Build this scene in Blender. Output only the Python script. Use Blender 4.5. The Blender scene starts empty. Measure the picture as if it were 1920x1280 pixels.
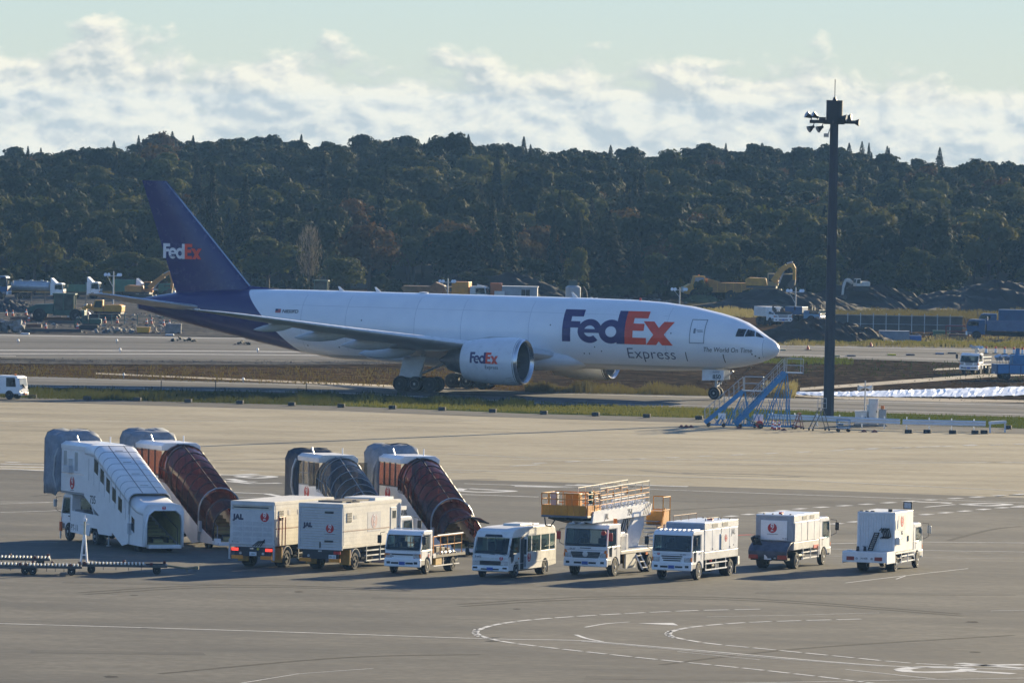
import bpy, bmesh, math, random
import numpy as np
from mathutils import Vector, Matrix
random.seed(7); RNG = np.random.default_rng(11)
R = math.radians
SC = bpy.context.scene
COL = SC.collection

# ------------------------------------------------------------------ camera, sky, sun, exposure
FPX, CAM_H, ROLL = 15000.0, 24.0, R(1.1)
PITCH = math.atan((640 - 223) / FPX)
cam_data = bpy.data.cameras.new('camera')
cam_data.sensor_width = 36; cam_data.lens = 36 * FPX / 1920
cam_data.clip_start = 1; cam_data.clip_end = 20000
cam = bpy.data.objects.new('camera', cam_data); COL.objects.link(cam)
cam.matrix_world = Matrix.Translation((0, 0, CAM_H)) @ Matrix.Rotation(math.pi/2 - PITCH, 4, 'X') @ Matrix.Rotation(ROLL, 4, 'Z')
SC.camera = cam
SUN_AZ, SUN_EL = R(33), R(14)          # measured from +Y towards +X
SKY_STRENGTH, SUN_STRENGTH, EXPOSURE, HAZE = 0.15, 5.0, 1.38, 0.000069
sun_data = bpy.data.lights.new('sun', 'SUN'); sun_data.energy = SUN_STRENGTH; sun_data.angle = R(0.5)
sun_data.color = (1.0, 0.82, 0.53)
sun = bpy.data.objects.new('sun', sun_data); COL.objects.link(sun)
SD = Vector((math.sin(SUN_AZ)*math.cos(SUN_EL), math.cos(SUN_AZ)*math.cos(SUN_EL), math.sin(SUN_EL)))
sun.rotation_euler = (-SD).to_track_quat('-Z', 'Y').to_euler(); sun.location = (0, 0, 200)
vs = SC.view_settings
vs.view_transform = 'Standard'; vs.look = 'None'; vs.gamma = 1; vs.use_curve_mapping = False; vs.exposure = EXPOSURE
cy = SC.cycles
SC.render.engine = 'CYCLES'
cy.use_denoising = True; cy.max_bounces = 6; cy.transparent_max_bounces = 12; cy.volume_bounces = 1
cy.sample_clamp_indirect = 6

def N(nt, typ, **kw):
    n = nt.nodes.new(typ)
    for k, v in kw.items():
        if k.startswith('_'): setattr(n, k[1:], v)
        else: n.inputs[k.replace('__', ' ')].default_value = v
    return n
def math_node(nt, op, a, b=None, c=None, clamp=False):
    n = nt.nodes.new('ShaderNodeMath'); n.operation = op; n.use_clamp = clamp
    for i, x in enumerate((a, b, c)):
        if x is None: continue
        if isinstance(x, (int, float)): n.inputs[i].default_value = x
        else: nt.links.new(x, n.inputs[i])
    return n.outputs[0]
def mixc(nt, fac, a, b, blend='MIX'):
    n = nt.nodes.new('ShaderNodeMix'); n.data_type = 'RGBA'; n.blend_type = blend
    for i, x in ((0, fac), (6, a), (7, b)):
        if isinstance(x, (int, float)): n.inputs[i].default_value = x
        elif isinstance(x, (tuple, list)): n.inputs[i].default_value = (*x[:3], 1)
        else: nt.links.new(x, n.inputs[i])
    return n.outputs[2]
def ramp(nt, fac, stops):
    n = nt.nodes.new('ShaderNodeValToRGB'); cr = n.color_ramp
    while len(cr.elements) < len(stops): cr.elements.new(0.5)
    for e, (p, c) in zip(cr.elements, stops):
        e.position = p; e.color = (c, c, c, 1) if isinstance(c, (int, float)) else (*c[:3], 1)
    nt.links.new(fac, n.inputs[0]); return n.outputs[0]

world = bpy.data.worlds.new('World'); SC.world = world; world.use_nodes = True
wt = world.node_tree; wt.nodes.clear()
wo = N(wt, 'ShaderNodeOutputWorld'); bg = N(wt, 'ShaderNodeBackground', Strength=SKY_STRENGTH)
sky = N(wt, 'ShaderNodeTexSky', _sky_type='NISHITA', _sun_disc=False, _sun_elevation=SUN_EL, _sun_rotation=SUN_AZ,
        _altitude=40, _air_density=0.62, _dust_density=0.05, _ozone_density=3.0)
tc = N(wt, 'ShaderNodeTexCoord'); sep = N(wt, 'ShaderNodeSeparateXYZ'); wt.links.new(tc.outputs['Generated'], sep.inputs[0])
az = math_node(wt, 'ARCTAN2', sep.outputs[0], sep.outputs[1])
cmb = N(wt, 'ShaderNodeCombineXYZ')
wt.links.new(math_node(wt, 'MULTIPLY', az, 96.0), cmb.inputs[0]); wt.links.new(math_node(wt, 'MULTIPLY', sep.outputs[2], 150.0), cmb.inputs[1])
cmb.inputs[2].default_value = 3.7
def cloud_noise(vec, scale, detail, rough, dist=0.0):
    n = N(wt, 'ShaderNodeTexNoise', Scale=scale, Detail=detail, Roughness=rough, Distortion=dist); wt.links.new(vec, n.inputs[0]); return n.outputs[0]
n1 = cloud_noise(cmb.outputs[0], 1.0, 9, 0.55, 0.12)
off = N(wt, 'ShaderNodeVectorMath', _operation='ADD'); wt.links.new(cmb.outputs[0], off.inputs[0]); off.inputs[1].default_value = (0.10, 0.16, 0)
n2 = cloud_noise(off.outputs[0], 1.0, 6, 0.55, 0.12)
# cumulus bank low above the horizon in every direction, scattered small clouds higher up
el = sep.outputs[2]
edge = cloud_noise(cmb.outputs[0], 0.36, 2, 0.5)
top = math_node(wt, 'MULTIPLY_ADD', edge, 0.006, 0.0040)
low = math_node(wt, 'SUBTRACT', 1.0, math_node(wt, 'DIVIDE', el, top))
cover = math_node(wt, 'MULTIPLY_ADD', math_node(wt, 'MAXIMUM', math_node(wt, 'MINIMUM', low, 0.55), -0.75), 0.30, 0.0)
dens = math_node(wt, 'ADD', math_node(wt, 'SUBTRACT', n1, 0.455), cover)
mask = math_node(wt, 'MULTIPLY', dens, 8.5, clamp=True)
lit = math_node(wt, 'MULTIPLY_ADD', math_node(wt, 'SUBTRACT', n1, n2), 6.5, 0.54, clamp=True)
cloud_col = ramp(wt, lit, [(0.0, (1.42, 1.58, 1.64)), (0.5, (2.08, 2.10, 1.96)), (1.0, (2.62, 2.52, 2.14))])
bw = N(wt, 'ShaderNodeRGBToBW'); wt.links.new(sky.outputs[0], bw.inputs[0])
soft = math_node(wt, 'DIVIDE', 1.0, math_node(wt, 'MULTIPLY_ADD', bw.outputs[0], 1/2.5, 1.0))      # soft shoulder: the sky near the horizon does not clip
vm = N(wt, 'ShaderNodeVectorMath', _operation='SCALE'); wt.links.new(sky.outputs[0], vm.inputs[0]); wt.links.new(soft, vm.inputs[3])
skyc = mixc(wt, 1.0, vm.outputs[0], (1.0, .962, .97), 'MULTIPLY')
wt.links.new(mixc(wt, math_node(wt, 'MULTIPLY', mask, 0.85), skyc, cloud_col), bg.inputs[0])
wt.links.new(bg.outputs[0], wo.inputs[0])

# ------------------------------------------------------------------ helpers
def G(u, v, z=0.0):
    """world point where the sight line through photo pixel (u, v) meets the level z"""
    c, s = math.cos(ROLL), math.sin(ROLL); du, dv = u - 960, v - 640
    a, b = c*du + s*dv, -s*du + c*dv
    x, y, w = a/FPX, math.cos(PITCH) - b/FPX*math.sin(PITCH), -math.sin(PITCH) - b/FPX*math.cos(PITCH)
    t = (z - CAM_H)/w
    return Vector((x*t, y*t, z))
def S(u, v): return (v - 223 - (u - 960)*math.tan(ROLL))/CAM_H      # pixels per metre on the ground there
def AT(u, d, z=0.0): return Vector(((u - 960)/FPX*d + 0.0, d, z))

MATS = {}
def mat(name, rgb, rough=0.5, metal=0.0, var=0.12, scale=1.5, spec=0.5, emit=0, coat=0.0, stretch=None, rnd=0.0):
    if name in MATS: return MATS[name]
    m = bpy.data.materials.new(name); m.use_nodes = True; nt = m.node_tree
    p = nt.nodes['Principled BSDF']
    p.inputs['Roughness'].default_value = rough; p.inputs['Metallic'].default_value = metal
    p.inputs['Specular IOR Level'].default_value = spec; p.inputs['Coat Weight'].default_value = coat
    t = N(nt, 'ShaderNodeTexCoord'); src = t.outputs['Object']
    if stretch:
        mp = N(nt, 'ShaderNodeMapping'); mp.inputs['Scale'].default_value = stretch; nt.links.new(src, mp.inputs[0]); src = mp.outputs[0]
    no = N(nt, 'ShaderNodeTexNoise', Scale=scale, Detail=5, Roughness=0.65); nt.links.new(src, no.inputs[0])
    no2 = N(nt, 'ShaderNodeTexNoise', Scale=scale*9, Detail=3); nt.links.new(src, no2.inputs[0])
    k = math_node(nt, 'ADD', math_node(nt, 'MULTIPLY', no.outputs[0], 0.7), math_node(nt, 'MULTIPLY', no2.outputs[0], 0.3))
    dark = tuple(c*(1 - var*1.6) for c in rgb); light = tuple(min(1, c*(1 + var*0.6)) for c in rgb)
    col = ramp(nt, k, [(0.3, dark), (0.62, light)])
    if rnd:
        oi = N(nt, 'ShaderNodeObjectInfo')
        hv = N(nt, 'ShaderNodeHueSaturation'); nt.links.new(col, hv.inputs['Color'])
        nt.links.new(math_node(nt, 'MULTIPLY_ADD', oi.outputs['Random'], rnd*2, 1 - rnd), hv.inputs['Value'])
        nt.links.new(math_node(nt, 'MULTIPLY_ADD', oi.outputs['Random'], rnd*0.06, 0.5 - rnd*0.03), hv.inputs['Hue']); col = hv.outputs[0]
    nt.links.new(col, p.inputs['Base Color'])
    nt.links.new(math_node(nt, 'MULTIPLY_ADD', no.outputs[0], 0.25, max(0.02, rough - 0.12)), p.inputs['Roughness'])
    if emit: p.inputs['Emission Color'].default_value = (*rgb, 1); p.inputs['Emission Strength'].default_value = emit
    MATS[name] = m; return m
def tinted(name, rgb, clear=0.5, rough=0.12):
    """tinted acrylic or window glass one can see through"""
    if name in MATS: return MATS[name]
    m = bpy.data.materials.new(name); m.use_nodes = True; nt = m.node_tree
    p = nt.nodes['Principled BSDF']; o = nt.nodes['Material Output']
    p.inputs['Base Color'].default_value = (*rgb, 1); p.inputs['Roughness'].default_value = rough
    tr = N(nt, 'ShaderNodeBsdfTransparent'); mx = max(rgb); tr.inputs[0].default_value = (*[0.25 + 0.75*c/mx for c in rgb], 1)
    mi = N(nt, 'ShaderNodeMixShader'); no = N(nt, 'ShaderNodeTexNoise', Scale=2.2, Detail=4)
    nt.links.new(math_node(nt, 'MULTIPLY_ADD', no.outputs[0], 0.2, clear - 0.1), mi.inputs[0])
    nt.links.new(p.outputs[0], mi.inputs[1]); nt.links.new(tr.outputs[0], mi.inputs[2]); nt.links.new(mi.outputs[0], o.inputs[0])
    MATS[name] = m; return m

WHITE = mat('white_paint', (0.82, 0.82, 0.81), 0.38, var=0.07, coat=0.2)
WHITE2 = mat('weathered_white_paint', (0.70, 0.69, 0.65), 0.5, var=0.16, scale=0.9)
ALU = mat('aluminium', (0.62, 0.63, 0.64), 0.4, 0.75, var=0.15)
STEEL = mat('galvanised_steel', (0.42, 0.44, 0.46), 0.5, 0.6, var=0.2)
DARK = mat('dark_chassis', (0.022, 0.023, 0.026), 0.65, var=0.3)
RUB = mat('tyre_rubber', (0.018, 0.018, 0.019), 0.85, var=0.3)
RIMW = mat('wheel_rim_white', (0.5, 0.5, 0.48), 0.5, 0.2, var=0.3)
RIMD = mat('wheel_rim_dark', (0.09, 0.09, 0.09), 0.6, 0.2, var=0.3)
GLASS = mat('vehicle_glass', (0.012, 0.021, 0.034), 0.06, var=0.6, scale=1.6, spec=0.5)
GLASSG = mat('green_window_glass', (0.04, 0.06, 0.056), 0.08, var=0.6, scale=1.4, spec=0.45)
LAMP = mat('headlamp_glass', (0.55, 0.58, 0.6), 0.15, 0.3, var=0.35, scale=9)
ORANGE = mat('orange_paint', (0.62, 0.24, 0.012), 0.5, var=0.2)
AMBER = mat('amber_lens', (0.75, 0.2, 0.02), 0.3)
REDL = mat('red_lens', (0.5, 0.02, 0.015), 0.3)
TAILON = mat('lit_tail_lamp', (0.9, 0.05, 0.03), 0.3, emit=0.6)
REDP = mat('red_paint', (0.55, 0.035, 0.02), 0.45)
LOGO_RED = mat('emblem_red', (0.50, 0.012, 0.02), 0.5)
INK = mat('black_lettering', (0.02, 0.022, 0.03), 0.5)
NAVY = mat('navy_lettering', (0.01, 0.014, 0.06), 0.5)
PLATE = mat('licence_plate_white', (0.72, 0.75, 0.78), 0.45)
PLATEB = mat('licence_plate_blue', (0.03, 0.09, 0.36), 0.45)
BLUE = mat('blue_machine_paint', (0.03, 0.17, 0.36), 0.5, var=0.2)
YEL = mat('machine_yellow', (0.55, 0.27, 0.025), 0.55, var=0.25)
GREEN = mat('machine_green', (0.02, 0.075, 0.055), 0.55, var=0.25)
HOOD = mat('grey_blue_canvas', (0.23, 0.26, 0.30), 0.8, var=0.25, scale=2.5)
HOODD = mat('dark_canvas', (0.045, 0.055, 0.075), 0.8, var=0.3, scale=2.5)

SEAM = mat('panel_seam', (0.10, 0.11, 0.12), 0.7)
CABGLASS = tinted('cab_glass', (0.03, 0.042, 0.048), 0.55, 0.05); SEATM = mat('seat_grey', (0.035, 0.037, 0.042), 0.8)
def clip(poly, z, above):
    out = []
    for p, q in zip(poly, poly[1:] + poly[:1]):
        a, b = (p[1] - z)*(1 if above else -1), (q[1] - z)*(1 if above else -1)
        if a >= 0: out.append(p)
        if a*b < 0: t = a/(a - b); out.append((p[0] + (q[0]-p[0])*t, z))
    return out
class B:
    def __init__(s): s.v = []; s.f = []
    def add(s, v, f):
        o = len(s.v); s.v += [tuple(x) for x in v]; s.f += [tuple(i + o for i in q) for q in f]; return s
    def box(s, x0, x1, y0, y1, z0, z1):
        return s.add([(x, y, z) for z in (z0, z1) for y in (y0, y1) for x in (x0, x1)],
                     [(0, 2, 3, 1), (4, 5, 7, 6), (0, 1, 5, 4), (2, 6, 7, 3), (0, 4, 6, 2), (1, 3, 7, 5)])
    def prism(s, ax, poly, a, b):
        n = len(poly)
        m = {'x': lambda p, t: (t, p[0], p[1]), 'y': lambda p, t: (p[0], t, p[1]), 'z': lambda p, t: (p[0], p[1], t)}[ax]
        return s.add([m(p, a) for p in poly] + [m(p, b) for p in poly],
                     [tuple(range(n))[::-1], tuple(range(n, 2*n))] + [(i, (i+1) % n, (i+1) % n + n, i + n) for i in range(n)])
    def loft(s, rings, cap0=True, cap1=True, closed=True):
        n = len(rings[0]); v = [p for r in rings for p in r]; f = []
        for k in range(len(rings)-1):
            for i in range(n if closed else n-1):
                j = (i+1) % n; f.append((k*n+i, k*n+j, (k+1)*n+j, (k+1)*n+i))
        if cap0: f.append(tuple(range(n))[::-1])
        if cap1: f.append(tuple((len(rings)-1)*n + i for i in range(n)))
        return s.add(v, f)
    def cyl(s, p, q, r0, r1=None, n=10, cap=True):
        r1 = r0 if r1 is None else r1; p = Vector(p); q = Vector(q); d = (q-p).normalized()
        a = d.orthogonal().normalized(); b = d.cross(a)
        rr = [[c + (a*math.cos(t) + b*math.sin(t))*r for t in [2*math.pi*i/n for i in range(n)]] for c, r in ((p, r0), (q, r1))]
        return s.loft(rr, cap, cap)
    def tube(s, pts, r, n=5):
        for p, q in zip(pts, pts[1:]): s.cyl(p, q, r, r, n)
        return s
    def bar(s, p, q, w, h, up=(0, 0, 1)):
        p = Vector(p); q = Vector(q); d = (q-p).normalized(); a = d.cross(Vector(up))
        if a.length < 1e-4: a = d.cross(Vector((1, 0, 0)))
        a.normalize(); b = a.cross(d)
        rr = [[c + a*x*w/2 + b*y*h/2 for x, y in ((-1, -1), (1, -1), (1, 1), (-1, 1))] for c in (p, q)]
        return s.loft(rr)
    def plate(s, c4, off):
        c4 = [Vector(c) for c in c4]; off = Vector(off); n = len(c4)
        return s.loft([[c - off*0.5 for c in c4], [c + off for c in c4]])
    def lathe(s, prof, c=(0, 0, 0), ax='x', n=20, closed=False):
        rings = []
        for t, r in prof:
            ring = []
            for i in range(n):
                a = 2*math.pi*i/n; x, y = r*math.cos(a), r*math.sin(a)
                ring.append({'x': (c[0]+t, c[1]+x, c[2]+y), 'y': (c[0]+x, c[1]+t, c[2]+y), 'z': (c[0]+x, c[1]+y, c[2]+t)}[ax])
            rings.append(ring)
        if closed: rings.append(rings[0]); return s.loft(rings, False, False)
        return s.loft(rings)
    def mesh(s, name, smooth=False, recalc=True):
        me = bpy.data.meshes.new(name); me.from_pydata(s.v, [], s.f)
        if recalc:
            bm = bmesh.new(); bm.from_mesh(me); bmesh.ops.recalc_face_normals(bm, faces=bm.faces); bm.to_mesh(me); bm.free()
        if smooth:
            me.polygons.foreach_set('use_smooth', [True]*len(me.polygons)); me.set_sharp_from_angle(angle=R(38))
        me.update(); return me
    def out(s, name, m, parent=None, bev=0, smooth=False, solid=0, recalc=True, loc=None, seg=2):
        me = s.mesh(name, smooth, recalc); me.materials.append(m)
        return link(name, me, parent, bev, solid, loc, seg)
def link(name, me, parent=None, bev=0, solid=0, loc=None, seg=2):
    o = bpy.data.objects.new(name, me); COL.objects.link(o)
    if parent is not None: o.parent = parent
    if loc is not None: o.location = loc
    if solid:
        md = o.modifiers.new('thickness', 'SOLIDIFY'); md.thickness = solid; md.offset = 0
    if bev:
        md = o.modifiers.new('bevel', 'BEVEL'); md.width = bev; md.segments = seg; md.limit_method = 'ANGLE'; md.angle_limit = R(35)
    return o
def tag(o, label, cat, group=None, kind=None):
    if label: o['label'] = label
    if cat: o['category'] = cat
    if group: o['group'] = group
    if kind: o['kind'] = kind
    return o
def thing(name, label, cat, loc=(0, 0, 0), h=0.0, group=None):
    o = bpy.data.objects.new(name, None); o.empty_display_size = 0.3; COL.objects.link(o)
    o.location = loc; o.rotation_euler = (0, 0, h); return tag(o, label, cat, group)
def place(o, ref, u, v, h):
    """stand the thing so that its local ground point ref falls on photo pixel (u, v)"""
    g = G(u, v); c, s = math.cos(h), math.sin(h)
    o.rotation_euler = (0, 0, h); o.location = (g.x - c*ref[0] + s*ref[1], g.y - s*ref[0] - c*ref[1], g.z)
    return o
def kids(o): return list(o.children)
def copy_tree(o, parent=None):
    c = o.copy(); COL.objects.link(c)
    if parent is not None: c.parent = parent
    for ch in kids(o): copy_tree(ch, c)
    return c
_T = {}
def text_mesh(txt, size, bold=0.0, shear=0.0, align='LEFT', spacing=1.0, extrude=0.004):
    key = (txt, size, bold, shear, align, spacing, extrude)
    if key in _T: return _T[key]
    cu = bpy.data.curves.new('lettering', 'FONT'); cu.body = txt; cu.size = size; cu.extrude = extrude; cu.offset = bold
    cu.shear = shear; cu.align_x = align; cu.space_character = spacing; cu.resolution_u = 3
    ob = bpy.data.objects.new('lettering', cu); COL.objects.link(ob)
    dg = bpy.context.evaluated_depsgraph_get(); me = bpy.data.meshes.new_from_object(ob.evaluated_get(dg))
    bpy.data.objects.remove(ob); bpy.data.curves.remove(cu); me.name = 'lettering'; _T[key] = me; return me
def frame(o, x, z, org):
    x = Vector(x).normalized(); z = Vector(z).normalized(); n = x.cross(z)
    return Matrix(((x.x, z.x, n.x, org[0]), (x.y, z.y, n.y, org[1]), (x.z, z.z, n.z, org[2]), (0, 0, 0, 1)))
def text(txt, size, m, parent, org, x=(1, 0, 0), z=(0, 0, 1), name='lettering', **kw):
    me = text_mesh(txt, size, **kw)
    if m.name not in [k.name for k in me.materials]: me = me.copy(); me.materials.clear(); me.materials.append(m)
    o = link(name, me, parent); o.matrix_local = frame(o, x, z, org); return o
def ring2d(cx, cz, rx, rz, n=20, a0=0, a1=360):
    return [(cx + rx*math.cos(R(a0 + (a1-a0)*i/n)), cz + rz*math.sin(R(a0 + (a1-a0)*i/n))) for i in range(n + (a1-a0 != 360))]
def emblem(parent, org, x, r, z=(0, 0, 1), faded=False):
    """round crane emblem: red disc of two raised wings, neck and head between them, small letters below"""
    m = LOGO_RED if not faded else mat('faded_emblem', (0.50, 0.33, 0.32), 0.6)
    b = B(); b.prism('z', ring2d(0, 0, r, r, 26), -0.002, 0.004); e = b.out('emblem', m, parent); e.matrix_local = frame(e, x, z, org)
    b = B(); gap = [(0.0, 0.98), (-0.30, 0.93), (-0.36, 0.5), (-0.30, 0.12), (-0.05, -0.18), (0.2, -0.05), (0.36, 0.25), (0.38, 0.6), (0.30, 0.93)]
    b.prism('z', [(p*r, q*r) for p, q in gap], 0.003, 0.007)
    b.out('emblem_gap', WHITE, e)
    b = B(); pts = [(-0.05, -0.25), (-0.16, 0.05), (0.12, 0.3), (0.18, 0.5), (0.05, 0.66), (-0.2, 0.55)]
    for p, q in zip(pts, pts[1:]): b.bar((p[0]*r, p[1]*r, 0.008), (q[0]*r, q[1]*r, 0.008), 0.15*r, 0.006)
    b.out('emblem_neck', m, e)
    t = text('JAL', 0.42*r, WHITE, e, (0, -0.62*r, 0.006), (1, 0, 0), (0, 1, 0), align='CENTER', bold=0.02*r, name='emblem_letters')
    return e
_W = {}
def wheel(parent, x, y, r=0.45, w=0.26, rim=RIMW, name='wheel'):
    key = (round(r, 3), round(w, 3), rim.name)
    if key not in _W:
        t = B().lathe([(-w/2, r*0.62), (-w/2, r*0.9), (-w*0.36, r), (w*0.36, r), (w/2, r*0.9), (w/2, r*0.62)], ax='y', n=22, closed=False).mesh('wheel', True); t.materials.append(RUB)
        d = B()
        for s in (-1, 1):
            d.lathe([(s*w*0.30, 0.02), (s*w*0.30, r*0.5), (s*w*0.54, r*0.62), (s*w*0.46, r*0.63)], ax='y', n=18)
            d.lathe([(s*w*0.3, r*0.2), (s*w*0.58, r*0.16), (s*w*0.6, 0.01)], ax='y', n=10)
            for i in range(6):
                a = i*math.pi/3; d.cyl((r*0.36*math.cos(a), s*w*0.29, r*0.36*math.sin(a)), (r*0.36*math.cos(a), s*w*0.36, r*0.36*math.sin(a)), r*0.05, n=5)
        d = d.mesh('rim', True); d.materials.append(rim); _W[key] = (t, d)
    t, d = _W[key]; o = link(name, t, parent, loc=(x, y, r)); link('rim', d, o); return o
# ------------------------------------------------------------------ ground, pavements, markings
def ground_mat(name, cols, scale, stretch, rough, fine=2.0, fine_amt=.25, rot=24, spec=.06, rnd=0.0, lo=.38, bump=0.0):
    m = bpy.data.materials.new(name); m.use_nodes = True; nt = m.node_tree; p = nt.nodes['Principled BSDF']
    g = N(nt, 'ShaderNodeNewGeometry'); mp = N(nt, 'ShaderNodeMapping'); mp.inputs['Rotation'].default_value = (0, 0, R(rot)); mp.inputs['Scale'].default_value = stretch
    nt.links.new(g.outputs['Position'], mp.inputs[0])
    a = N(nt, 'ShaderNodeTexNoise', Scale=scale, Detail=9, Roughness=.72); nt.links.new(mp.outputs[0], a.inputs[0])
    b = N(nt, 'ShaderNodeTexNoise', Scale=fine, Detail=4); nt.links.new(g.outputs['Position'], b.inputs[0])
    k = math_node(nt, 'ADD', math_node(nt, 'MULTIPLY', a.outputs[0], 1 - fine_amt), math_node(nt, 'MULTIPLY', b.outputs[0], fine_amt))
    n = len(cols); col = ramp(nt, k, [(lo + (1 - 2*lo)*i/(n-1), c) for i, c in enumerate(cols)])
    if rnd:
        oi = N(nt, 'ShaderNodeObjectInfo'); hv = N(nt, 'ShaderNodeHueSaturation'); nt.links.new(col, hv.inputs['Color'])
        nt.links.new(math_node(nt, 'MULTIPLY_ADD', oi.outputs['Random'], 2*rnd, 1 - rnd), hv.inputs['Value']); col = hv.outputs[0]
    nt.links.new(col, p.inputs['Base Color']); p.inputs['Specular IOR Level'].default_value = spec
    nt.links.new(math_node(nt, 'MULTIPLY_ADD', a.outputs[0], .3, rough - .15), p.inputs['Roughness'])
    if bump:
        bp = N(nt, 'ShaderNodeBump', Strength=.6, Distance=bump); nt.links.new(b.outputs[0], bp.inputs['Height']); nt.links.new(bp.outputs[0], p.inputs['Normal'])
    if spec < .05:      # loose soil and plants: matt, no sheen
        df = N(nt, 'ShaderNodeBsdfDiffuse', Roughness=0.0); nt.links.new(col, df.inputs[0]); nt.links.new(df.outputs[0], nt.nodes['Material Output'].inputs[0])
        if bump: nt.links.new(bp.outputs[0], df.inputs['Normal'])
    MATS[name] = m; return m
ASPH = ground_mat('apron_asphalt', [(.058, .056, .050), (.084, .081, .071), (.128, .122, .106)], .13, (.45, 1.0, 1), .8, 1.6, .3, spec=.12)
ASPHD = ground_mat('darker_asphalt', [(.040, .040, .038), (.064, .062, .056), (.095, .091, .080)], .13, (.3, 1.0, 1), .8, 1.4, .3, spec=.12)
CONC = ground_mat('apron_concrete', [(.19, .165, .115), (.27, .236, .165), (.33, .293, .21)], .14, (.35, 1.0, 1), .85, 1.3, .25, rnd=.07, spec=.1)
TAXI = ground_mat('taxiway_asphalt', [(.040, .041, .044), (.066, .067, .069), (.128, .124, .116)], .12, (.12, 1.3, 1), .8, .9, .2, lo=.40, spec=.12)
EARTH = ground_mat('dug_earth', [(.010, .0075, .005), (.036, .026, .016), (.115, .083, .052)], .35, (.6, 1.0, 1), .95, .9, .4, bump=.4, spec=.03)
BROWNG = ground_mat('brown_grass_earth', [(.016, .011, .006), (.060, .038, .019), (.14, .10, .05)], .35, (.5, 1.0, 1), .95, .9, .4, bump=.3, spec=.03)
TURF = ground_mat('turf', [(.02, .03, .009), (.06, .075, .018), (.13, .125, .04)], .12, (.3, 1.3, 1), .95, .8, .4, bump=.3, spec=.03)
DRYG = ground_mat('dry_grass_ground', [(.03, .027, .013), (.06, .053, .025), (.10, .085, .045)], .1, (.3, 1.3, 1), .95, .7, .4, bump=.3, spec=.03)
GRAVEL = ground_mat('site_gravel', [(.04, .04, .042), (.09, .087, .082), (.20, .19, .165)], .30, (.5, 1.0, 1), .95, 1.2, .4, bump=.2, spec=.03)
PALE = ground_mat('pale_path', [(.26, .22, .17), (.36, .32, .25), (.45, .40, .32)], .1, (.3, 1, 1), .9, .9, .3)
LINE = ground_mat('road_marking_paint', [(.42, .42, .40), (.60, .60, .57), (.72, .71, .67)], .5, (1, 1, 1), .7, 3.0, .4)

def sheet(name, uv, m, z=0.0, sub=1):
    pts = [G(u, v, z) for u, v in uv]
    b = B(); b.add(pts, [tuple(range(len(pts)))]); o = b.out(name, m)
    for p in o.data.polygons:
        if p.normal.z < 0: o.data.flip_normals(); break
    return tag(o, None, None, kind='structure')
o = B().add([(-1800, 60, -.08), (1800, 60, -.08), (1800, 3200, -.08), (-1800, 3200, -.08)], [(0, 1, 2, 3)]).out('ground', DRYG); tag(o, None, None, kind='structure')
A = lambda l: l
UL, UR = -500, 2420
def ext(pts):
    (u0, v0), (u1, v1) = pts[0], pts[1]; (u2, v2), (u3, v3) = pts[-2], pts[-1]
    l = [(UL, v0 + (v1-v0)/(u1-u0)*(UL-u0))] if u0 > UL else []
    r = [(UR, v3 + (v3-v2)/(u3-u2)*(UR-u3))] if u3 < UR else []
    return l + list(pts) + r
def strip(name, near, far, m, z=0.0): return sheet(name, ext(near) + ext(far)[::-1], m, z)
e_conc = [(0, 751), (640, 769), (980, 783), (1300, 791), (1920, 813)]
e_shld = [(0, 744), (640, 761), (980, 775), (1300, 783), (1920, 803)]
e_t1n = [(0, 725), (640, 739), (980, 758), (1300, 764), (1920, 782)]
e_t1f = [(0, 704), (640, 721), (980, 733), (1300, 741), (1920, 756)]
e_t2n = [(0, 672), (560, 678), (1460, 668), (1920, 684)]
e_t2f = [(0, 626), (340, 631), (1460, 645), (1920, 653)]
e_asp = [(0, 880), (960, 901), (1500, 917), (1920, 933)]
strip('apron', [(0, 1700), (1920, 1740)], e_asp, ASPH, .006)
strip('dark_apron_strip', [(0, 897), (960, 935), (1500, 945), (1920, 962)], e_asp, ASPHD, .010)
strip('shoulder', e_conc, e_shld, ASPHD, -.01)
strip('verge', e_shld, e_t1n, TURF, -.02)
strip('taxiway', e_t1n, e_t1f, TAXI, .0)
strip('earth_field', e_t1f, e_t2n, EARTH, -.03)
sheet('brown_grass', [(-500, 700), (300, 711), (640, 720), (1000, 733), (1000, 700), (620, 690), (-500, 681)], BROWNG, -.022)
strip('far_taxiway', e_t2n, e_t2f, TAXI, .0)
sheet('gravel_strip', [(-500, 679), (560, 684), (900, 680), (900, 676), (560, 676), (-500, 671)], GRAVEL, -.015)
sheet('site_yard', ext([(0, 625.5), (340, 630.5)])[:-1] + [(700, 633), (700, 560), (-500, 545)], GRAVEL, -.01)
sheet('right_site', [(1000, 575), (1000, 600), (1460, 632), (2420, 646), (2420, 600), (1460, 588)], BROWNG, -.04)
sheet('earth_yard', [(500, 560), (1900, 570), (2420, 575), (2420, 548), (1400, 541), (500, 538)], EARTH, -.03)
sheet('haul_path', [(1500, 732), (1700, 718), (1850, 707), (2000, 700), (2000, 695), (1830, 702), (1680, 713), (1500, 727)], PALE, -.008)
sheet('haul_path', [(1480, 742), (1660, 752), (1920, 754), (1920, 750), (1680, 745), (1480, 739)], PALE, -.008)
sheet('haul_path', [(1750, 694), (1860, 690), (1990, 683), (1990, 680), (1860, 686), (1750, 691)], PALE, -.008)
sheet('kerb_path', [(180, 701), (640, 721.3), (900, 731), (900, 728.5), (560, 714.5), (180, 698.5)], PALE, -.008)

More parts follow.
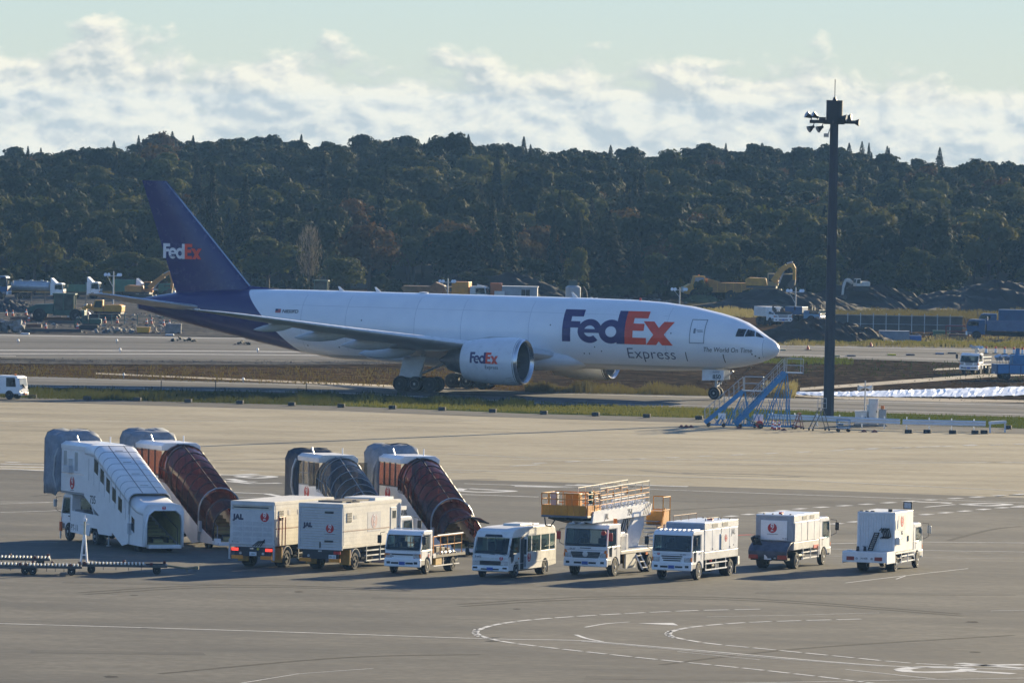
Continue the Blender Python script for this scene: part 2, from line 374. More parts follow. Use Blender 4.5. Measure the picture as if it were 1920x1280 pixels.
# concrete apron laid in separate slabs
base = strip('concrete_apron', e_asp, e_conc, mat('joint_filler', (.10, .09, .075), .9), -.03)
O0 = G(960, 782.3); O1 = G(0, 751); E1 = (G(1920, 813) - G(0, 751)).normalized(); E2 = Vector((E1.y, -E1.x, 0)); E2 = E2 if E2.y < 0 else -E2
def at_edge(p, pts):
    """signed distance beyond the asphalt edge"""
    a, b = G(*pts[0]), G(*pts[-1]); d = (b - a).normalized(); return (p - a).dot(Vector((d.y, -d.x, 0)))
SL = 7.8; slab_me = B().box(-SL/2 + .035, SL/2 - .035, -SL/2 + .035, SL/2 - .035, -.03, 0).mesh('slab'); slab_me.materials.append(CONC)
sx = at_edge(G(960, 840), e_asp); cnt = 0
rot = math.atan2(E1.y, E1.x)
for j in range(26):
    for i in range(-10, 10):
        p = O0 + E1*(i + .5)*SL + E2*(j + .5)*SL
        u = p.x/p.y*FPX + 960
        if u < -180 or u > 2100: continue
        dd = at_edge(p, e_asp)
        if dd*sx < -SL*.6: continue
        s = link('slab', slab_me, base, loc=p); s.rotation_euler = (0, 0, rot); cnt += 1
print('slabs', cnt)

def stroke(pts, w, dash=None, z=.014, b=None):
    """painted line of width w (metres) through photo pixels"""
    P = [G(u, v, z) for u, v in pts]; b = b or B()
    if dash:
        L = [0]
        for p, q in zip(P, P[1:]): L.append(L[-1] + (q - p).length)
        def at(s):
            for k in range(len(P)-1):
                if s <= L[k+1]: return P[k].lerp(P[k+1], (s - L[k])/(L[k+1] - L[k]))
            return P[-1]
        s = 0
        while s < L[-1]: stroke_w([at(s), at(min(L[-1], s + dash[0]))], w, b); s += dash[0] + dash[1]
    else: stroke_w(P, w, b)
    return b
def stroke_w(P, w, b):
    v = []
    for k, p in enumerate(P):
        d = (P[min(k+1, len(P)-1)] - P[max(k-1, 0)]); d.normalize(); nn = Vector((-d.y, d.x, 0))*w/2; v += [p + nn, p - nn]
    b.add(v, [(2*k, 2*k+1, 2*k+3, 2*k+2) for k in range(len(P)-1)])
def smooth_pts(pts, n=6):
    out = []
    for k in range(len(pts)-1):
        p0, p1, p2, p3 = pts[max(k-1, 0)], pts[k], pts[k+1], pts[min(k+2, len(pts)-1)]
        for i in range(n):
            t = i/n; out.append(tuple(.5*(2*b + (c - a)*t + (2*a - 5*b + 4*c - d)*t*t + (-a + 3*b - 3*c + d)*t**3) for a, b, c, d in zip(p0, p1, p2, p3)))
    return out + [pts[-1]]
def marks(name, b, m=None):
    o = b.out(name, m or LINE, recalc=False)
    o.data.update()
    for p in o.data.polygons:
        if p.normal.z < 0: p.flip()
    return tag(o, None, None, kind='structure')
b = B()
stroke(smooth_pts([(-100, 1166), (0, 1168), (480, 1182), (900, 1196), (1060, 1199), (1130, 1203), (1330, 1220), (1660, 1247), (1920, 1254), (2100, 1258)]), .26, b=b)
stroke(smooth_pts([(1090, 1201), (1270, 1217), (1450, 1233), (1655, 1248)]), .12, b=b)
stroke(smooth_pts([(1080, 1189), (1100, 1196), (1130, 1202)]), .22, b=b); stroke(smooth_pts([(1097, 1175), (1135, 1168.5), (1180, 1165)]), .16, b=b)
stroke([(1325, 1155.5), (1500, 1152), (1648, 1148)], .1, b=b); stroke([(1858, 1144.5), (1960, 1142)], .12, b=b); stroke([(1270, 1220.5), (1425, 1236)], .1, b=b); stroke([(1586, 1254), (1755, 1272)], .16, b=b); stroke([(1300, 1281), (1920, 1270)], .14, b=b)
stroke([(450, 1280), (560, 1262), (700, 1252)], .09, b=b)
stroke([(1585, 1092), (1700, 1078), (1815, 1065)], .12, b=b); stroke([(1680, 1085), (1700, 1078)], .1, b=b)
stroke([(0, 1015), (110, 1016)], .05, b=b); stroke([(0, 960), (95, 957), (130, 955)], .2, b=b); stroke([(0, 944), (100, 941)], .2, b=b)
marks('taxi_line_marking', b)
b = B()
stroke(smooth_pts([(1425, 1141), (1290, 1144), (1160, 1150), (1060, 1156), (980, 1162.5), (925, 1171), (897, 1180), (893, 1185), (899, 1190), (925, 1198), (980, 1207), (1110, 1222), (1250, 1237), (1400, 1252), (1560, 1270), (1660, 1283)]), .26, (1.5, .35), b=b)
stroke(smooth_pts([(1615, 1159.5), (1480, 1163), (1390, 1166.5), (1310, 1173), (1268, 1180), (1254, 1187), (1262, 1193), (1290, 1199), (1340, 1206.5), (1440, 1216), (1560, 1228), (1700, 1241.5), (1800, 1247)]), .26, (1.5, .35), b=b)
for pts in ([(893, 1179), (889, 1186), (899, 1192.5)], [(1256, 1182), (1250, 1188), (1264, 1195)]): stroke(smooth_pts(pts), .24, (.5, .45), b=b)
stroke([(1330, 971.5), (1500, 953), (1700, 939.5), (1920, 925.5), (2000, 920)], .6, (1.5, 1.5), b=b); stroke([(1560, 982), (1700, 967), (1920, 947.5), (2000, 941)], .6, (1.5, 1.5), b=b)
stroke([(1225, 978), (1330, 971.5)], .6, (1.5, 1.5), b=b)
marks('dashed_line_marking', b)
b = B(); b.add([G(1196, 1167.5, .014), G(1262, 1166.8, .014), G(1272, 1171.5, .014)], [(0, 1, 2)]); marks('arrow_marking', b)
# stand numbers painted on the apron
def glyphs(name, lst):
    b = B()
    for g in lst: stroke(smooth_pts(g) if len(g) > 3 else g, .75, b=b)
    marks(name, b)
glyphs('stand_number', [[(1690, 1254), (1720, 1250), (1770, 1249.5), (1815, 1252), (1800, 1257), (1750, 1259), (1705, 1258), (1690, 1254)]])
glyphs('stand_number', [[(1798, 1242), (1850, 1246.5), (1920, 1252)], [(1800, 1247), (1850, 1246), (1920, 1245)], [(1820, 1257), (1900, 1262)]])
glyphs('stand_number', [[(430, 897), (455, 902), (480, 903)], [(430, 901.5), (470, 906), (525, 905)], [(445, 893), (480, 891), (512, 893), (480, 895.5), (445, 893)], [(400, 889), (440, 890), (480, 888)]])
glyphs('stand_number', [[(965, 911), (1090, 914)], [(1090, 914), (960, 909)], [(1060, 908.5), (1190, 912)], [(1190, 912), (1080, 908)], [(1160, 907), (1240, 910), (1290, 911.5)], [(870, 915), (930, 918), (960, 920), (905, 922), (860, 919), (870, 915)]])
glyphs('stand_number', [[(1720, 940), (1780, 942), (1770, 943)], [(1805, 945), (1850, 943), (1890, 945), (1850, 947.5), (1805, 945)], [(1895, 950), (1960, 951)]])
glyphs('stand_number', [[(12, 865.5), (36, 866.5)], [(0, 874), (90, 876)], [(0, 869), (90, 871)], [(0, 878), (90, 882)]])
b = B()
for q, w in (([(-50, 786), (0, 789), (560, 789), (900, 788)], .12), ([(400, 921), (500, 925), (540, 933)], .3), ([(440, 932), (530, 932)], .12), ([(840, 880), (1000, 885), (1500, 900), (1920, 920), (2000, 923)], .16), ([(840, 850), (1000, 858), (1400, 862), (1920, 867)], .14), ([(960, 860), (1300, 871), (1920, 866)], .1), ([(960, 873), (1010, 870.5)], .2),
             ([(870, 906), (1120, 913), (1920, 942)], .16), ([(860, 926), (1010, 931)], .2), ([(1500, 1020), (1700, 1015), (1920, 1017)], .14), ([(1540, 1028), (1920, 1034)], .12), ([(1550, 1042), (1900, 1047)], .05), ([(1735, 950), (1790, 945)], .16), ([(0, 940), (95, 941)], .1), ([(450, 881), (560, 886), (900, 884)], .12)):
    stroke(q, w*1.9, b=b)
for k in range(14): stroke([(1000 + k*62, 868 - k*2.6), (1024 + k*62, 867 - k*2.6)], .4, b=b)
for k in range(12): stroke([(1580 + k*46, 842 - k*1.4), (1602 + k*46, 841.3 - k*1.4)], .4, b=b)
marks('guide_line_marking', b)
RED_LINE = ground_mat('red_marking_paint', [(.35, .06, .05), (.42, .09, .08), (.45, .12, .1)], .5, (1, 1, 1), .7)
b = B(); stroke([(1378, 1003), (1410, 1001.5)], .5, b=b); marks('red_marking', b, RED_LINE)
# pale strips and edge lines along both taxiways, tyre and painted shadow marks
b = B()
for q, w in (([(-100, 700), (0, 706), (640, 724), (980, 736), (1300, 744), (1920, 760)], 1.2), ([(0, 722.5), (640, 736.5), (980, 754), (1300, 760), (1920, 777)], 1.0), ([(-100, 656), (340, 657.5), (700, 661), (1000, 663)], 3.2), ([(-100, 663), (300, 663.5), (600, 666)], 2.6), ([(30, 667.5), (0, 667)], 1.2), ([(1460, 648), (1920, 658)], 2.0), ([(1460, 664), (1920, 678)], 1.5), ([(-100, 627), (340, 633), (700, 637)], 3.0)):
    stroke(smooth_pts(q), w, b=b)
marks('taxiway_pale_strip', b, ground_mat('pale_strip_grey', [(.22, .22, .22), (.34, .34, .33), (.45, .44, .42)], .3, (.3, 1, 1), .8, 1.2, .4))
b = B()
for q in ([(400, 862), (470, 861), (560, 858)], [(530, 860), (640, 858)], [(1280, 886), (1400, 888), (1520, 893)], [(1200, 881), (1330, 890), (1500, 894)], [(0, 1000), (60, 1003), (110, 1004)], [(0, 872), (60, 868), (120, 866)], [(760, 905), (860, 899), (930, 897)]): stroke(smooth_pts(q), .5, b=b, z=.012)  # tyre marks, plus strokes painted along the end of the mast's shadow
marks('tyre_and_shadow_mark', b, mat('tyre_and_shadow_dark', (.07, .065, .06), .8))

b = B()
for q, w in (([(-200, 640), (340, 642.5), (900, 648)], 4.5), ([(-200, 652), (340, 654), (900, 657)], 2.5), ([(-200, 668.5), (560, 674.5), (900, 672)], 5), ([(1440, 655), (1920, 665), (2100, 669)], 4), ([(-100, 713), (640, 729.5), (980, 743), (1300, 750), (1920, 766), (2100, 771)], 2.6), ([(-100, 719.5), (640, 735), (980, 750.5), (1300, 757), (1920, 774)], 1.2)): stroke(smooth_pts(q), w, b=b, z=.008)
marks('sealed_lane', b, ground_mat('sealed_lane_asphalt', [(.025, .025, .026), (.042, .042, .042), (.070, .068, .064)], .2, (.2, 1, 1), .85, 1.2, .3, spec=.1))
b = B()
for u0, u1, v0, v1 in ((120, 430, 1090, 1092.5), (700, 1040, 1118, 1121), (1420, 1900, 1108, 1112), (60, 380, 1218, 1223), (1100, 1500, 1266, 1272), (300, 820, 985, 987.5), (1250, 1800, 996, 999)): b.add([G(u0, v0, .012), G(u1, v0 + 4, .012), G(u1 + 6, v1 + 4, .012), G(u0 - 5, v1, .012)], [(0, 1, 2, 3)])
marks('asphalt_patch', b, ASPHD)
rng = random.Random(12); b = B()
for k in range(9):
    u = rng.uniform(40, 1900); v = rng.uniform(1068, 1270) if k < 16 else rng.uniform(955, 1060); p = G(u, v, .0125); r = rng.uniform(.15, .4); n = 12; q = [(p.x + r*rng.uniform(.6, 1.2)*math.cos(i*math.pi/6), p.y + r*1.6*rng.uniform(.6, 1.2)*math.sin(i*math.pi/6), .0125) for i in range(n)]
    b.add(q, [tuple(range(n))])
marks('oil_stain', b, mat('oil_stain_dark', (.034, .032, .029), .8, var=.3, spec=.05))
b = B()
for q in ([(150, 1110), (420, 1096), (760, 1104)], [(160, 1113.5), (430, 1099.5), (770, 1107.5)], [(860, 1132), (1120, 1118), (1420, 1122), (1800, 1150)], [(865, 1136), (1125, 1122), (1425, 1126), (1805, 1154)], [(300, 1262), (640, 1232), (900, 1226)], [(60, 930), (200, 918), (330, 921)], [(1000, 1010), (1080, 985), (1250, 957), (1560, 942)], [(1240, 1245), (1500, 1215), (1900, 1190)], [(1780, 1012), (1860, 992), (1915, 986)]): stroke(smooth_pts(q), .35, b=b, z=.0132)
marks('tyre_and_shadow_mark', b, mat('tyre_mark_faint', (.050, .048, .043), .85, var=.5, spec=.08))
# ------------------------------------------------------------------ cargo jet (local x = aft from the nose, y = to its right, z up)
PSI = R(24)
plane = thing('cargo_jet', 'white twin engine cargo jet with dark purple tail taxiing behind the apron', 'airplane')
pn = G(1462, 655, 4.5)   # nose tip
M3 = Matrix(((-math.cos(PSI), -math.sin(PSI), 0, pn.x), (math.sin(PSI), -math.cos(PSI), 0, pn.y), (0, 0, 1, 0), (0, 0, 0, 1)))
d0 = 15000/((655 - 223 - 502*math.tan(ROLL))/(CAM_H - 4.5)); plane.matrix_world = M3
# fuselage stations: aft, top, bottom, half width
ST = [(0, 4.55, 4.35, .06), (.25, 4.98, 3.97, .55), (.6, 5.28, 3.75, .85), (1.1, 5.55, 3.52, 1.13), (1.8, 5.98, 3.28, 1.48), (2.5, 6.42, 3.1, 1.78), (3.1, 6.76, 2.96, 1.98), (4.1, 7.12, 2.78, 2.28), (5.6, 7.5, 2.58, 2.62), (8.2, 8.0, 2.38, 2.97), (10.7, 8.28, 2.3, 3.08), (13.5, 8.42, 2.28, 3.1), (18, 8.48, 2.28, 3.1), (25, 8.48, 2.28, 3.1), (32, 8.48, 2.28, 3.1), (38, 8.48, 2.30, 3.1), (42, 8.48, 2.42, 3.08), (46, 8.47, 2.95, 2.92), (50, 8.42, 3.7, 2.6), (54, 8.28, 4.5, 2.12), (58, 7.95, 5.35, 1.5), (60.5, 7.55, 5.95, .95), (61.7, 7.32, 6.25, .35), (62.1, 7.28, 6.32, .1)]
sa = np.array(ST)
def fus(a):
    t, b, w = (np.interp(a, sa[:, 0], sa[:, k]) for k in (1, 2, 3)); return (t + b)/2, (t - b)/2, w
def surf(a, z):
    zc, hh, w = fus(a); k = max(0.0, 1 - ((z - zc)/hh)**2); return w*math.sqrt(k)
def fuselage_mat():
    m = bpy.data.materials.new('fuselage_paint'); m.use_nodes = True; nt = m.node_tree; p = nt.nodes['Principled BSDF']
    t = N(nt, 'ShaderNodeTexCoord'); s = N(nt, 'ShaderNodeSeparateXYZ'); nt.links.new(t.outputs['Object'], s.inputs[0])
    k = math_node(nt, 'SUBTRACT', s.outputs[0], math_node(nt, 'ADD', math_node(nt, 'MULTIPLY', s.outputs[2], 1.0), 42.4))
    k = math_node(nt, 'MULTIPLY', k, 20.0, clamp=True)
    no = N(nt, 'ShaderNodeTexNoise', Scale=.7, Detail=5); nt.links.new(t.outputs['Object'], no.inputs[0])
    wcol = ramp(nt, no.outputs[0], [(.3, (.78, .80, .81)), (.65, (.84, .85, .85))])
    belly_shade = math_node(nt, 'MULTIPLY', math_node(nt, 'SUBTRACT', 2.86, s.outputs[2]), 12.0, clamp=True)
    belly_noise = N(nt, 'ShaderNodeTexNoise', Scale=.35, Detail=6); nt.links.new(t.outputs['Object'], belly_noise.inputs[0])
    wcol = mixc(nt, math_node(nt, 'MULTIPLY', belly_shade, .8), wcol, (.36, .35, .33))  # belly shade put into the colour as a grey lower band
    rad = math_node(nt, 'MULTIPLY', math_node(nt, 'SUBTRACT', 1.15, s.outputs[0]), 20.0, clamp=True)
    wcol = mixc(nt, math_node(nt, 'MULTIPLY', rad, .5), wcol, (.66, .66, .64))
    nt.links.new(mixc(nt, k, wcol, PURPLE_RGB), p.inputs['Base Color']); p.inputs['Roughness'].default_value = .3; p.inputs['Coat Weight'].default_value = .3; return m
PURPLE_RGB = (.009, .008, .105)
PURPLE = mat('tail_purple_paint', PURPLE_RGB, .25, var=.02, coat=.1); REDO = mat('airline_red_orange', (.78, .05, .012), .4); FW = mat('airline_white', (.72, .73, .74), .4)
WINGU = mat('wing_grey', (.50, .52, .54), .4, var=.12); NAC = mat('nacelle_white', (.72, .74, .76), .3, var=.06, coat=.3); METL = mat('polished_lip', (.55, .57, .6), .22, .9, var=.1); CORE = mat('exhaust_metal', (.16, .15, .15), .4, .7, var=.3); FAND = mat('fan_dark', (.03, .035, .045), .4, .4)
rings = []
aa = sorted(set(list(sa[:, 0]) + list(np.linspace(0, 2, 7)) + list(np.linspace(2, 62, 61))))
for a in aa:
    zc, hh, w = fus(a); rings.append([(a, w*math.cos(t), zc + hh*math.sin(t)) for t in np.linspace(0, 2*math.pi, 48, endpoint=False)])
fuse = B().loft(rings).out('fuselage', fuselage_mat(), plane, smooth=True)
# wing body fairing
rr = []
for a, top, bot, w in ((17.0, 3.3, 2.6, 1.2), (19, 3.9, 2.2, 2.6), (21.5, 4.25, 2.02, 3.25), (26, 4.3, 1.95, 3.5), (31, 4.2, 1.98, 3.5), (34, 3.9, 2.1, 3.25), (37, 3.5, 2.3, 2.5), (39.5, 3.1, 2.6, 1.2)):
    rr.append([(a, w*math.copysign(abs(math.cos(t))**.75, math.cos(t)), (top+bot)/2 + (top-bot)/2*math.copysign(abs(math.sin(t))**.75, math.sin(t))) for t in np.linspace(0, 2*math.pi, 28, endpoint=False)])
B().loft(rr).out('belly_fairing', mat('fairing_white', (.62, .64, .66), .35, var=.08), plane, smooth=True)
AF = [(1, 0), (.92, .010), (.75, .034), (.55, .056), (.35, .066), (.18, .058), (.07, .040), (.018, .021), (0, .0), (.015, -.018), (.07, -.034), (.18, -.05), (.35, -.058), (.55, -.044), (.75, -.02), (.92, -.002)]
def foil(le, y, z, c, tk, tw=0.0):
    return [(le + c*x, y, z + c*t*tk - tw*(c*x)) for x, t in AF]
def wing(side):
    secs = [(19.6, 2.2, 3.35, 14.2, 1.0, .045), (20.6, 3.4, 3.5, 13.0, .98, .04), (24.8, 9.8, 4.35, 8.8, .95, .025), (31.3, 19.5, 5.62, 5.4, .9, .01), (37.4, 28.6, 6.85, 2.9, .85, 0), (38.9, 30.6, 7.1, 2.05, .8, 0), (40.7, 31.9, 7.28, .75, .8, 0), (41.3, 32.3, 7.33, .15, .8, 0)]
    w = B().loft([foil(a, side*y, z, c, tk, tw) for a, y, z, c, tk, tw in secs]).out('wing', WINGU, plane, smooth=True)
    B().loft([[(a + .10*min(c, 4), side*y, z + .042*c*tk + .004), (a + .02*c, side*y, z + .022*c*tk + .006), (a - .012, side*y, z + .0), (a + .02*c, side*y, z - .02*c*tk - .006)] for a, y, z, c, tk, tw in secs[2:7]], False, False, closed=False).out('slat', mat('slat_sunlit_edge', (.74, .75, .76), .3), w, solid=.01)  # pale colour put in for the sunlit line along the leading edge
    for a, y, z, L, d in ((31.4, 7.6, 3.45, 5.6, .62), (30.6, 12.6, 4.3, 5.8, .58), (33.2, 17.8, 5.0, 5.2, .5), (36.0, 23.0, 5.72, 3.8, .36)):
        B().loft([[(a + L*f - .3, side*y + r*d*.62*math.cos(t), z + .30 - f*.42 - .12 + r*d*math.sin(t)) for t in np.linspace(0, 2*math.pi, 12, endpoint=False)] for f, r in ((0, .05), (.08, .5), (.25, .9), (.5, 1), (.75, .75), (.92, .35), (1, .04))]).out('flap_fairing', mat('fairing_grey', (.48, .50, .51), .4, var=.08), w, smooth=True)
    B().box(40.4, 40.9, side*31.7 - .05, side*31.7 + .05, 7.22, 7.4).out('nav_lamp', LAMP, w)
    return w
wing(1); wing(-1)
def engine(side):
    y, z, a0 = side*9.6, 3.02, 19.8
    e = B().lathe([(0.32, 1.66), (.1, 1.72), (0.0, 1.84), (.06, 1.94), (.35, 2.02), (1.2, 2.08), (2.6, 2.06), (4.2, 1.92), (5.5, 1.70), (5.5, 1.6), (4.2, 1.78), (2.0, 1.7)], (a0, y, z), 'x', 44, closed=True).out('engine', NAC, plane, smooth=True)
    B().lathe([(.30, 1.655), (.1, 1.715), (-.006, 1.84), (.055, 1.947), (.42, 2.035), (.42, 2.02), (.06, 1.93), (.01, 1.84), (.1, 1.73), (.3, 1.67)], (a0, y, z), 'x', 44, closed=True).out('intake_lip', METL, e, smooth=True)
    B().lathe([(1.75, .02), (1.75, 1.7), (1.8, 1.7), (1.8, .02)], (a0, y, z), 'x', 36).out('fan_back', FAND, e)
    B().lathe([(.34, 1.64), (.9, 1.64), (1.74, 1.66)], (a0, y, z), 'x', 40) if False else None
    dr = [[(a0 + t, y + r_*math.cos(q), z + r_*math.sin(q)) for q in np.linspace(0, 2*math.pi, 40, endpoint=False)] for t, r_ in ((.33, 1.63), (.9, 1.63), (1.74, 1.66))]
    B().loft(dr, False, False).out('intake_duct', mat('duct_grey', (.10, .11, .13), .45, .3), e, smooth=True)
    b = B()
    for k in range(22):
        t = 2*math.pi*k/22; c, s = math.cos(t), math.sin(t); c2, s2 = math.cos(t + .2), math.sin(t + .2)
        b.plate([(a0 + 1.3, y + .5*c, z + .5*s), (a0 + 1.22, y + 1.66*c, z + 1.66*s), (a0 + 1.62, y + 1.66*c2, z + 1.66*s2), (a0 + 1.6, y + .5*c2, z + .5*s2)], (.02, 0, 0))
    b.out('fan_blade_set', mat('fan_blade', (.05, .055, .065), .4, .6), e); B().lathe([(.75, .02), (.95, .25), (1.3, .5), (1.7, .52)], (a0, y, z), 'x', 20).out('spinner', FAND, e, smooth=True)
    B().lathe([(4.4, 1.2), (5.4, 1.25), (6.6, 1.05), (7.2, .86), (7.2, .7), (6.2, .8)], (a0, y, z - .05), 'x', 30).out('core_cowl', CORE, e, smooth=True); B().lathe([(6.6, .66), (7.4, .58), (8.2, .06)], (a0, y, z - .05), 'x', 20).out('exhaust_cone', CORE, e, smooth=True)
    B().loft([[(a0 + a, y + s*w, zz) for s, zz in ((-1, zb), (1, zb), (1, zt), (-1, zt))] for a, zb, zt, w in ((1.6, 5.0, 5.12, .08), (3.2, 4.7, 5.15, .26), (5.4, 4.2, 4.75, .3), (7.6, 3.75, 4.45, .28), (9.6, 3.7, 4.2, .1))]).out('pylon', mat('pylon_grey', (.5, .52, .54), .4), e, smooth=True)
    for k in range(3): B().tube([(a0 + .5 + 5*0 + k*.02, y + side*2.03*math.cos(R(-40 - k*8)), z + 2.05*math.sin(R(-40 - k*8)))] + [(a0 + 1.2 + k*.3, y + side*2.08*math.cos(R(-44 - k*8)), z + 2.08*math.sin(R(-44 - k*8)))], .012).out('cowl_seam', SEAM, e) if side > 0 else None
    return e, a0, y, z
eng, ea, ey, ez = engine(1); engine(-1)
# tail
def fin_sec(f):
    le = 50.7 + (59.55 - 50.7)*f; te = 58.5 + (62.0 - 58.5)*f; z = 8.15 + (17.85 - 8.15)*f; c = te - le
    return [(le + c*x, t*c*.85, z) for x, t in AF]
fn = B().loft([fin_sec(f) for f in (-.06, 0, .25, .5, .75, .985, 1.0)]).out('fin', PURPLE, plane, smooth=True)
B().loft([[(le + .10, s*.001, z) if s == 0 else (le + .24, s*.09, z) for s in (-1, 0, 1)] for le, z in ((50.9 - .16, 8.5), (59.55 - .12, 17.8))], False, False, closed=False).out('fin_leading_edge', METL, fn, solid=.02)
B().loft([[(a, s*w, z) for s, z in ((-1, zb), (1, zb), (.15, zt), (-.15, zt))] for a, zb, zt, w in ((48.6, 8.3, 8.47, .12), (49.9, 8.3, 8.58, .22), (51.2, 8.2, 8.72, .26))]).out('dorsal_fillet', PURPLE, fn)
for k in range(5): B().box(57.9 + k*.12, 58.5 + k*.12, .18, .30, 8.9 + k*.55, 8.96 + k*.55).out('rudder_hinge', PURPLE, fn)
for s in (-1, 1):
    st = B().loft([foil(a, s*y, z, c, .8) for a, y, z, c in ((54.2, .8, 6.55, 5.8), (55.5, 2.2, 6.75, 5.2), (59.9, 9.9, 7.75, 2.3), (60.5, 10.6, 7.83, 1.4), (61.2, 10.78, 7.85, .3))]).out('stabiliser', mat('stabiliser_grey', (.42, .44, .46), .4, var=.1), plane, smooth=True)
    B().loft([[(a + .1, s*y, z + .1), (a - .01, s*y, z), (a + .1, s*y, z - .08)] for a, y, z in ((55.6, 2.3, 6.78), (59.9, 9.9, 7.75))], False, False, closed=False).out('stabiliser_leading_edge', METL, st, solid=.015)
B().box(61.7, 62.25, -.05, .05, 6.35, 7.26).out('tail_cone_tip', mat('apu_metal', (.2, .2, .22), .4, .6), plane, bev=.03)

# lettering wrapped on the fuselage
def wrap(bm_or_mesh, a_of, m, name, parent=plane, off=.03, yfun=None, step=.22):
    bm = bmesh.new()
    if isinstance(bm_or_mesh, bpy.types.Mesh): bm.from_mesh(bm_or_mesh)
    else:
        me = bpy.data.meshes.new('tmp'); me.from_pydata([(x, z, 0) for x, z in bm_or_mesh.v], [], bm_or_mesh.f); bm.from_mesh(me); bpy.data.meshes.remove(me)
    ys = [v.co.y for v in bm.verts]; xs = [v.co.x for v in bm.verts]
    for lo, hi, n in ((min(ys), max(ys), (0, 1, 0)), (min(xs), max(xs), (1, 0, 0))):
        k = lo + step
        st_ = step if n[1] else step*4
        while k < hi:
            bmesh.ops.bisect_plane(bm, geom=bm.verts[:] + bm.edges[:] + bm.faces[:], plane_co=(k*n[0], k*n[1], 0), plane_no=n); k += st_
    for v in bm.verts:
        a, z, lift = a_of(v.co); y = (yfun or surf)(a, z); v.co = (a, y + off + lift, z)
    bmesh.ops.recalc_face_normals(bm, faces=bm.faces)
    me = bpy.data.meshes.new(name); bm.to_mesh(me); bm.free(); me.materials.append(m); return link(name, me, parent)
class P2:
    def __init__(s): s.v = []; s.f = []
    def q(s, pts): o = len(s.v); s.v += pts; s.f.append(tuple(range(o, o + len(pts)))); return s
    def arc(s, cx, cz, r0, r1, a0, a1, n=28, sx=1.0):
        for k in range(n):
            t0, t1 = R(a0 + (a1-a0)*k/n), R(a0 + (a1-a0)*(k+1)/n)
            s.q([(cx + sx*r0*math.cos(t0), cz + r0*math.sin(t0)), (cx + sx*r1*math.cos(t0), cz + r1*math.sin(t0)), (cx + sx*r1*math.cos(t1), cz + r1*math.sin(t1)), (cx + sx*r0*math.cos(t1), cz + r0*math.sin(t1))])
        return s
def rect(p, x0, x1, z0, z1): return p.q([(x0, z0), (x1, z0), (x1, z1), (x0, z1)])
def word():
    f = P2()
    rect(f, 0, .255, 0, 1); rect(f, .255, .62, .79, 1); rect(f, .255, .545, .44, .64)
    f.arc(.86, .345, .175, .375, 0, 312, sx=1.0); rect(f, .68, 1.235, .29, .41)
    f.arc(1.52, .345, .17, .375, 0, 360); rect(f, 1.70, 1.95, -.03, 1)
    r = P2()
    rect(r, 1.952, 2.20, -.03, 1); rect(r, 2.20, 2.62, .79, 1); rect(r, 2.20, 2.54, .40, .62); rect(r, 2.20, 2.62, -.03, .18)
    r.q([(2.50, .70), (2.83, .70), (3.44, -.03), (3.11, -.03)]); r.q([(2.62, -.03), (2.93, -.03), (3.44, .70), (3.13, .70)])
    return f, r
WF, WR = word()
fed, ex = WF, WR
sgn = lambda a0, k, z0: (lambda c: (a0 - c.x*k, z0 + c.y*k*1.0, 0))
# fuselage titles: x grows towards the nose
def fit(a_left, width, z0, height, off=0.0): return lambda c: (a_left - c.x/3.44*width, z0 + c.y*height, off)
wrap(fed, fit(19.25, 10.45, 4.72, 2.78), mat('airline_purple', (.026, .014, .12), .4), 'titles', fuse); wrap(ex, fit(19.25, 10.45, 4.72, 2.78, .006), REDO, 'titles', fuse)
def words(txt, size, a_left, z0, m, bold=0, shear=0, off=.032, yfun=None, parent=fuse, width=None, name='lettering'):
    me = text_mesh(txt, size, bold=bold, shear=shear, extrude=0).copy(); xs = [v.co.x for v in me.vertices]; w = max(xs) - min(xs); k = (width/w) if width else 1
    return wrap(me, lambda c: (a_left - (c.x - min(xs))*k, z0 + c.y, 0), m, name, parent, off, yfun)
words('Express', 1.32, 13.15, 3.42, mat('grey_purple', (.05, .045, .10), .4), bold=-.012, width=4.45, name='titles')
words('The World On Time', .58, 6.05, 4.18, mat('slogan_grey', (.08, .08, .095), .4), bold=.002, shear=.25, width=4.1, name='lettering')
words('N850FD', .42, 46.5, 6.45, INK, bold=.006, shear=.15, width=1.6, name='registration')
fl = P2(); rect(fl, 0, .55, 0, .34); wrap(fl, lambda c: (47.2 - c.x, 6.44 + c.y, 0), mat('flag_white_red', (.45, .2, .2), .5), 'flag', fuse)
fl = P2(); rect(fl, 0, .25, .16, .34); wrap(fl, lambda c: (47.2 - c.x, 6.44 + c.y, .01), NAVY, 'flag', fuse)
for k in range(3): fl = P2(); rect(fl, 0, .55, .03 + k*.11, .07 + k*.11); wrap(fl, lambda c: (47.2 - c.x, 6.44 + c.y, .006), LOGO_RED, 'flag', fuse)
# titles on the engine and the fin
ey_f = lambda a, z: ey + math.sqrt(max(.01, np.interp(a - ea, [0, .35, 1.2, 2.6, 4.2, 5.5], [1.84, 2.02, 2.08, 2.06, 1.92, 1.7])**2 - (z - ez)**2))
wrap(fed, lambda c: (ea + 4.45 - c.x/3.44*2.75, 2.85 + c.y*.95, 0), mat('airline_purple', (.026, .014, .12), .4), 'titles', eng, .02, ey_f, .3); wrap(ex, lambda c: (ea + 4.45 - c.x/3.44*2.75, 2.85 + c.y*.95, .006), REDO, 'titles', eng, .02, ey_f, .3)
words('Express', .45, ea + 2.95, 2.38, INK, off=.02, yfun=ey_f, parent=eng, width=1.25, name='titles')
def fin_y(a, z):
    f = (z - 8.15)/9.7; le = 50.7 + 8.85*f; c = 58.5 + 3.5*f - le; x = min(.98, max(.02, (a - le)/c))
    return .85*c*np.interp(x, [p[0] for p in AF[:9]][::-1], [p[1] for p in AF[:9]][::-1])
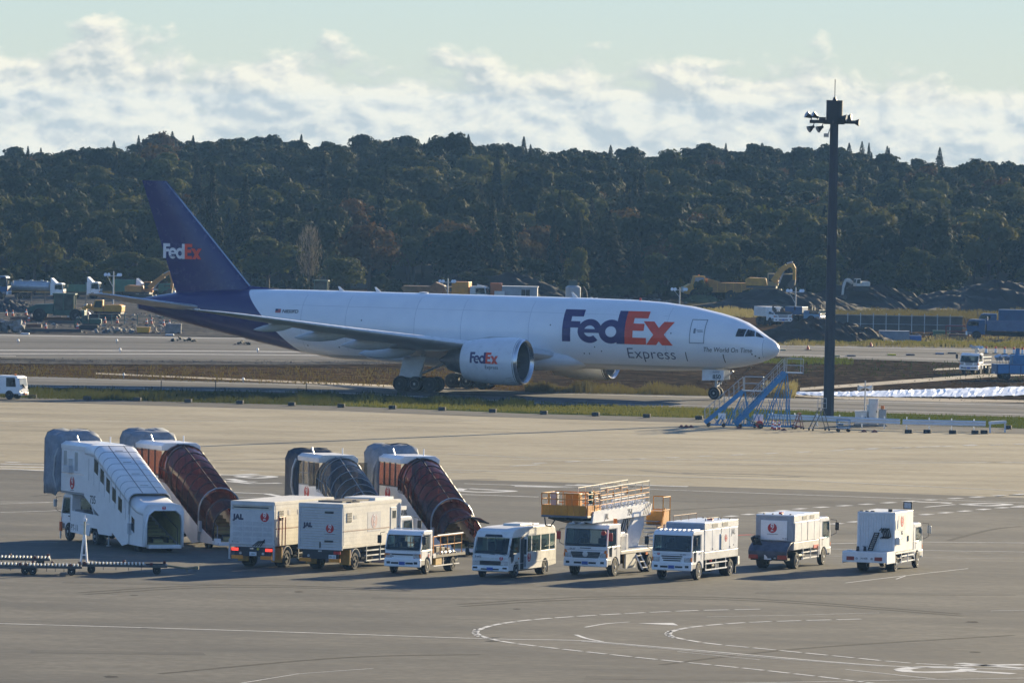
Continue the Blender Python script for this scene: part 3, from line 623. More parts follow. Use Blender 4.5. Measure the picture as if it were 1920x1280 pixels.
wrap(fed, lambda c: (59.75 - c.x/3.44*3.98, 10.95 + c.y*1.32, 0), FW, 'titles', fn, .02, fin_y, .5); wrap(ex, lambda c: (59.75 - c.x/3.44*3.98, 10.95 + c.y*1.32, .006), REDO, 'titles', fn, .02, fin_y, .5)
# doors, panes, probes
def outline(a0, a1, z0, z1, w, m, name, off=.02):
    p = P2(); 
    for x0, x1, y0, y1 in ((0, a1-a0, 0, w), (0, a1-a0, z1-z0-w, z1-z0), (0, w, w, z1-z0-w), (a1-a0-w, a1-a0, w, z1-z0-w)): rect(p, x0, x1, y0, y1)
    return wrap(p, lambda c: (a1 - c.x, z0 + c.y, 0), m, name, fuse, off)
SEAMG = mat('door_outline_grey', (.22, .24, .27), .5)
outline(6.0, 7.33, 4.88, 6.95, .06, SEAMG, 'door')
p = P2(); rect(p, 0, .18, 0, .42); wrap(p, lambda c: (7.0 - c.x, 5.75 + c.y, 0), mat('door_window_grey', (.2, .22, .25), .3), 'door_window', fuse); p = P2(); rect(p, 0, .55, 0, .06); rect(p, .1, .6, -.12, -.07); wrap(p, lambda c: (6.75 - c.x, 5.98 + c.y, 0), SEAMG, 'door_handle', fuse)
for a, z0, z1 in ((7.75, 3.3, 4.1), (4.45, 3.25, 4.0)): p = P2(); rect(p, 0, .07, 0, z1 - z0); wrap(p, lambda c: (a - c.x, z0 + c.y, 0), INK, 'drain_mark', fuse)
for a, z in ((20.4, 6.1), (9.0, 5.7), (38.6, 6.0), (16.2, 4.3), (17.3, 3.7), (16.8, 3.7), (15.6, 3.95), (2.0, 4.05), (1.75, 3.9), (1.5, 3.75), (44.2, 3.6), (41.0, 3.55)):
    p = P2(); p.q(ring2d(0, 0, .06, .06, 10)); wrap(p, lambda c: (a - c.x, z + c.y, 0), INK, 'port', fuse, .03)
for z in (7.15,): p = P2(); rect(p, 0, 36, 0, .02); wrap(p, lambda c: (45.5 - c.x, z + c.y, 0), mat('faint_seam', (.52, .54, .58), .5), 'skin_seam', fuse, .012, step=1.0)
for a in (9.5, 22.5, 29.0, 33.5, 40.2, 44.6):
    p = P2(); rect(p, 0, .035, 0, 4.9); wrap(p, lambda c: (a - c.x, 3.2 + c.y, 0), mat('faint_seam', (.52, .54, .58), .5), 'skin_seam', fuse, .012)
p = P2(); p.q([(0, 0), (.03, 0), (.03, 2.0), (0, 2.0)]); wrap(p, lambda c: (1.18 - c.x + .0, 3.55 + c.y, 0), SEAMG, 'radome_seam', fuse, .012)
for s in (1, -1):
    for quad in ([(3.36, 5.56), (2.70, 5.57), (2.66, 6.20), (3.30, 6.24)], [(2.62, 5.57), (1.90, 5.60), (2.06, 6.03), (2.58, 6.19)], [(1.82, 5.60), (1.2, 5.47), (1.62, 5.78), (1.97, 6.0)]):
        q = P2(); q.q(quad)
        o = wrap(q, lambda c: (c.x, c.y, 0), GLASS, 'cockpit_window', fuse, .03, step=.12)
        if s < 0: o.scale = (1, -1, 1)
for a, h in ((42.2, .42), (38.6, .45), (19.6, .5)):
    B().prism('y', [(a, 8.44), (a - .5, 8.44), (a + .05, 8.44 + h), (a + .2, 8.44 + h)], -.03, .03).out('antenna', FW, plane)
B().lathe([(0, .02), (.02, .4), (.1, .4), (.14, .02)], (34, 0, 8.46), 'z', 14).out('radome_bump', FW, plane, smooth=True); B().cyl((13.2, 0, 8.36), (13.2, 0, 8.62), .12, .08, 10).out('beacon', REDL, plane, smooth=True)
# landing gear
def bogie(y):
    g = B().cyl((31.6, y - .35*math.copysign(1, y), 3.2), (31.8, y, 1.2), .24, n=14).cyl((31.8, y, 1.3), (31.8, y, .7), .17, n=12).bar((30.3, y, .68), (33.3, y, .68), .28, .24).tube([(29.6, y*.8, 2.6), (31.7, y, 1.5)], .11, 8).tube([(33.2, y*.9, 2.6), (31.9, y, 1.5)], .08, 8)
    for a in (30.35, 31.8, 33.25): g.cyl((a, y - .75, .67), (a, y + .75, .67), .1, n=10)
    g.out('main_gear', STEEL, plane, smooth=True)
    for a in (30.35, 31.8, 33.25):
        for s in (-1, 1): wheel(plane, a, y + s*.70, .67, .5, RIMD if a != 31.8 else RIMW, 'gear_wheel')
    s = math.copysign(1, y)
    B().plate([(30.9, y + s*.5, 3.05), (33.0, y + s*.55, 3.05), (33.5, y + s*.45, 1.3), (31.7, y + s*.42, 1.15)], (0, s*.06, 0)).out('gear_door', mat('gear_door_white', (.6, .62, .62), .4), plane)
bogie(5.49); bogie(-5.49)
g = B().cyl((5.9, 0, 2.7), (5.9, 0, .55), .13, n=12).cyl((5.9, -.35, .54), (5.9, .35, .54), .09, n=10).tube([(4.3, 0, 2.5), (5.85, 0, 1.2)], .08, 8).box(5.7, 5.85, -.3, .3, 1.15, 1.3); g.out('nose_gear', STEEL, plane, smooth=True)
for s in (-1, 1): wheel(plane, 5.9, s*.36, .54, .34, RIMW, 'gear_wheel')
for s in (-1, 1):
    dr = B().plate([(4.9, s*.62, 2.55), (6.95, s*.62, 2.6), (6.95, s*.66, 1.62), (4.9, s*.66, 1.72)], (0, s*.04, 0)).out('nose_gear_door', FW, plane)
    if s > 0: text('850', .52, INK, dr, (5.95, .715, 1.80), (-1, 0, .03), bold=.01, name='gear_door_number'); text('RAMP', .26, mat('grey_ink', (.3, .3, .32), .5), dr, (5.95, .72, 2.3), (-1, 0, .03))
for yy in (-.22, .22): B().cyl((5.6, yy, 1.4), (5.5, yy, 1.4), .1, n=12).out('taxi_lamp', LAMP, plane)
# ------------------------------------------------------------------ truck pieces
def cab(root, xf, W, z0, H, L, zb=1.35, lean=0.2, ra=0.52, xa=None, front=True, grille='slats', bumper=WHITE, mirrorm=DARK, arm=0.32, body=WHITE, lampz=None, plate=PLATEB, sideglass=GLASS):
    xa = xf - 1.15 if xa is None else xa
    arch = [(xa + ra*math.cos(a), 0.46 + ra*math.sin(a)) for a in [R(t) for t in range(0, 181, 20)]]
    arch = [p for p in arch if p[1] > z0 and p[0] > xf - L + 0.05]
    prof = [(xf, z0), (xf, zb), (xf - lean, H - 0.22), (xf - lean - 0.16, H - 0.05), (xf - lean - 0.5, H), (xf - L, H - 0.03), (xf - L, z0)]
    tail = [(arch[-1][0], z0)] if arch[-1][0] > xf - L + 0.1 else []
    if not tail: prof = prof[:-1] + [(xf - L, arch[-1][1])]
    prof += tail + arch[::-1] + [(arch[0][0], z0)]
    c = B().prism('y', clip(prof, zb + .03, False), -W/2, W/2).out('cab', body, root, bev=0.05, seg=2)
    B().prism('y', clip(prof, H - .27, True), -W/2, W/2).out('cab_roof', body, root, bev=0.06, seg=3)
    fx = lambda z: xf if z <= zb else xf - lean*(z - zb)/(H - 0.22 - zb)
    n = Vector((1, 0, lean/(H - zb))).normalized()
    h = W/2
    wz0, wz1 = zb + 0.06, H - 0.30
    xb = xf - min(L, 1.7) + .33
    b = B()
    for s in (-1, 1):
        b.bar((fx(zb) - .05, s*(h - .05), zb), (fx(H - .25) - .05, s*(h - .05), H - .25), .10, .12, (1, 0, 0))
        b.box(xf - L, xb, min(s*(h - .06), s*h), max(s*(h - .06), s*h), zb + .02, H - .26).box(xf - L, xf - L + .06, min(s*.48, s*(h - .06)), max(s*.48, s*(h - .06)), zb + .02, H - .26)
    b.out('cab_pillar', body, root)
    B().box(xf - L + .08, fx(zb) - .10, -h + .07, h - .07, zb + .03, zb + .05).box(xf - .55, xf - .16, -h + .1, h - .1, zb + .05, zb + .16).out('dashboard', DARK, root, bev=.02)
    for y in (-.5, .5): B().box(xf - 1.35, xf - 1.2, y - .26, y + .26, zb - .1, zb + .42).box(xf - 1.33, xf - 1.23, y - .13, y + .13, zb + .42, zb + .62).out('seat', SEATM, root, bev=.04)
    B().lathe([(-.015, .19), (.015, .19), (.015, .165), (-.015, .165)], (xf - .62, -.5, zb + .2), 'x', 16, closed=True).out('steering_wheel', DARK, root)
    pts = [(-h + 0.10, wz0), (h - 0.10, wz0), (h - 0.05, wz0 + 0.1), (h - 0.12, wz1), (-h + 0.12, wz1), (-h + 0.05, wz0 + 0.1)]
    B().plate([(fx(z), y, z) for y, z in pts], n*0.018).out('windscreen', CABGLASS, root, bev=0.03)
    for s in (-1, 1):
        B().prism('y', [(fx(zb) - 0.16, zb + 0.0), (fx(H - 0.35) - 0.16, H - 0.33), (xf - min(L, 1.7) + 0.35, H - 0.33), (xf - min(L, 1.7) + 0.33, zb + 0.12), (xf - 0.75, zb + 0.10), (xf - 0.7, zb - 0.04)], s*h - 0.016, s*h - .004).out('side_window', CABGLASS, root)
        d = B()
        x1 = xf - min(L, 1.7) + 0.24
        for p, q in (((x1, z0 + 0.45), (x1, H - 0.22)), ((fx(zb) - 0.1, H - 0.22), (x1, H - 0.22)), ((xf - 0.09, zb - 0.5), (fx(H - .3) - 0.1, H - 0.22))): d.bar((p[0], s*(h + 0.002), p[1]), (q[0], s*(h + 0.002), q[1]), 0.016, 0.016)
        d.out('door_seam', SEAM, root)
        B().box(x1 + 0.08, x1 + 0.26, s*h - 0.002, s*h + 0.035, zb - 0.12, zb - 0.07).out('door_handle', DARK, root)
        mr = B().box(xf + arm*0.4, xf + arm*0.4 + 0.09, s*(h + 0.14), s*(h + 0.36), zb + 0.35, zb + 0.78).out('mirror', mirrorm, root, bev=0.03)
        B().tube([(xf - 0.05, s*(h + 0.01), zb + 0.95), (xf + arm*0.4, s*(h + 0.22), zb + 0.9), (xf + arm*0.4, s*(h + 0.22), zb + 0.2), (xf - 0.03, s*(h + 0.01), zb + 0.05)], 0.014).out('mirror_arm', DARK, mr)
        B().tube([(fx(zb + 0.05) + 0.03, s*0.62 + 0.1, zb + 0.05), (fx(zb + 0.12) + 0.035, s*0.62 - 0.45, zb + 0.14)], 0.014).out('wiper', DARK, root)
    B().tube([(fx(z) + .012, y, z) for y, z in ((-h + .07, wz0 - .01), (h - .07, wz0 - .01), (h - .09, wz1 + .01), (-h + .09, wz1 + .01), (-h + .07, wz0 - .01))], .022).out('windscreen_seal', DARK, root)
    for s in (-1, 1):
        B().box(xf - .62, xf - .1, min(s*(h - .3), s*(h + .012)), max(s*(h - .3), s*(h + .012)), z0 + .02, z0 + .3).out('cab_step', mat('step_grey', (.2, .2, .2), .6), root, bev=.02)
        B().box(xf - .05, xf + .03, min(s*(h - .06), s*(h + .01)), max(s*(h - .06), s*(h + .01)), z0 + .42, z0 + .62).out('indicator', AMBER, root)
    if front:
        B().bar((xf + .004, -h + .08, z0 + .78), (xf + .004, h - .08, z0 + .78), .014, .014).out('panel_seam', SEAM, root)
        B().box(xf - 0.15, xf + 0.09, -h - 0.01, h + 0.01, z0 - 0.08, z0 + 0.36).out('bumper', bumper, root, bev=0.05)
        for s in (-1, 1):
            lz = z0 + 0.40 if lampz is None else lampz
            B().box(xf - 0.02, xf + 0.035, min(s*(h - 0.42), s*(h - 0.06)), max(s*(h - 0.42), s*(h - 0.06)), lz, lz + 0.25).out('headlight', LAMP, root, bev=0.03)
            B().box(xf + 0.085, xf + 0.1, min(s*(h - .34), s*(h - .14)), max(s*(h - .34), s*(h - .14)), z0 + 0.08, z0 + 0.2).out('fog_lamp', GLASS, root)
            B().box(xf + 0.085, xf + 0.097, min(s*0.2, s*0.62), max(s*0.2, s*0.62), z0 + 0.07, z0 + 0.17).out('bumper_vent', DARK, root)
        B().box(xf + 0.085, xf + 0.11, -0.165, 0.165, z0 + 0.03, z0 + 0.2).out('number_plate', plate, root)
        if grille == 'slats':
            for k in range(3): B().box(xf - 0.01, xf + 0.022, -h + 0.52 + 0.05*(2-k), h - 0.52 - 0.05*(2-k), z0 + 0.42 + k*0.11, z0 + 0.48 + k*0.11).out('grille_slat', DARK, root)
    return fx
def wheels(root, axles, W, r=0.45, w=0.26, dual=(), rim=RIMW):
    for x in axles:
        for s in (-1, 1):
            if x in dual: wheel(root, x, s*(W/2 - w*1.02), r, w*2.0, rim)
            else: wheel(root, x, s*(W/2 - w/2), r, w, rim)
def chassis(root, x0, x1, W=0.85, z0=0.55, z1=0.85):
    b = B()
    for s in (-1, 1): b.box(x0, x1, s*W/2 - 0.05, s*W/2 + 0.05, z0, z1)
    for k in range(6): xx = x0 + (x1-x0)*(k+.5)/6; b.box(xx - .06, xx + .06, -W/2, W/2, z0 + .05, z1 - .03)
    b.out('chassis_frame', DARK, root)
    b = B()
    b.cyl((x0 + (x1-x0)*.5, .62, .62), (x0 + (x1-x0)*.62, .62, .62), 0.22, n=12); b.cyl((x0 + (x1-x0)*.42, -.62, .62), (x0 + (x1-x0)*.6, -.62, .62), 0.24, n=12)
    b.cyl((x0 + (x1-x0)*.3, 0, .5), (x0 + (x1-x0)*.9, 0, .55), 0.08, n=8)
    b.out('tank', DARK, root, smooth=True)
def side_guard(root, x0, x1, W, z0=0.38, z1=0.72, m=WHITE, rails=2, sides=(-1, 1)):
    for s in sides:
        b = B()
        for k in range(rails):
            z = z0 + (z1 - z0)*k/(rails-1); b.box(x0, x1, s*W/2 - 0.03, s*W/2, z, z + 0.07)
        for x in (x0 + .15, (x0+x1)/2, x1 - .15): b.box(x - .025, x + .025, s*W/2 - 0.055, s*W/2 - 0.031, z0 - .02, z1 + .3)
        b.out('side_guard', m, root)
def rail_run(pts, h, r=0.022, mid=True, posts=True):
    b = B(); up = Vector((0, 0, h)); pts = [Vector(p) for p in pts]
    b.tube([p + up for p in pts], r)
    if mid: b.tube([p + up*0.52 for p in pts], r*0.8)
    if posts:
        for p in pts: b.tube([p, p + up], r)
    return b

H_F = R(270 - 21)      # heading of the vehicles that face the camera
H_B = R(90 - 23)       # heading of those that face away

# ------------------------------------------------------------------ minibus
BUSGLASS = tinted('bus_green_glass', (.04, .06, .055), .5, .05)
def minibus():
    t = thing('minibus', 'white minibus with its folding side door open, parked beside the orange work platform truck', 'minibus')
    W, h = 2.04, 1.02
    prof = [(0, .42), (0.03, 1.1), (-.03, 1.22), (-.42, 2.18), (-.62, 2.42), (-1.1, 2.56), (-2, 2.62), (-6.4, 2.6), (-6.8, 2.45), (-6.95, 2.1), (-7.0, .5), (-5.85, .42)]
    for xa in (-5.35, -1.15):
        prof += [(xa + 0.47*math.cos(R(a)), .40 + 0.47*math.sin(R(a))) for a in range(180, -1, -20)]
    # order: rear arch then front arch walking forward along the sill
    B().prism('y', clip(prof, 1.30, False), -h, h).out('body', WHITE2, t, bev=0.06, seg=2)
    B().prism('y', clip(prof, 2.10, True), -h, h).out('roof', WHITE2, t, bev=0.16, seg=4)
    b = B()
    for s in (-1, 1):
        y0, y1 = min(s*(h - .06), s*h), max(s*(h - .06), s*h)
        for xa, xb in ((-2.22, -2.16), (-1.68, -1.62), (-3.37, -3.27), (-4.73, -4.61), (-6.01, -5.91), (-6.98, -6.78)):
            if s < 0 and xa > -2.0: continue
            b.box(xa, xb, y0, y1, 1.28, 2.14)
        b.bar((-.06, s*(h - .05), 1.28), (-.42, s*(h - .05), 2.14), .09, .11, (1, 0, 0))
    b.box(-6.98, -6.92, -h + .05, h - .05, 1.28, 1.5).out('pillar', WHITE2, t)
    B().box(-6.9, -.2, -h + .06, h - .06, 1.302, 1.32).box(-.75, -.2, -h + .1, h - .1, 1.32, 1.42).out('interior_trim', DARK, t)
    for x in (-1.4, -2.9, -3.7, -4.5, -5.3, -6.1):
        for y in ((-.62, -.2, .62) if x < -2 else (-.5,)): B().box(x - .06, x + .06, y - .19, y + .19, 1.2, 1.85).out('seat', SEATM, t, bev=.04)
    fx = lambda z: 0.03 - (z - 1.1)*0.41 if z > 1.2 else 0.03
    n = Vector((1, 0, .41)).normalized()
    B().plate([(fx(z), y, z) for y, z in ((-.92, 1.28), (.92, 1.28), (.95, 1.4), (.86, 2.06), (-.86, 2.06), (-.95, 1.4))], n*0.03).out('windscreen', CABGLASS, t, bev=.04)
    B().plate([(fx(z) - .02, y, z) for y, z in ((-.5, 2.14), (.5, 2.14), (.45, 2.27), (-.45, 2.27))], n*0.05).out('destination_window', GLASS, t, bev=.02)
    xs = [(-.62, -1.62), (-2.22, -3.28), (-3.36, -4.62), (-4.72, -5.92), (-6.0, -6.78)]
    for s in (-1, 1):
        for i, (a, b) in enumerate(xs if s > 0 else [(-.62, -2.1)] + xs[1:]):
            lead = 0.18 if i == 0 else 0
            B().prism('y', [(a, 1.36), (a - lead, 2.12), (b, 2.12), (b, 1.33)], s*h - .02, s*h - .004).out('side_window', BUSGLASS, t)
        B().prism('y', [(-.30, .98), (-.27, 1.26), (-.82, 1.26), (-.68, .92), (-.42, .80)], s*h - .004, s*h + .008).out('quarter_window', GLASS, t)
        B().box(-6.9, -.25, s*h - .005, s*h + .012, .74, .77).out('body_moulding', WHITE, t)
    # open doorway on the near side and the folded leaf
    B().box(-2.15, -1.68, h - .02, h + .012, .42, 2.14).out('doorway', mat('dark_interior', (.05, .05, .05), .8), t)
    d = B().box(-2.20, -2.15, h + .0, h + .2, .46, 2.12).out('folding_door', WHITE, t, bev=.02)
    B().box(-2.149, -2.142, h + .03, h + .17, 1.2, 2.0).out('door_glass', GLASS, d)
    B().box(-2.148, -2.142, h + .03, h + .17, .55, 1.1).out('door_panel', mat('grey_panel', (.35, .36, .38), .5), d)
    B().box(.0, .06, -h + .42, h - .42, .70, .92).out('grille', DARK, t, bev=.03)
    for s in (-1, 1):
        B().prism('x', [(s*.58, .68), (s*.98, .70), (s*.98, .92), (s*.60, .94)], -.0, .055).out('headlight', LAMP, t, bev=.02)
        B().box(.0, .1, min(s*.7, s*.95), max(s*.7, s*.95), .50, .60).out('fog_lamp', DARK, t, bev=.02)
        B().box(.04, .1, min(s*.17, s*.5), max(s*.17, s*.5), .45, .52).out('bumper_vent', DARK, t)
        B().tube([(fx(1.26) + .06, s*.3 + .55, 1.25), (fx(1.34) + .06, s*.3 - .05, 1.33)], .016).out('wiper', DARK, t)
        mr = B().box(.12, .24, s*(h + .12), s*(h + .32), 1.15, 1.55).out('mirror', DARK, t, bev=.05)
        B().tube([(-.1, s*h, 1.75), (.12, s*(h + .12), 1.7), (.18, s*(h + .2), 1.5), (.0, s*h, 1.1)], .018).out('mirror_arm', DARK, mr)
    B().box(-.1, .085, -h - .005, h + .005, .36, .66).out('bumper', WHITE, t, bev=.08, seg=3)
    B().box(.08, .105, -.17, .17, .42, .58).out('number_plate', PLATEB, t)
    B().box(-4.9, -3.1, -.55, .45, 2.6, 2.74).out('roof_air_conditioner', WHITE2, t, bev=.08)
    B().box(-6.0, -5.2, -.4, .4, 2.58, 2.68).out('roof_vent', WHITE2, t, bev=.04)
    wheels(t, (-1.15,), W - .04, .40, .22, rim=ALU); wheels(t, (-5.35,), W - .04, .40, .22, dual=(-5.35,), rim=ALU)
    B().box(-5.9, -5.84, .6, 1.0, .12, .5).out('mudflap', DARK, t)
    B().box(-6.6, -.6, -.7, .7, .30, .45).out('underbody', DARK, t)
    emblem(t, (-2.95, h + .012, 1.02), (-1, 0, 0), .24); emblem(t, (.075, .62, 1.06), (0, 1, 0), .1, z=(-.1, 0, 1))
    text('B-602', .15, NAVY, t, (.075, -.86, 1.08), (0, 1, 0)); B().plate([(-4.0, h, .85), (-4.75, h, .85), (-4.75, h, 1.3), (-4.0, h, 1.3)], (0, .008, 0)).out('cover_panel', mat('grey_patch', (.5, .5, .48), .6), t)
    B().box(-1.45, -1.35, h, h + .03, .98, 1.06).out('side_indicator', AMBER, t)
    return place(t, (-1.15, h, 0), 968, 1083, H_F)
minibus()

# ------------------------------------------------------------------ small flatbed truck with orange railings
def flatbed():
    t = thing('flatbed_truck', 'small white flatbed truck with orange railings, in front of the brown canopied stairs', 'flatbed truck')
    W = 2.02
    cab(t, 0, W, .48, 2.32, 1.65, zb=1.26, lean=.3, ra=.46, xa=-1.0, grille=None, arm=.3)
    h = W/2
    B().box(-.01, .03, -h + .05, h - .05, 1.02, 1.09).out('grille_trim', DARK, t)
    for s in (-1, 1): B().box(-.03, .035, min(s*.7, s*.97), max(s*.7, s*.97), 1.0, 1.09).out('indicator', AMBER, t)
    B().box(-.0, .04, -.45, .45, .66, .80).out('grille', mat('blue_black', (.012, .02, .05), .3), t, bev=.02)
    chassis(t, -6.4, -1.6, .75, .5, .72)
    B().box(-6.5, -1.75, -h, h, .82, .95).out('bed', mat('grey_bed', (.12, .11, .095), .7, var=.35), t)
    for k in range(9): B().box(-6.4 + k*.52, -6.33 + k*.52, -h + .05, h - .05, .95, 1.0).out('bed_rib', STEEL, t)
    b = B()
    for s in (-1, 1): b.box(-5.6, -1.9, s*h - .03, s*h, .36, .42).box(-3.4, -3.36, s*h - .055, s*h - .031, .36, .8)
    b.out('side_guard', WHITE, t); B().box(-5.9, -1.9, -.8, .8, .5, .8).out('underframe', DARK, t)
    for k in range(5): B().box(-5.9 + k*.75, -5.4 + k*.75, -.5 + .1*k, .35, .97, 1.18 + .06*(k % 3)).out('bed_equipment', mat('dull_brown_gear', (.10, .075, .05), .7, var=.4), t, bev=.03)
    for s in (-1, 1):
        xs = [-1.95, -2.95, -3.95, -4.95, -6.0]
        f = thing_none = B()
        rail_run([(x, s*(h - .05), .95) for x in xs], .98, .026).out('side_railing', ORANGE, t)
        B().tube([(-2.5, s*(h - .05), 1.97), (-6.2, s*(h - .05), 1.97)], .04).out('handrail', WHITE, t)
    rail_run([(-1.85, y, .95) for y in (-.9, -.3, .3, .9)], 1.25, .024).out('front_railing', ORANGE, t)
    B().box(-3.2, -2.3, h - .35, h - .05, .42, .78).out('toolbox', mat('worn_yellow', (.42, .25, .04), .6, var=.35), t, bev=.02)
    B().box(-2.15, -1.8, h - .02, h + .01, .82, 1.05).out('sign_board', WHITE, t)
    for k in range(4): B().cyl((-3.6 - k*.6, h - .25, 1.02), (-3.35 - k*.6, h - .25, 1.02), .09, n=8).out('hose_roll', STEEL, t, smooth=True)
    wheels(t, (-1.0,), W - .03, .40, .22); wheels(t, (-4.75,), W - .03, .40, .22, dual=(-4.75,), rim=RIMD)
    emblem(t, (.012, .66, .93), (0, 1, 0), .07); text('S-1766', .12, NAVY, t, (.012, -.84, .92), (0, 1, 0))
    emblem(t, (-1.15, h + .01, .98), (-1, 0, 0), .1)
    B().tube([(-.5, -.7, 2.3), (-.5, -.7, 2.4), (-.5, .7, 2.4), (-.5, .7, 2.3)], .02).out('roof_rack', WHITE, t)
    return place(t, (-1.0, h, 0), 801, 1076, H_F)
flatbed()

# ------------------------------------------------------------------ high-lift work platform truck
def lift_truck():
    t = thing('platform_truck', 'white truck carrying a boom and orange railed work platform over its cab, marked 754', 'platform truck')
    W = 2.42; h = W/2
    cab(t, 0, W, .62, 2.78, 2.0, zb=1.58, lean=.14, ra=.58, xa=-1.25, grille=None, mirrorm=REDP, arm=.35, bumper=WHITE)
    B().prism('x', [(-.85, 1.32), (.85, 1.32), (.72, 1.0), (-.72, 1.0)], -.02, .035).out('grille', mat('dark_grille', (.05, .055, .06), .5, .3), t, bev=.02)
    for k in range(3): B().box(.03, .05, -.74, .74, 1.06 + k*.08, 1.085 + k*.08).out('grille_slat', mat('grille_slat_grey', (.16, .17, .18), .4), t)
    B().lathe([(-.01, .01), (.03, .13), (.05, .15), (.055, .12), (.05, .01)], (.03, 0, 1.2), 'x', 18).out('badge', ALU, t, smooth=True)
    for s in (-1, 1):
        B().prism('x', [(s*.9, 1.06), (s*1.19, 1.06), (s*1.19, 1.42), (s*1.1, 1.42)], -.03, .03).out('corner_lamp', AMBER, t)
        B().prism('y', [(-.35, 1.1), (-.3, 1.5), (-.75, 1.62), (-.72, 1.05)], s*h - .004, s*h + .007).out('lower_window', GLASS, t)
    B().lathe([(-.05, .02), (-.05, .12), (.04, .14), (.05, .02)], (.32, h - .1, 2.35), 'x', 14).out('round_mirror', REDP, t)
    B().box(.02, .06, -.3, .3, 1.50, 1.53).out('nose_slot', DARK, t)
    text('EX-07', .13, NAVY, t, (.02, -.9, 1.42), (0, 1, 0))
    chassis(t, -8.6, -1.9, .85, .62, .95)
    B().box(-8.7, -2.15, -h, h, 1.12, 1.3).out('deck', mat('pale_deck', (.55, .54, .5), .55, var=.2), t, bev=.02)
    b = B()
    for s in (-1, 1): b.box(-4.4, -2.9, s*h - .06*s - .05, s*h - .06*s + .05, .35, 1.1)
    b.out('equipment_locker', mat('pale_locker', (.5, .5, .47), .5), t)
    for s in (-1, 1):
        b = B().box(-3.2, -2.95, min(s*.9, s*1.2), max(s*.9, s*1.2), 1.3, 2.15).box(-3.25, -2.3, min(s*.95, s*1.18), max(s*.95, s*1.18), 2.05, 2.2); b.out('outrigger_post', WHITE, t)
    # boom turret, boom
    B().prism('y', [(-6.9, 1.3), (-5.0, 1.3), (-5.3, 2.2), (-6.9, 3.15), (-7.9, 3.15), (-7.8, 2.4)], -.4, .4).out('boom_turret', WHITE, t, bev=.04)
    B().box(-4.6, -4.0, -.5, .5, 1.3, 2.2).out('pump_unit', mat('grey_pump', (.4, .4, .4), .5), t, bev=.05)
    B().cyl((-5.5, 0, 1.5), (-4.2, 0, 3.15), .13, n=10).cyl((-4.6, 0, 2.6), (-3.9, 0, 3.5), .08, n=10).out('lift_cylinder', STEEL, t, smooth=True)
    for k in range(7): B().tube([(-5.2 + .1*k, .1 + k*.07, 1.4), (-4.7 - .15*(k % 3), .1 + k*.07, 2.0 + .12*(k % 3)), (-5.6 + .2*(k % 2), .1 + k*.05, 2.9)], .025).out('hydraulic_hose', DARK, t)
    P0, P1 = Vector((-8.3, 0, 3.85)), Vector((.5, 0, 3.18))
    def bz(x, d=0): return 3.34 + (x + 8.3)*(3.16 - 3.34)/8.8 + d
    bm = B()
    bm.prism('y', [(-8.3, bz(-8.3, -.38)), (-8.5, bz(-8.3, .2)), (-8.0, bz(-8.0, .34)), (.4, bz(.4, .30)), (.6, bz(.6, -.3))], .46, .58); bm.prism('y', [(-8.3, bz(-8.3, -.38)), (-8.5, bz(-8.3, .2)), (-8.0, bz(-8.0, .34)), (.4, bz(.4, .30)), (.6, bz(.6, -.3))], -.58, -.46)
    bm.prism('y', [(-8.2, bz(-8.2, -.36)), (-8.2, bz(-8.2, -.28)), (.5, bz(.5, -.2)), (.5, bz(.5, -.28))], -.46, .46)
    bm.out('boom', WHITE, t)
    B().prism('y', [(-8.0, bz(-8, .05)), (-8.0, bz(-8, .3)), (-.6, bz(-.6, .36)), (-.6, bz(-.6, .05))], -.4, .4).out('boom_walkway', mat('walkway_grey', (.3, .3, .3), .6, var=.4), t)
    for k in range(26):
        x = -7.7 + k*.27; B().box(x, x + .09, -.42, .42, bz(x, .36), bz(x, .45)).out('walkway_rung', WHITE, t)
    for s in (-1, 1):
        xs = [-7.9 + i*1.08 for i in range(8)]
        rail_run([(x, s*.62, bz(x, .35)) for x in xs], 1.12, .026, mid=False).out('boom_railing', mat('pale_railing', (.75, .68, .5), .4), t)
        b = B()
        for d in (.6, .85, 1.1): b.tube([(xs[0], s*.62, bz(xs[0], d)), (xs[-1], s*.62, bz(xs[-1], d))], .02)
        b.out('boom_midrail', ORANGE, t)
        for x in xs[1::2]: B().box(x - .08, x + .08, s*.58 - .03, s*.58 + .03, bz(x, .95), bz(x, 1.2)).out('lamp_box', ORANGE, t)
        b = B()
        for i in range(9): x = -7.3 + i*.62; b.tube([(x, s*.6, bz(x, .28)), (x, s*.6, bz(x, .75))], .022)
        b.tube([(-7.3, s*.6, bz(-7.3, .75)), (-2.3, s*.6, bz(-2.3, .75)), (-1.8, s*.6, bz(-1.8, .3))], .03)
        b.out('boom_guard', WHITE, t)
    text('JAL', .42, INK, t, (-1.2, .585, bz(-1.2, -.2)), (-1, 0, .02), (-.02, 0, 1), shear=.12, bold=.006); text('754', .48, INK, t, (-4.7, .585, bz(-4.7, -.2)), (-1, 0, .02), bold=.006)
    for k in range(4): B().prism('y', [(-7.1 - k*.26, bz(-7.1 - k*.26, -.33)), (-7.2 - k*.26, bz(-7.1 - k*.26, -.33)), (-7.62 - k*.26, bz(-7.5 - k*.26, .3)), (-7.52 - k*.26, bz(-7.5 - k*.26, .3))], .578, .586).out('warning_stripe', INK, t)
    # platform basket
    px0, px1, ph, pz = -.9, 1.25, 1.28, 3.12
    before = set(t.children)
    B().box(px0, px1, -ph, ph + .05, pz, pz + .12).out('platform_floor', mat('platform_floor_grey', (.13, .14, .16), .6), t, bev=.03)
    for k in range(7):
        y = -ph + .06 + k*(2*ph - .1)/7; B().box(px1 - .08, px1 - .03, y, y + (2*ph-.1)/7 - .02, pz + .12, pz + .66).out('front_panel', ORANGE, t)
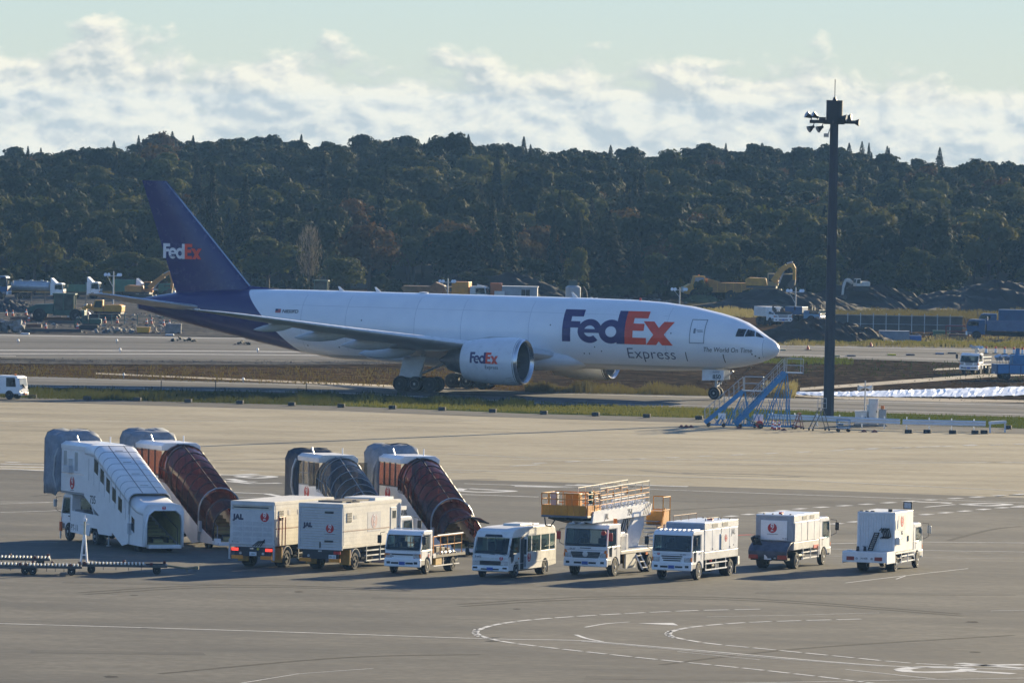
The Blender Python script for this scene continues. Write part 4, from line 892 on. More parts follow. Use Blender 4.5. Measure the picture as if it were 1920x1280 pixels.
    for s in (-1, 1):
        for k in range(3): B().box(px0 + .05 + k*.68, px0 + .68 + k*.68, s*ph - .03, s*ph + .03, pz + .12, pz + .66).out('side_panel', ORANGE, t)
        rail_run([(px0 + .05, s*ph, pz + .66), (.2, s*ph, pz + .66), (px1 - .05, s*ph, pz + .66)], .6, .03).out('platform_railing', ORANGE, t)
    rail_run([(px1 - .05, -ph + k*(2*ph)/6, pz + .66) for k in range(7)], .6, .03).out('platform_railing', ORANGE, t)
    rail_run([(px0 + .05, -ph + k*(2*ph)/6, pz + .1) for k in range(7)], 1.18, .03).out('platform_railing', ORANGE, t)
    B().box(.4, .75, -.95, -.6, pz + .12, pz + 1.3).out('control_box', mat('grey_control', (.42, .42, .42), .5), t, bev=.03)
    B().box(-.3, .3, -.3, .45, pz + .12, pz + 1.25).out('gate_panel', ORANGE, t, bev=.04)
    B().box(-.6, -.25, .8, .95, pz + .7, pz + 1.35).out('tool_bag', mat('teal_bag', (.02, .13, .11), .7), t, bev=.05)
    b = B()
    for y in (-.9, 0, .9): b.bar((px1 - .2, y, pz - .02), (-1.2, y*.5, pz - .38), .1, .12)
    b.box(-.7, .6, -.8, .8, pz - .18, pz - .003); b.out('platform_bracket', DARK, t)
    B().tube([(.9, -1.2, pz - .03), (1.0, -1.1, pz - .45), (.8, -.9, pz - .5), (.6, -.7, pz - .1)], .035).out('hanging_cable', DARK, t)
    for ch in set(t.children) - before: ch.location.y = -.80
    # rear stair cage
    B().box(-9.6, -8.5, h - .95, h, 2.45, 3.15).out('stair_cage', mat('cage_orange', (.6, .27, .04), .5), t)
    rail_run([(-8.5, h, 2.45), (-9.6, h, 2.45), (-9.6, h - .95, 2.45)], 1.45, .03).out('cage_railing', ORANGE, t)
    B().box(-9.9, -8.9, h - .5, h + .02, 1.95, 2.45).out('cage_skirt', WHITE, t)
    for k in range(7): B().box(-8.65 - .02*k, -8.0, h - .95, h - .15, 1.4 + k*.2, 1.44 + k*.2).out('stair_tread', STEEL, t)
    B().bar((-8.0, h, 1.4), (-8.8, h, 3.3), .05, .12).bar((-8.0, h, 1.9), (-8.5, h, 2.9), .04, .05).out('stair_rail', ORANGE, t)
    B().tube([(-7.7, h, 1.3), (-7.7, h, 2.3), (-8.5, h, 2.35)], .03).out('lower_handrail', ORANGE, t)
    lad = B()
    for y in (0, .55): lad.bar((-4.6, h + .02 + .0, 1.1), (-4.6, h + .02, 1.1), .01, .01) if False else lad.bar((-4.45 - y*1.3, h - .1, 1.12), (-4.15 - y*1.3, h + .5, .25), .06, .06)
    for k in range(3): z = .95 - k*.3; dy = (1.12 - z)/.87*.6; dx = (1.12 - z)/.87*.3; lad.bar((-4.45 + dx, h - .1 + dy, z), (-5.16 + dx, h - .1 + dy, z), .14, .04)
    lad.out('access_ladder', WHITE, t)
    B().box(-4.4, -3.2, h - .3, h - .12, .35, 1.05).out('step_panel', mat('worn_yellow', (.42, .25, .04), .6, var=.35), t)
    B().cyl((-1.95, h - .3, 2.75), (-1.95, h - .3, 3.02), .1, n=12).out('beacon', AMBER, t, smooth=True)
    B().box(-6.2, -5.9, h - .02, h + .02, .95, 1.08).out('side_lamp', AMBER, t)
    wheels(t, (-1.25,), W, .50, .3, rim=ALU); wheels(t, (-6.6,), W, .50, .28, dual=(-6.6,))
    return place(t, (-1.25, h, 0), 1153, 1080, H_F)
lift_truck()

# ------------------------------------------------------------------ generator trucks
def gpu_body(t, xr, xf, W, z0, z1, rear):
    h = W/2; GR = mat('grey_steel_panel', (.30, .33, .37), .5, .2, var=.15)
    B().box(xr, xf, -h, h, z0 - .42, z0).out('bed_side', mat('bed_side_grey', (.55, .55, .53), .5, var=.2), t, bev=.02)
    body = B().box(xr + .02, xf - .02, -h + .03, h - .03, z0, z1 - .32).out('generator_body', mat('generator_grey_white', (.62, .64, .66), .45, var=.1), t)
    B().box(xr, xf, -h + .01, h - .01, z1 - .32, z1 - .04).out('top_band', WHITE2, t)
    n = 6
    for k in range(n):
        a = xr + (xf - xr)*k/n; B().box(a + .02, a + (xf - xr)/n - .02, -h + .02, h - .02, z1 - .039, z1 + .02).out('roof_panel', WHITE, t, bev=.02)
    for xx in (xr - .012, xf + .002): B().box(xx, xx + .01, -h + .03, h - .03, z0, z1 - .05).out('end_panel', GR, t)
    L = xf - xr
    for s in (-1, 1):
        for f0, f1 in ((.01, .26), (.27, .50), (.52, .77), (.78, .99)):
            B().box(xr + L*f0, xr + L*f1, s*h - .035, s*h - .008, z0 + .03, z1 - .36).out('access_door', WHITE, t, bev=.012)
        for f0 in (.32, .62): B().box(xr + L*f0, xr + L*(f0 + .17), s*(h - .015), s*(h + .004), z1 - .26, z1 - .08).out('louvre', mat('louvre_grey', (.16, .16, .15), .6), t)
        for f0 in (.25, .49, .76): B().box(xr + L*f0 - .03, xr + L*f0 + .03, s*(h - .012), s*(h + .015), z0 + .1, z0 + .17).out('latch', DARK, t)
        B().box(xr + L*.505, xr + L*.515, s*(h - .02), s*(h - .004), z0, z1 - .36).out('door_gap', SEAM, t)
    for k in range(4): B().box(xr + .3, xr + .42, -h + .3 + k*.5, -h + .38 + k*.5, z1 + .02, z1 + .07).out('roof_clip', DARK, t)
    return body
def generator_truck_front():
    t = thing('generator_truck', 'white generator truck facing the camera with slatted grille, right of the work platform truck', 'generator truck')
    W = 2.2; h = W/2
    cab(t, 0, W, .60, 2.62, 1.85, zb=1.5, lean=.12, ra=.54, xa=-1.15, grille='slats', mirrorm=DARK, arm=.4, lampz=.98)
    for k in range(8): B().box(-1.7, -.4, -h + .12 + k*.26, -h + .26 + k*.26, 2.61, 2.66).out('roof_rib', WHITE, t, bev=.02)
    for s in (-1, 1): B().prism('y', [(-.3, 1.05), (-.28, 1.45), (-.72, 1.55), (-.68, 1.0), (-.5, .95)], s*h - .004, s*h + .007).out('lower_window', GLASS, t, bev=.01)
    gpu_body(t, -7.3, -2.0, W, 1.42, 2.95, 0)
    chassis(t, -7.3, -1.85, .8, .62, .95)
    side_guard(t, -5.6, -2.2, W, .45, .78)
    wheels(t, (-1.15,), W, .46, .26, rim=ALU); wheels(t, (-6.15,), W, .46, .26, dual=(-6.15,))
    for s in (-1, 1):
        B().box(-7.28, -7.2, min(s*.4, s*1.0), max(s*.4, s*1.0), .1, .95).out('mudflap', DARK, t); B().cyl((-3.1, s*1.0, .95), (-3.1, s*1.09, .95), .07, n=8).out('marker_lamp', REDL, t)
    B().prism('z', [(-7.3, -1.1), (-7.85, -1.0), (-8.0, 0), (-7.85, 1.0), (-7.3, 1.1)], .55, .98).out('rear_tray', ALU, t)
    for k in range(5): B().tube([(-7.4, .2 + k*.16, .95), (-7.7, .4 + k*.12, 1.2 + .06*(k % 2)), (-7.6, 1.0, .7)], .045).out('cable', DARK, t)
    rail_run([(-2.6 - k*1.2, -h + .2, 2.95) for k in range(4)], .3, .02, mid=False).out('roof_rail', mat('rusty_rail', (.38, .25, .18), .7, var=.4), t)
    rail_run([(-4.0 - k*1.0, h - .7, 2.97) for k in range(3)], .12, .025, mid=False).out('roof_bar', DARK, t)
    B().box(-5.3, -5.1, .1, .4, 2.97, 3.1).out('warning_lamp', REDL, t); B().box(-4.8, -4.5, h - .01, h + .04, 1.5, 2.25).out('control_panel', STEEL, t); B().box(-4.82, -4.46, h, h + .03, 2.15, 2.3).out('panel_hood', WHITE, t)
    text('JAL', .42, INK, t, (-6.2, h - .004, 2.2), (-1, 0, 0)); emblem(t, (-5.35, h - .005, 2.05), (-1, 0, 0), .2); emblem(t, (.012, -.75, 1.38), (0, 1, 0), .07); text('W-751', .12, NAVY, t, (.012, .45, 1.33), (0, 1, 0)); text('S-1', .1, INK, t, (-6.5, h - .004, 1.6), (-1, 0, 0))
    return place(t, (-1.15, h, 0), 1310, 1087, H_F)
generator_truck_front()
def generator_truck_rear():
    t = thing('generator_truck', 'white generator truck seen from behind with a tarpaulin over its rear tray', 'generator truck')
    W = 2.2; h = W/2; xf = 7.0
    cab(t, xf, W, .60, 2.62, 1.9, zb=1.5, lean=.16, ra=.54, xa=xf - 1.15, front=True, arm=.9, mirrorm=DARK)
    gpu_body(t, .55, 5.0, W, 1.45, 2.9, 1)
    B().box(.48, .54, -.72, .78, 1.55, 2.62).out('rear_cabinet', WHITE, t, bev=.02)
    emblem(t, (.478, .12, 2.2), (0, -1, 0), .26); text('W-062', .11, INK, t, (.478, -.45, 1.62), (0, -1, 0)); B().plate([(.477, .4, 1.86), (.477, -.2, 1.86), (.477, -.2, 1.88), (.477, .4, 1.88)], (-.004, 0, 0)).out('emblem_caption', INK, t)
    chassis(t, .2, 5.2, .8, .62, .95); side_guard(t, 1.9, 4.9, W, .5, .82)
    B().box(5.02, 5.12, -h, h, 1.0, 2.2).out('dark_bulkhead', mat('dark_violet', (.03, .02, .06), .5), t)
    # tarpaulin draped over the tray
    rng = random.Random(3); rings = []
    for i in range(13):
        y = -h + 2*h*i/12; k = rng.uniform(-.05, .05)
        rings.append([(.5, y, 1.5 + k*.4), (.1 + k, y, 1.42 + k), (-.45 + k, y, 1.18 + k*1.3), (-.62, y, 1.0), (-.6 + k*.6, y, .78 + k), (-.5 + k, y, .55 + k*1.6)])
    B().loft(rings, False, False, closed=False).out('tarpaulin', mat('grey_blue_tarpaulin', (.07, .085, .12), .55, var=.4, scale=3), t, solid=.02, smooth=True)
    for k in range(5): B().tube([(-.2, .5 + .1*k, 1.3), (-.25, .65 + .1*k, 1.62 + .04*(k % 3)), (.3, .8 + .06*k, 1.75), (.4, 1.0, 1.5)], .05, 6).out('cable', DARK, t, smooth=True)
    for s in (-1, 1):
        B().box(-.62, -.5, min(s*.55, s*1.08), max(s*.55, s*1.08), .58, .80).out('tail_lamp', mat('dull_red_lens', (.3, .03, .02), .35), t); B().box(-.55, -.5, min(s*.3, s*.45), max(s*.3, s*.45), .6, .75).out('reversing_lamp', LAMP, t)
    B().box(-.6, -.54, -.2, .2, .55, .8).out('number_plate', PLATE, t); B().box(-.5, .2, -h + .1, h - .1, .5, .62).out('tail_frame', DARK, t)
    wheels(t, (xf - 1.15,), W, .46, .26, rim=ALU); wheels(t, (1.15,), W, .46, .26, dual=(1.15,))
    text('JAL', .40, INK, t, (.75, -h + .004, 2.2), (1, 0, 0)); emblem(t, (2.3, -h + .005, 1.95), (1, 0, 0), .2)
    B().box(1.5, 1.7, -.1, .1, 2.92, 3.02).out('warning_lamp', REDL, t); B().box(4.0, 4.9, -h - .02, -h + .02, 1.0, 1.18).out('red_marker', REDP, t); B().box(4.6, 4.72, -h - .03, -h, .88, 1.0).out('side_lamp', AMBER, t)
    return place(t, (1.15, -h, 0), 1494, 1066, R(90 - 20))
generator_truck_rear()

# ------------------------------------------------------------------ air-conditioning truck (white box)
def aircon_truck():
    t = thing('box_truck', 'white truck with tall plain box, folded ladder on its rear, at the row\'s right end', 'box truck')
    W = 2.1; h = W/2; xf = 6.9
    cab(t, xf, W - .1, .60, 2.45, 1.75, zb=1.45, lean=.22, ra=.5, xa=xf - 1.1, arm=1.0, mirrorm=STEEL)
    for k in range(14): B().box(.97, 1.0, -h + .04 + k*.145, -h + .165 + k*.145, 1.12, 3.16).out('rear_plank', mat('box_white', (.66, .68, .68), .5, var=.1), t)
    B().box(1.0, 4.7, -h, h, 1.05, 3.2).out('box', mat('box_side_white', (.72, .72, .68), .5, var=.12), t, bev=.03)
    B().box(.95, 1.02, -h, -h + .07, 1.1, 3.2).box(.95, 1.02, h - .07, h, 1.1, 3.2).box(.95, 1.02, -h, h, 3.12, 3.2).out('box_frame', WHITE, t)
    B().box(-.75, .96, -h - .05, h + .3, 1.0, 1.1).out('tray_deck', WHITE2, t); B().box(-.8, -.72, -h - .05, h + .32, .55, 1.12).out('tray_tail', WHITE, t, bev=.02)
    B().box(-.8, .9, -h - .07, -h - .03, .5, 1.14).box(-.8, .9, h + .29, h + .33, .5, 1.14).out('tray_side', WHITE, t)
    for s, yy in ((-1, -h + .42), (1, h - .12)):
        B().box(-.83, -.79, yy - .22, yy + .2, .66, .86).out('tail_lamp', mat('dull_red_lens', (.3, .03, .02), .35), t); B().cyl((-.83, yy - s*.36, .76), (-.79, yy - s*.36, .76), .07, n=10).out('reversing_lamp', LAMP, t)
    text('H-438', .15, INK, t, (-.806, .35, .72), (0, -1, 0)); text('W-12', .13, INK, t, (.965, .75, 1.28), (0, -1, 0))
    lad = B()
    for y in (-.02, .22): lad.bar((.86, y + .2, 1.1), (.86, y - .18, 2.1), .05, .05)
    for k in range(10): f = k/9; lad.bar((.86, .2 - .38*f, 1.12 + .95*f), (.86, .42 - .38*f, 1.12 + .95*f), .05, .05)
    lad.out('folded_ladder', DARK, t)
    for k in range(5): B().tube([(.9, -.2 - k*.1, 2.2 - .1*(k % 2)), (.82, -.35 - k*.1, 2.35), (.86, -.45 - k*.1, 1.9), (.9, -.25 - .1*k, 1.8)], .03).out('hose', DARK, t)
    for y in (.85, .45): B().cyl((.4, y, 1.1), (.4, y, 1.35), .1, .07, 10).out('coupling', DARK, t)
    B().plate([(1.6, -h, 2.2), (3.2, -h, 2.2), (3.2, -h, 3.0), (1.6, -h, 3.0)], (0, -.006, 0)).out('poster_panel', mat('off_white_panel', (.62, .61, .58), .5), t)
    emblem(t, (2.4, -h - .012, 2.68), (1, 0, 0), .3); text('TG', .3, INK, t, (2.2, -h - .008, 1.95), (1, 0, 0)); text('4', .16, INK, t, (2.35, -h - .008, 1.7), (1, 0, 0))
    B().box(1.05, 1.45, -h - .24, -h, 1.45, 1.85).out('side_cabinet', WHITE2, t, bev=.04); B().tube([(1.25, -h - .05, 2.3), (1.25, -h - .08, 2.8)], .03).out('grab_handle', WHITE, t); B().box(3.6, 3.72, -h - .05, -h, 1.55, 1.85).out('side_handle', DARK, t)
    B().cyl((1.6, -.6, 3.2), (1.6, -.6, 3.35), .12, n=12).out('exhaust_cap', DARK, t); fl = B().box(4.2, 4.28, -h - .05, -h + .45, 3.25, 3.65).out('floodlight', DARK, t, bev=.02); B().box(4.18, 4.2, -h, -h + .38, 3.3, 3.6).out('flood_lens', STEEL, fl)
    for k in range(3): B().box(1.2, 1.4, .2 + .3*k, .4 + .3*k, 3.2, 3.25).out('roof_clip', DARK, t)
    chassis(t, .2, 5.2, .8, .55, .9); side_guard(t, 2.1, 5.1, W, .45, .75, m=WHITE); B().box(1.0, 4.9, -h - .08, h + .08, .95, 1.03).out('deck', WHITE2, t)
    wheels(t, (xf - 1.1,), W, .44, .25, rim=ALU); wheels(t, (1.35,), W, .44, .25, dual=(1.35,))
    return place(t, (1.35, -h, 0), 1680, 1071, R(90 - 18))
aircon_truck()

# ------------------------------------------------------------------ two large box trucks, rears towards the camera
def box_truck(lift):
    W = 2.55; h = W/2; L = 7.6; xf = L + 2.0
    lab = 'white box truck with a closed ribbed tail lift, left of the roller door box truck' if lift else 'white box truck with a slatted roller door at its rear, beside the flatbed truck'
    t = thing('box_truck', lab, 'box truck')
    SIDE = mat('box_truck_side', (.74, .70, .60), .5, var=.14, scale=.8); REAR = mat('box_truck_rear', (.56, .57, .57), .45, var=.12)
    cab(t, xf, 2.3, .7, 2.6, 1.75, zb=1.55, lean=.15, ra=.55, xa=xf - 1.15, arm=.4)
    z0, z1 = 1.22, 3.52 if not lift else 3.5
    B().box(.06, L, -h, h, z0, z1).out('box', SIDE, t, bev=.02)
    # side planks
    nz = 10
    for s in (-1,):
        for k in range(nz):
            a = z0 + .14 + (z1 - z0 - .3)*k/nz; B().box(.12, L - .08, s*h - .008, s*h + .006, a + .004, a + (z1 - z0 - .3)/nz - .004).out('side_plank', SIDE, t)
    B().box(.0, L, -h - .014, -h + .0, z0 - .02, z0 + .11).box(0, L, -h - .014, -h, z1 - .14, z1).out('edge_rail', mat('rail_cream', (.66, .62, .52), .5), t)
    B().box(.1, L - .1, -h - .02, -h + .0, z0 + .86, z0 + .91).out('rub_rail', mat('rusty_rail', (.38, .25, .18), .7, var=.4), t)
    fr = B()
    for y in (-h, h - .1): fr.box(-.04, .06, y, y + .1, z0 - .1, z1)
    fr.box(-.04, .06, -h + .1, h - .1, z1 - .18, z1).box(-.04, .06, -h + .1, h - .1, z0 - .1, z0 + .04).out('rear_frame', REAR, t)
    B().box(-.02, L, -h + .02, h - .02, z1 + .002, z1 + .035).out('roof_skin', mat('roof_cream', (.66, .63, .55), .55, var=.15), t)
    # side fittings
    wv = B().box(.5, 1.1, -h - .03, -h, z1 - .95, z1 - .45).out('vent_window', DARK, t)
    for k in range(3): B().box(.5, 1.1, -h - .04, -h - .025, z1 - .83 + k*.13, z1 - .81 + k*.13).out('vent_bar', STEEL, wv)
    if lift:
        for x0 in (1.7, 2.9): B().box(x0, x0 + .3, -h - .02, -h, z1 - .7, z1 - .45).out('side_hatch', WHITE2, t)
        gate = B().box(-.12, -.05, -h - .04, h - .02, z0 + .02, z1 - .42).out('tail_lift', REAR, t, bev=.015)
        for j in range(4):
            for k in range(4):
                y = h - .2 - k*.58; z = z0 + .17 + j*.29
                B().box(-.135, -.121, y - .52, y, z, z + .21).out('lift_panel', mat('lift_panel_grey', (.48, .49, .5), .5, var=.15), gate)
        B().box(-.14, -.12, -h + .3, h - .25, z1 - .32, z1 - .26).out('lift_bar', DARK, t)
        text('JAL', .36, NAVY, t, (-.122, h - .22, z1 - .93), (0, -1, 0), bold=.03, spacing=1.12); emblem(t, (-.124, -h + .52, z1 - .78), (0, -1, 0), .25)
        text('KT-10L', .13, INK, t, (-.124, h - .15, z0 + .12), (0, -1, 0)); B().plate([(-.122, -.55, z1 - 1.1), (-.122, -1.0, z1 - 1.1), (-.122, -1.0, z1 - 1.08), (-.122, -.55, z1 - 1.08)], (-.004, 0, 0)).out('emblem_caption', INK, t)
        for y in (-h - .03, h + .0): B().box(-.1, -.02, y - .05, y + .05, .45, z0 + .3).out('lift_post', STEEL, t)
        for k in range(4): B().tube([(-.16, -.1 - k*.15, z0 - .05), (-.2, -.45 - k*.1, z0 + .22), (-.16, -.8, z0 + .15 + .06*k)], .025).out('lift_hose', DARK, t)
        g = B()
        for x in (.35, .75, 1.15): g.tube([(x, -h - .12, z0 - .05), (x, -h - .12, z0 + 1.5)], .03)
        g.tube([(.35, -h - .12, z0 + 1.5), (1.15, -h - .12, z0 + 1.5)], .03).out('side_gate', mat('rusty_red', (.36, .07, .04), .6, var=.3), t)
    else:
        for k in range(15):
            a = z0 + .06 + (z1 - z0 - .26)*k/15; B().box(-.03, .03, -h + .11, h - .11, a + .004, a + (z1 - z0 - .26)/15 - .022).out('door_slat', REAR, t)
        for z in (z0 + .3, z1 - .48): B().box(-.06, -.03, -.75, -.25, z, z + .1).out('door_handle', DARK, t)
        text('JAL', .30, NAVY, t, (-.036, h - .32, z0 + 1.08), (0, -1, 0), bold=.027, spacing=1.12); emblem(t, (-.037, -.55, z0 + 1.02), (0, -1, 0), .23)
        B().plate([(-.036, -.25, z0 + .72), (-.036, -.85, z0 + .72), (-.036, -.85, z0 + .74), (-.036, -.25, z0 + .74)], (-.004, 0, 0)).out('emblem_caption', INK, t)
        B().box(-.07, -.03, -.03, .03, z0 - .02, z0 + .3).out('latch_bar', DARK, t); B().box(1.4, 1.75, -h - .02, -h, z1 - .8, z1 - .6).out('side_label', mat('label_grey', (.45, .45, .42), .5), t)
        B().plate([(3.2, -h - .008, z1 - 1.55), (4.9, -h - .008, z1 - 1.55), (4.9, -h - .008, z1 - .5), (3.2, -h - .008, z1 - .5)], (0, -.006, 0)).out('poster_panel', mat('faded_poster', (.52, .52, .52), .5), t); emblem(t, (4.05, -h - .016, z1 - 1.0), (1, 0, 0), .38, faded=True)
        d = B().box(6.2, 7.1, -h - .03, -h - .007, z0 + .05, z1 - .35).out('side_door', mat('door_grey_white', (.6, .59, .54), .5), t, bev=.01); B().box(6.4, 6.85, -h - .036, -h - .03, z1 - .95, z1 - .55).out('door_window', GLASSG, d)
        B().tube([(7.35, -h - .05, z0), (7.35, -h - .05, z1 - .2), (7.35, 0, z1)], .05).out('drain_pipe', WHITE, t)
        for i, (a, b, c, d2) in enumerate(((3.0, 4.7, -.7, .6), (1.4, 2.7, -.6, .8), (5.0, 7.4, -.9, .9))): B().box(a, b, c, d2, z1 + .036, z1 + .12 + .05*(i == 2)).out('roof_board', mat('roof_dark', (.10, .09, .08), .7, var=.4) if i < 2 else WHITE2, t)
        for k in range(7): B().box(1.5 + k*.17, 1.58 + k*.17, -h + .2, -h + .5, z1 + .036, z1 + .1).out('roof_clip', DARK, t)
        B().box(7.4, 9.4, -.8, .8, 2.9, 3.1).out('front_canopy', WHITE2, t)
    # chassis and running gear
    chassis(t, .1, xf - 1.5, .85, .65, 1.05); B().box(.0, .12, -h + .25, h - .25, .62, z0 - .12).out('rear_crossmember', mat('dark_blue_black', (.02, .025, .035), .6), t)
    B().box(.4, L - .3, -.5, .5, 1.05, z0 - .005).out('subframe', DARK, t)
    for s in (-1, 1):
        B().box(-.06, .02, min(s*(h - .75), s*(h - .1)), max(s*(h - .75), s*(h - .1)), .47, .66).out('rear_reflector', mat('orange_reflector', (.72, .25, .015), .45), t)
        if lift or s < 0:
            B().box(-.05, .02, min(s*(h - .48), s*(h - .1)), max(s*(h - .48), s*(h - .1)), .9, 1.05).out('tail_lamp', TAILON if lift else REDL, t)
        B().cyl((-.05, s*(h - .62), .78), (0, s*(h - .62), .78), .07, n=10).out('reversing_lamp', LAMP, t)
        B().loft([[(1.75 + .62*math.cos(R(a)), y, .52 + .62*math.sin(R(a))) for a in range(15, 166, 15)] for y in (s*(h - .62), s*h)], False, False, closed=False).out('mudguard', WHITE2, t, solid=.03)
        B().box(1.0, 1.08, min(s*(h - .6), s*h), max(s*(h - .6), s*h), .3, 1.1).out('mudflap', mat('worn_yellow', (.42, .25, .04), .6, var=.35), t)
    B().box(-.07, -.02, (-.28 if lift else -h + .35), (.12 if lift else -h + .75), .66, .86).out('number_plate', PLATE, t)
    text('-586' if lift else '88-25', .15, mat('plate_green_ink', (.03, .12, .1), .5), t, (-.074, (.08 if lift else -h + .72), .70), (0, -1, 0))
    B().box(-.05, -.0, -.1, .1, 1.0, 1.08).out('plate_lamp', LAMP, t)
    if lift: B().cyl((-.03, -.35, 1.02), (0, -.35, 1.02), .07, n=12).out('round_sticker', mat('sticker_yellow', (.6, .5, .03), .5), t)
    side_guard(t, 2.9, 6.8, W, .42, .95, m=STEEL, rails=3)
    wheels(t, (xf - 1.15,), 2.35, .48, .28, rim=RIMD); wheels(t, (1.75,), W - .06, .48, .28, dual=(1.75,), rim=RIMD)
    if lift: place(t, (0, -h, 0), 513, 1066, H_B)
    else: place(t, (0, -h, 0), 641, 1071, H_B)
    return t
box_truck(True); box_truck(False)
# ------------------------------------------------------------------ mobile passenger stairs (a truck under each)
STEPM = mat('stair_tread_yellow', (.36, .31, .16), .7, var=.2); INTER = mat('canopy_lining_olive', (.46, .43, .20), .7, var=.2)
BROWN = tinted('brown_tinted_acrylic', (.075, .030, .022), .36); GREYT = tinted('grey_tinted_acrylic', (.042, .042, .042), .34); BRPANE = tinted('brown_cabin_pane', (.36, .19, .14), .58); GRPANE = tinted('smoked_cabin_pane', (.16, .15, .13), .5)
RIB = mat('canopy_rib_black', (.02, .018, .02), .5); RIBG = mat('canopy_rib_grey', (.22, .24, .26), .45)
def bellows(t, x0, x1, hw, z0, z1, m, seed):
    rng = random.Random(seed); rings = []
    base = [(-hw, z0), (-hw, z0 + .8), (-hw, z1 - 1.5), (-hw, z1 - .5), (-hw + .15, z1 - .15), (-hw + .5, z1), (-.5, z1 + .03), (.0, z1 - .03), (.5, z1 + .03), (hw - .5, z1), (hw - .15, z1 - .15), (hw, z1 - .5), (hw, z1 - 1.5), (hw, z0 + .8), (hw, z0)]
    cb = [(-1.1, z0 + .25), (-1.12, z0 + .8), (-1.14, z1 - 1.6), (-1.1, z1 - .85), (-1.0, z1 - .62), (-.8, z1 - .56), (-.4, z1 - .55), (0, z1 - .55), (.4, z1 - .55), (.8, z1 - .56), (1.0, z1 - .62), (1.1, z1 - .85), (1.14, z1 - 1.6), (1.12, z0 + .8), (1.1, z0 + .25)]
    rings.append([(x0 - .15, y, z) for y, z in cb])
    rings.append([(x0 + .05 + rng.uniform(-.04, .04), (y + q)*.5, (z + w)*.5) for (y, z), (q, w) in zip(cb, base)])
    for k, x in enumerate(np.linspace(x0 + .12, x1, 6)):
        g = 1 - .10*math.sin(k*math.pi/5) - (.12 if k == 0 else 0)
        rings.append([(x + rng.uniform(-.05, .05), y*g + rng.uniform(-.05, .05), z0 + (z - z0)*(1 - (1-g)*.5) + rng.uniform(-.06, .06)) for y, z in base])
    o = B().loft(rings, False, False, closed=False).out('bellows_hood', m, t, solid=.10, smooth=True)
    B().loft([[(x1 + .0, y*.97, z) for y, z in base], [(x1 + .12, y*.97, z) for y, z in base]], False, False, closed=False).out('bumper_pad', HOODD, o, solid=.12)
    return o
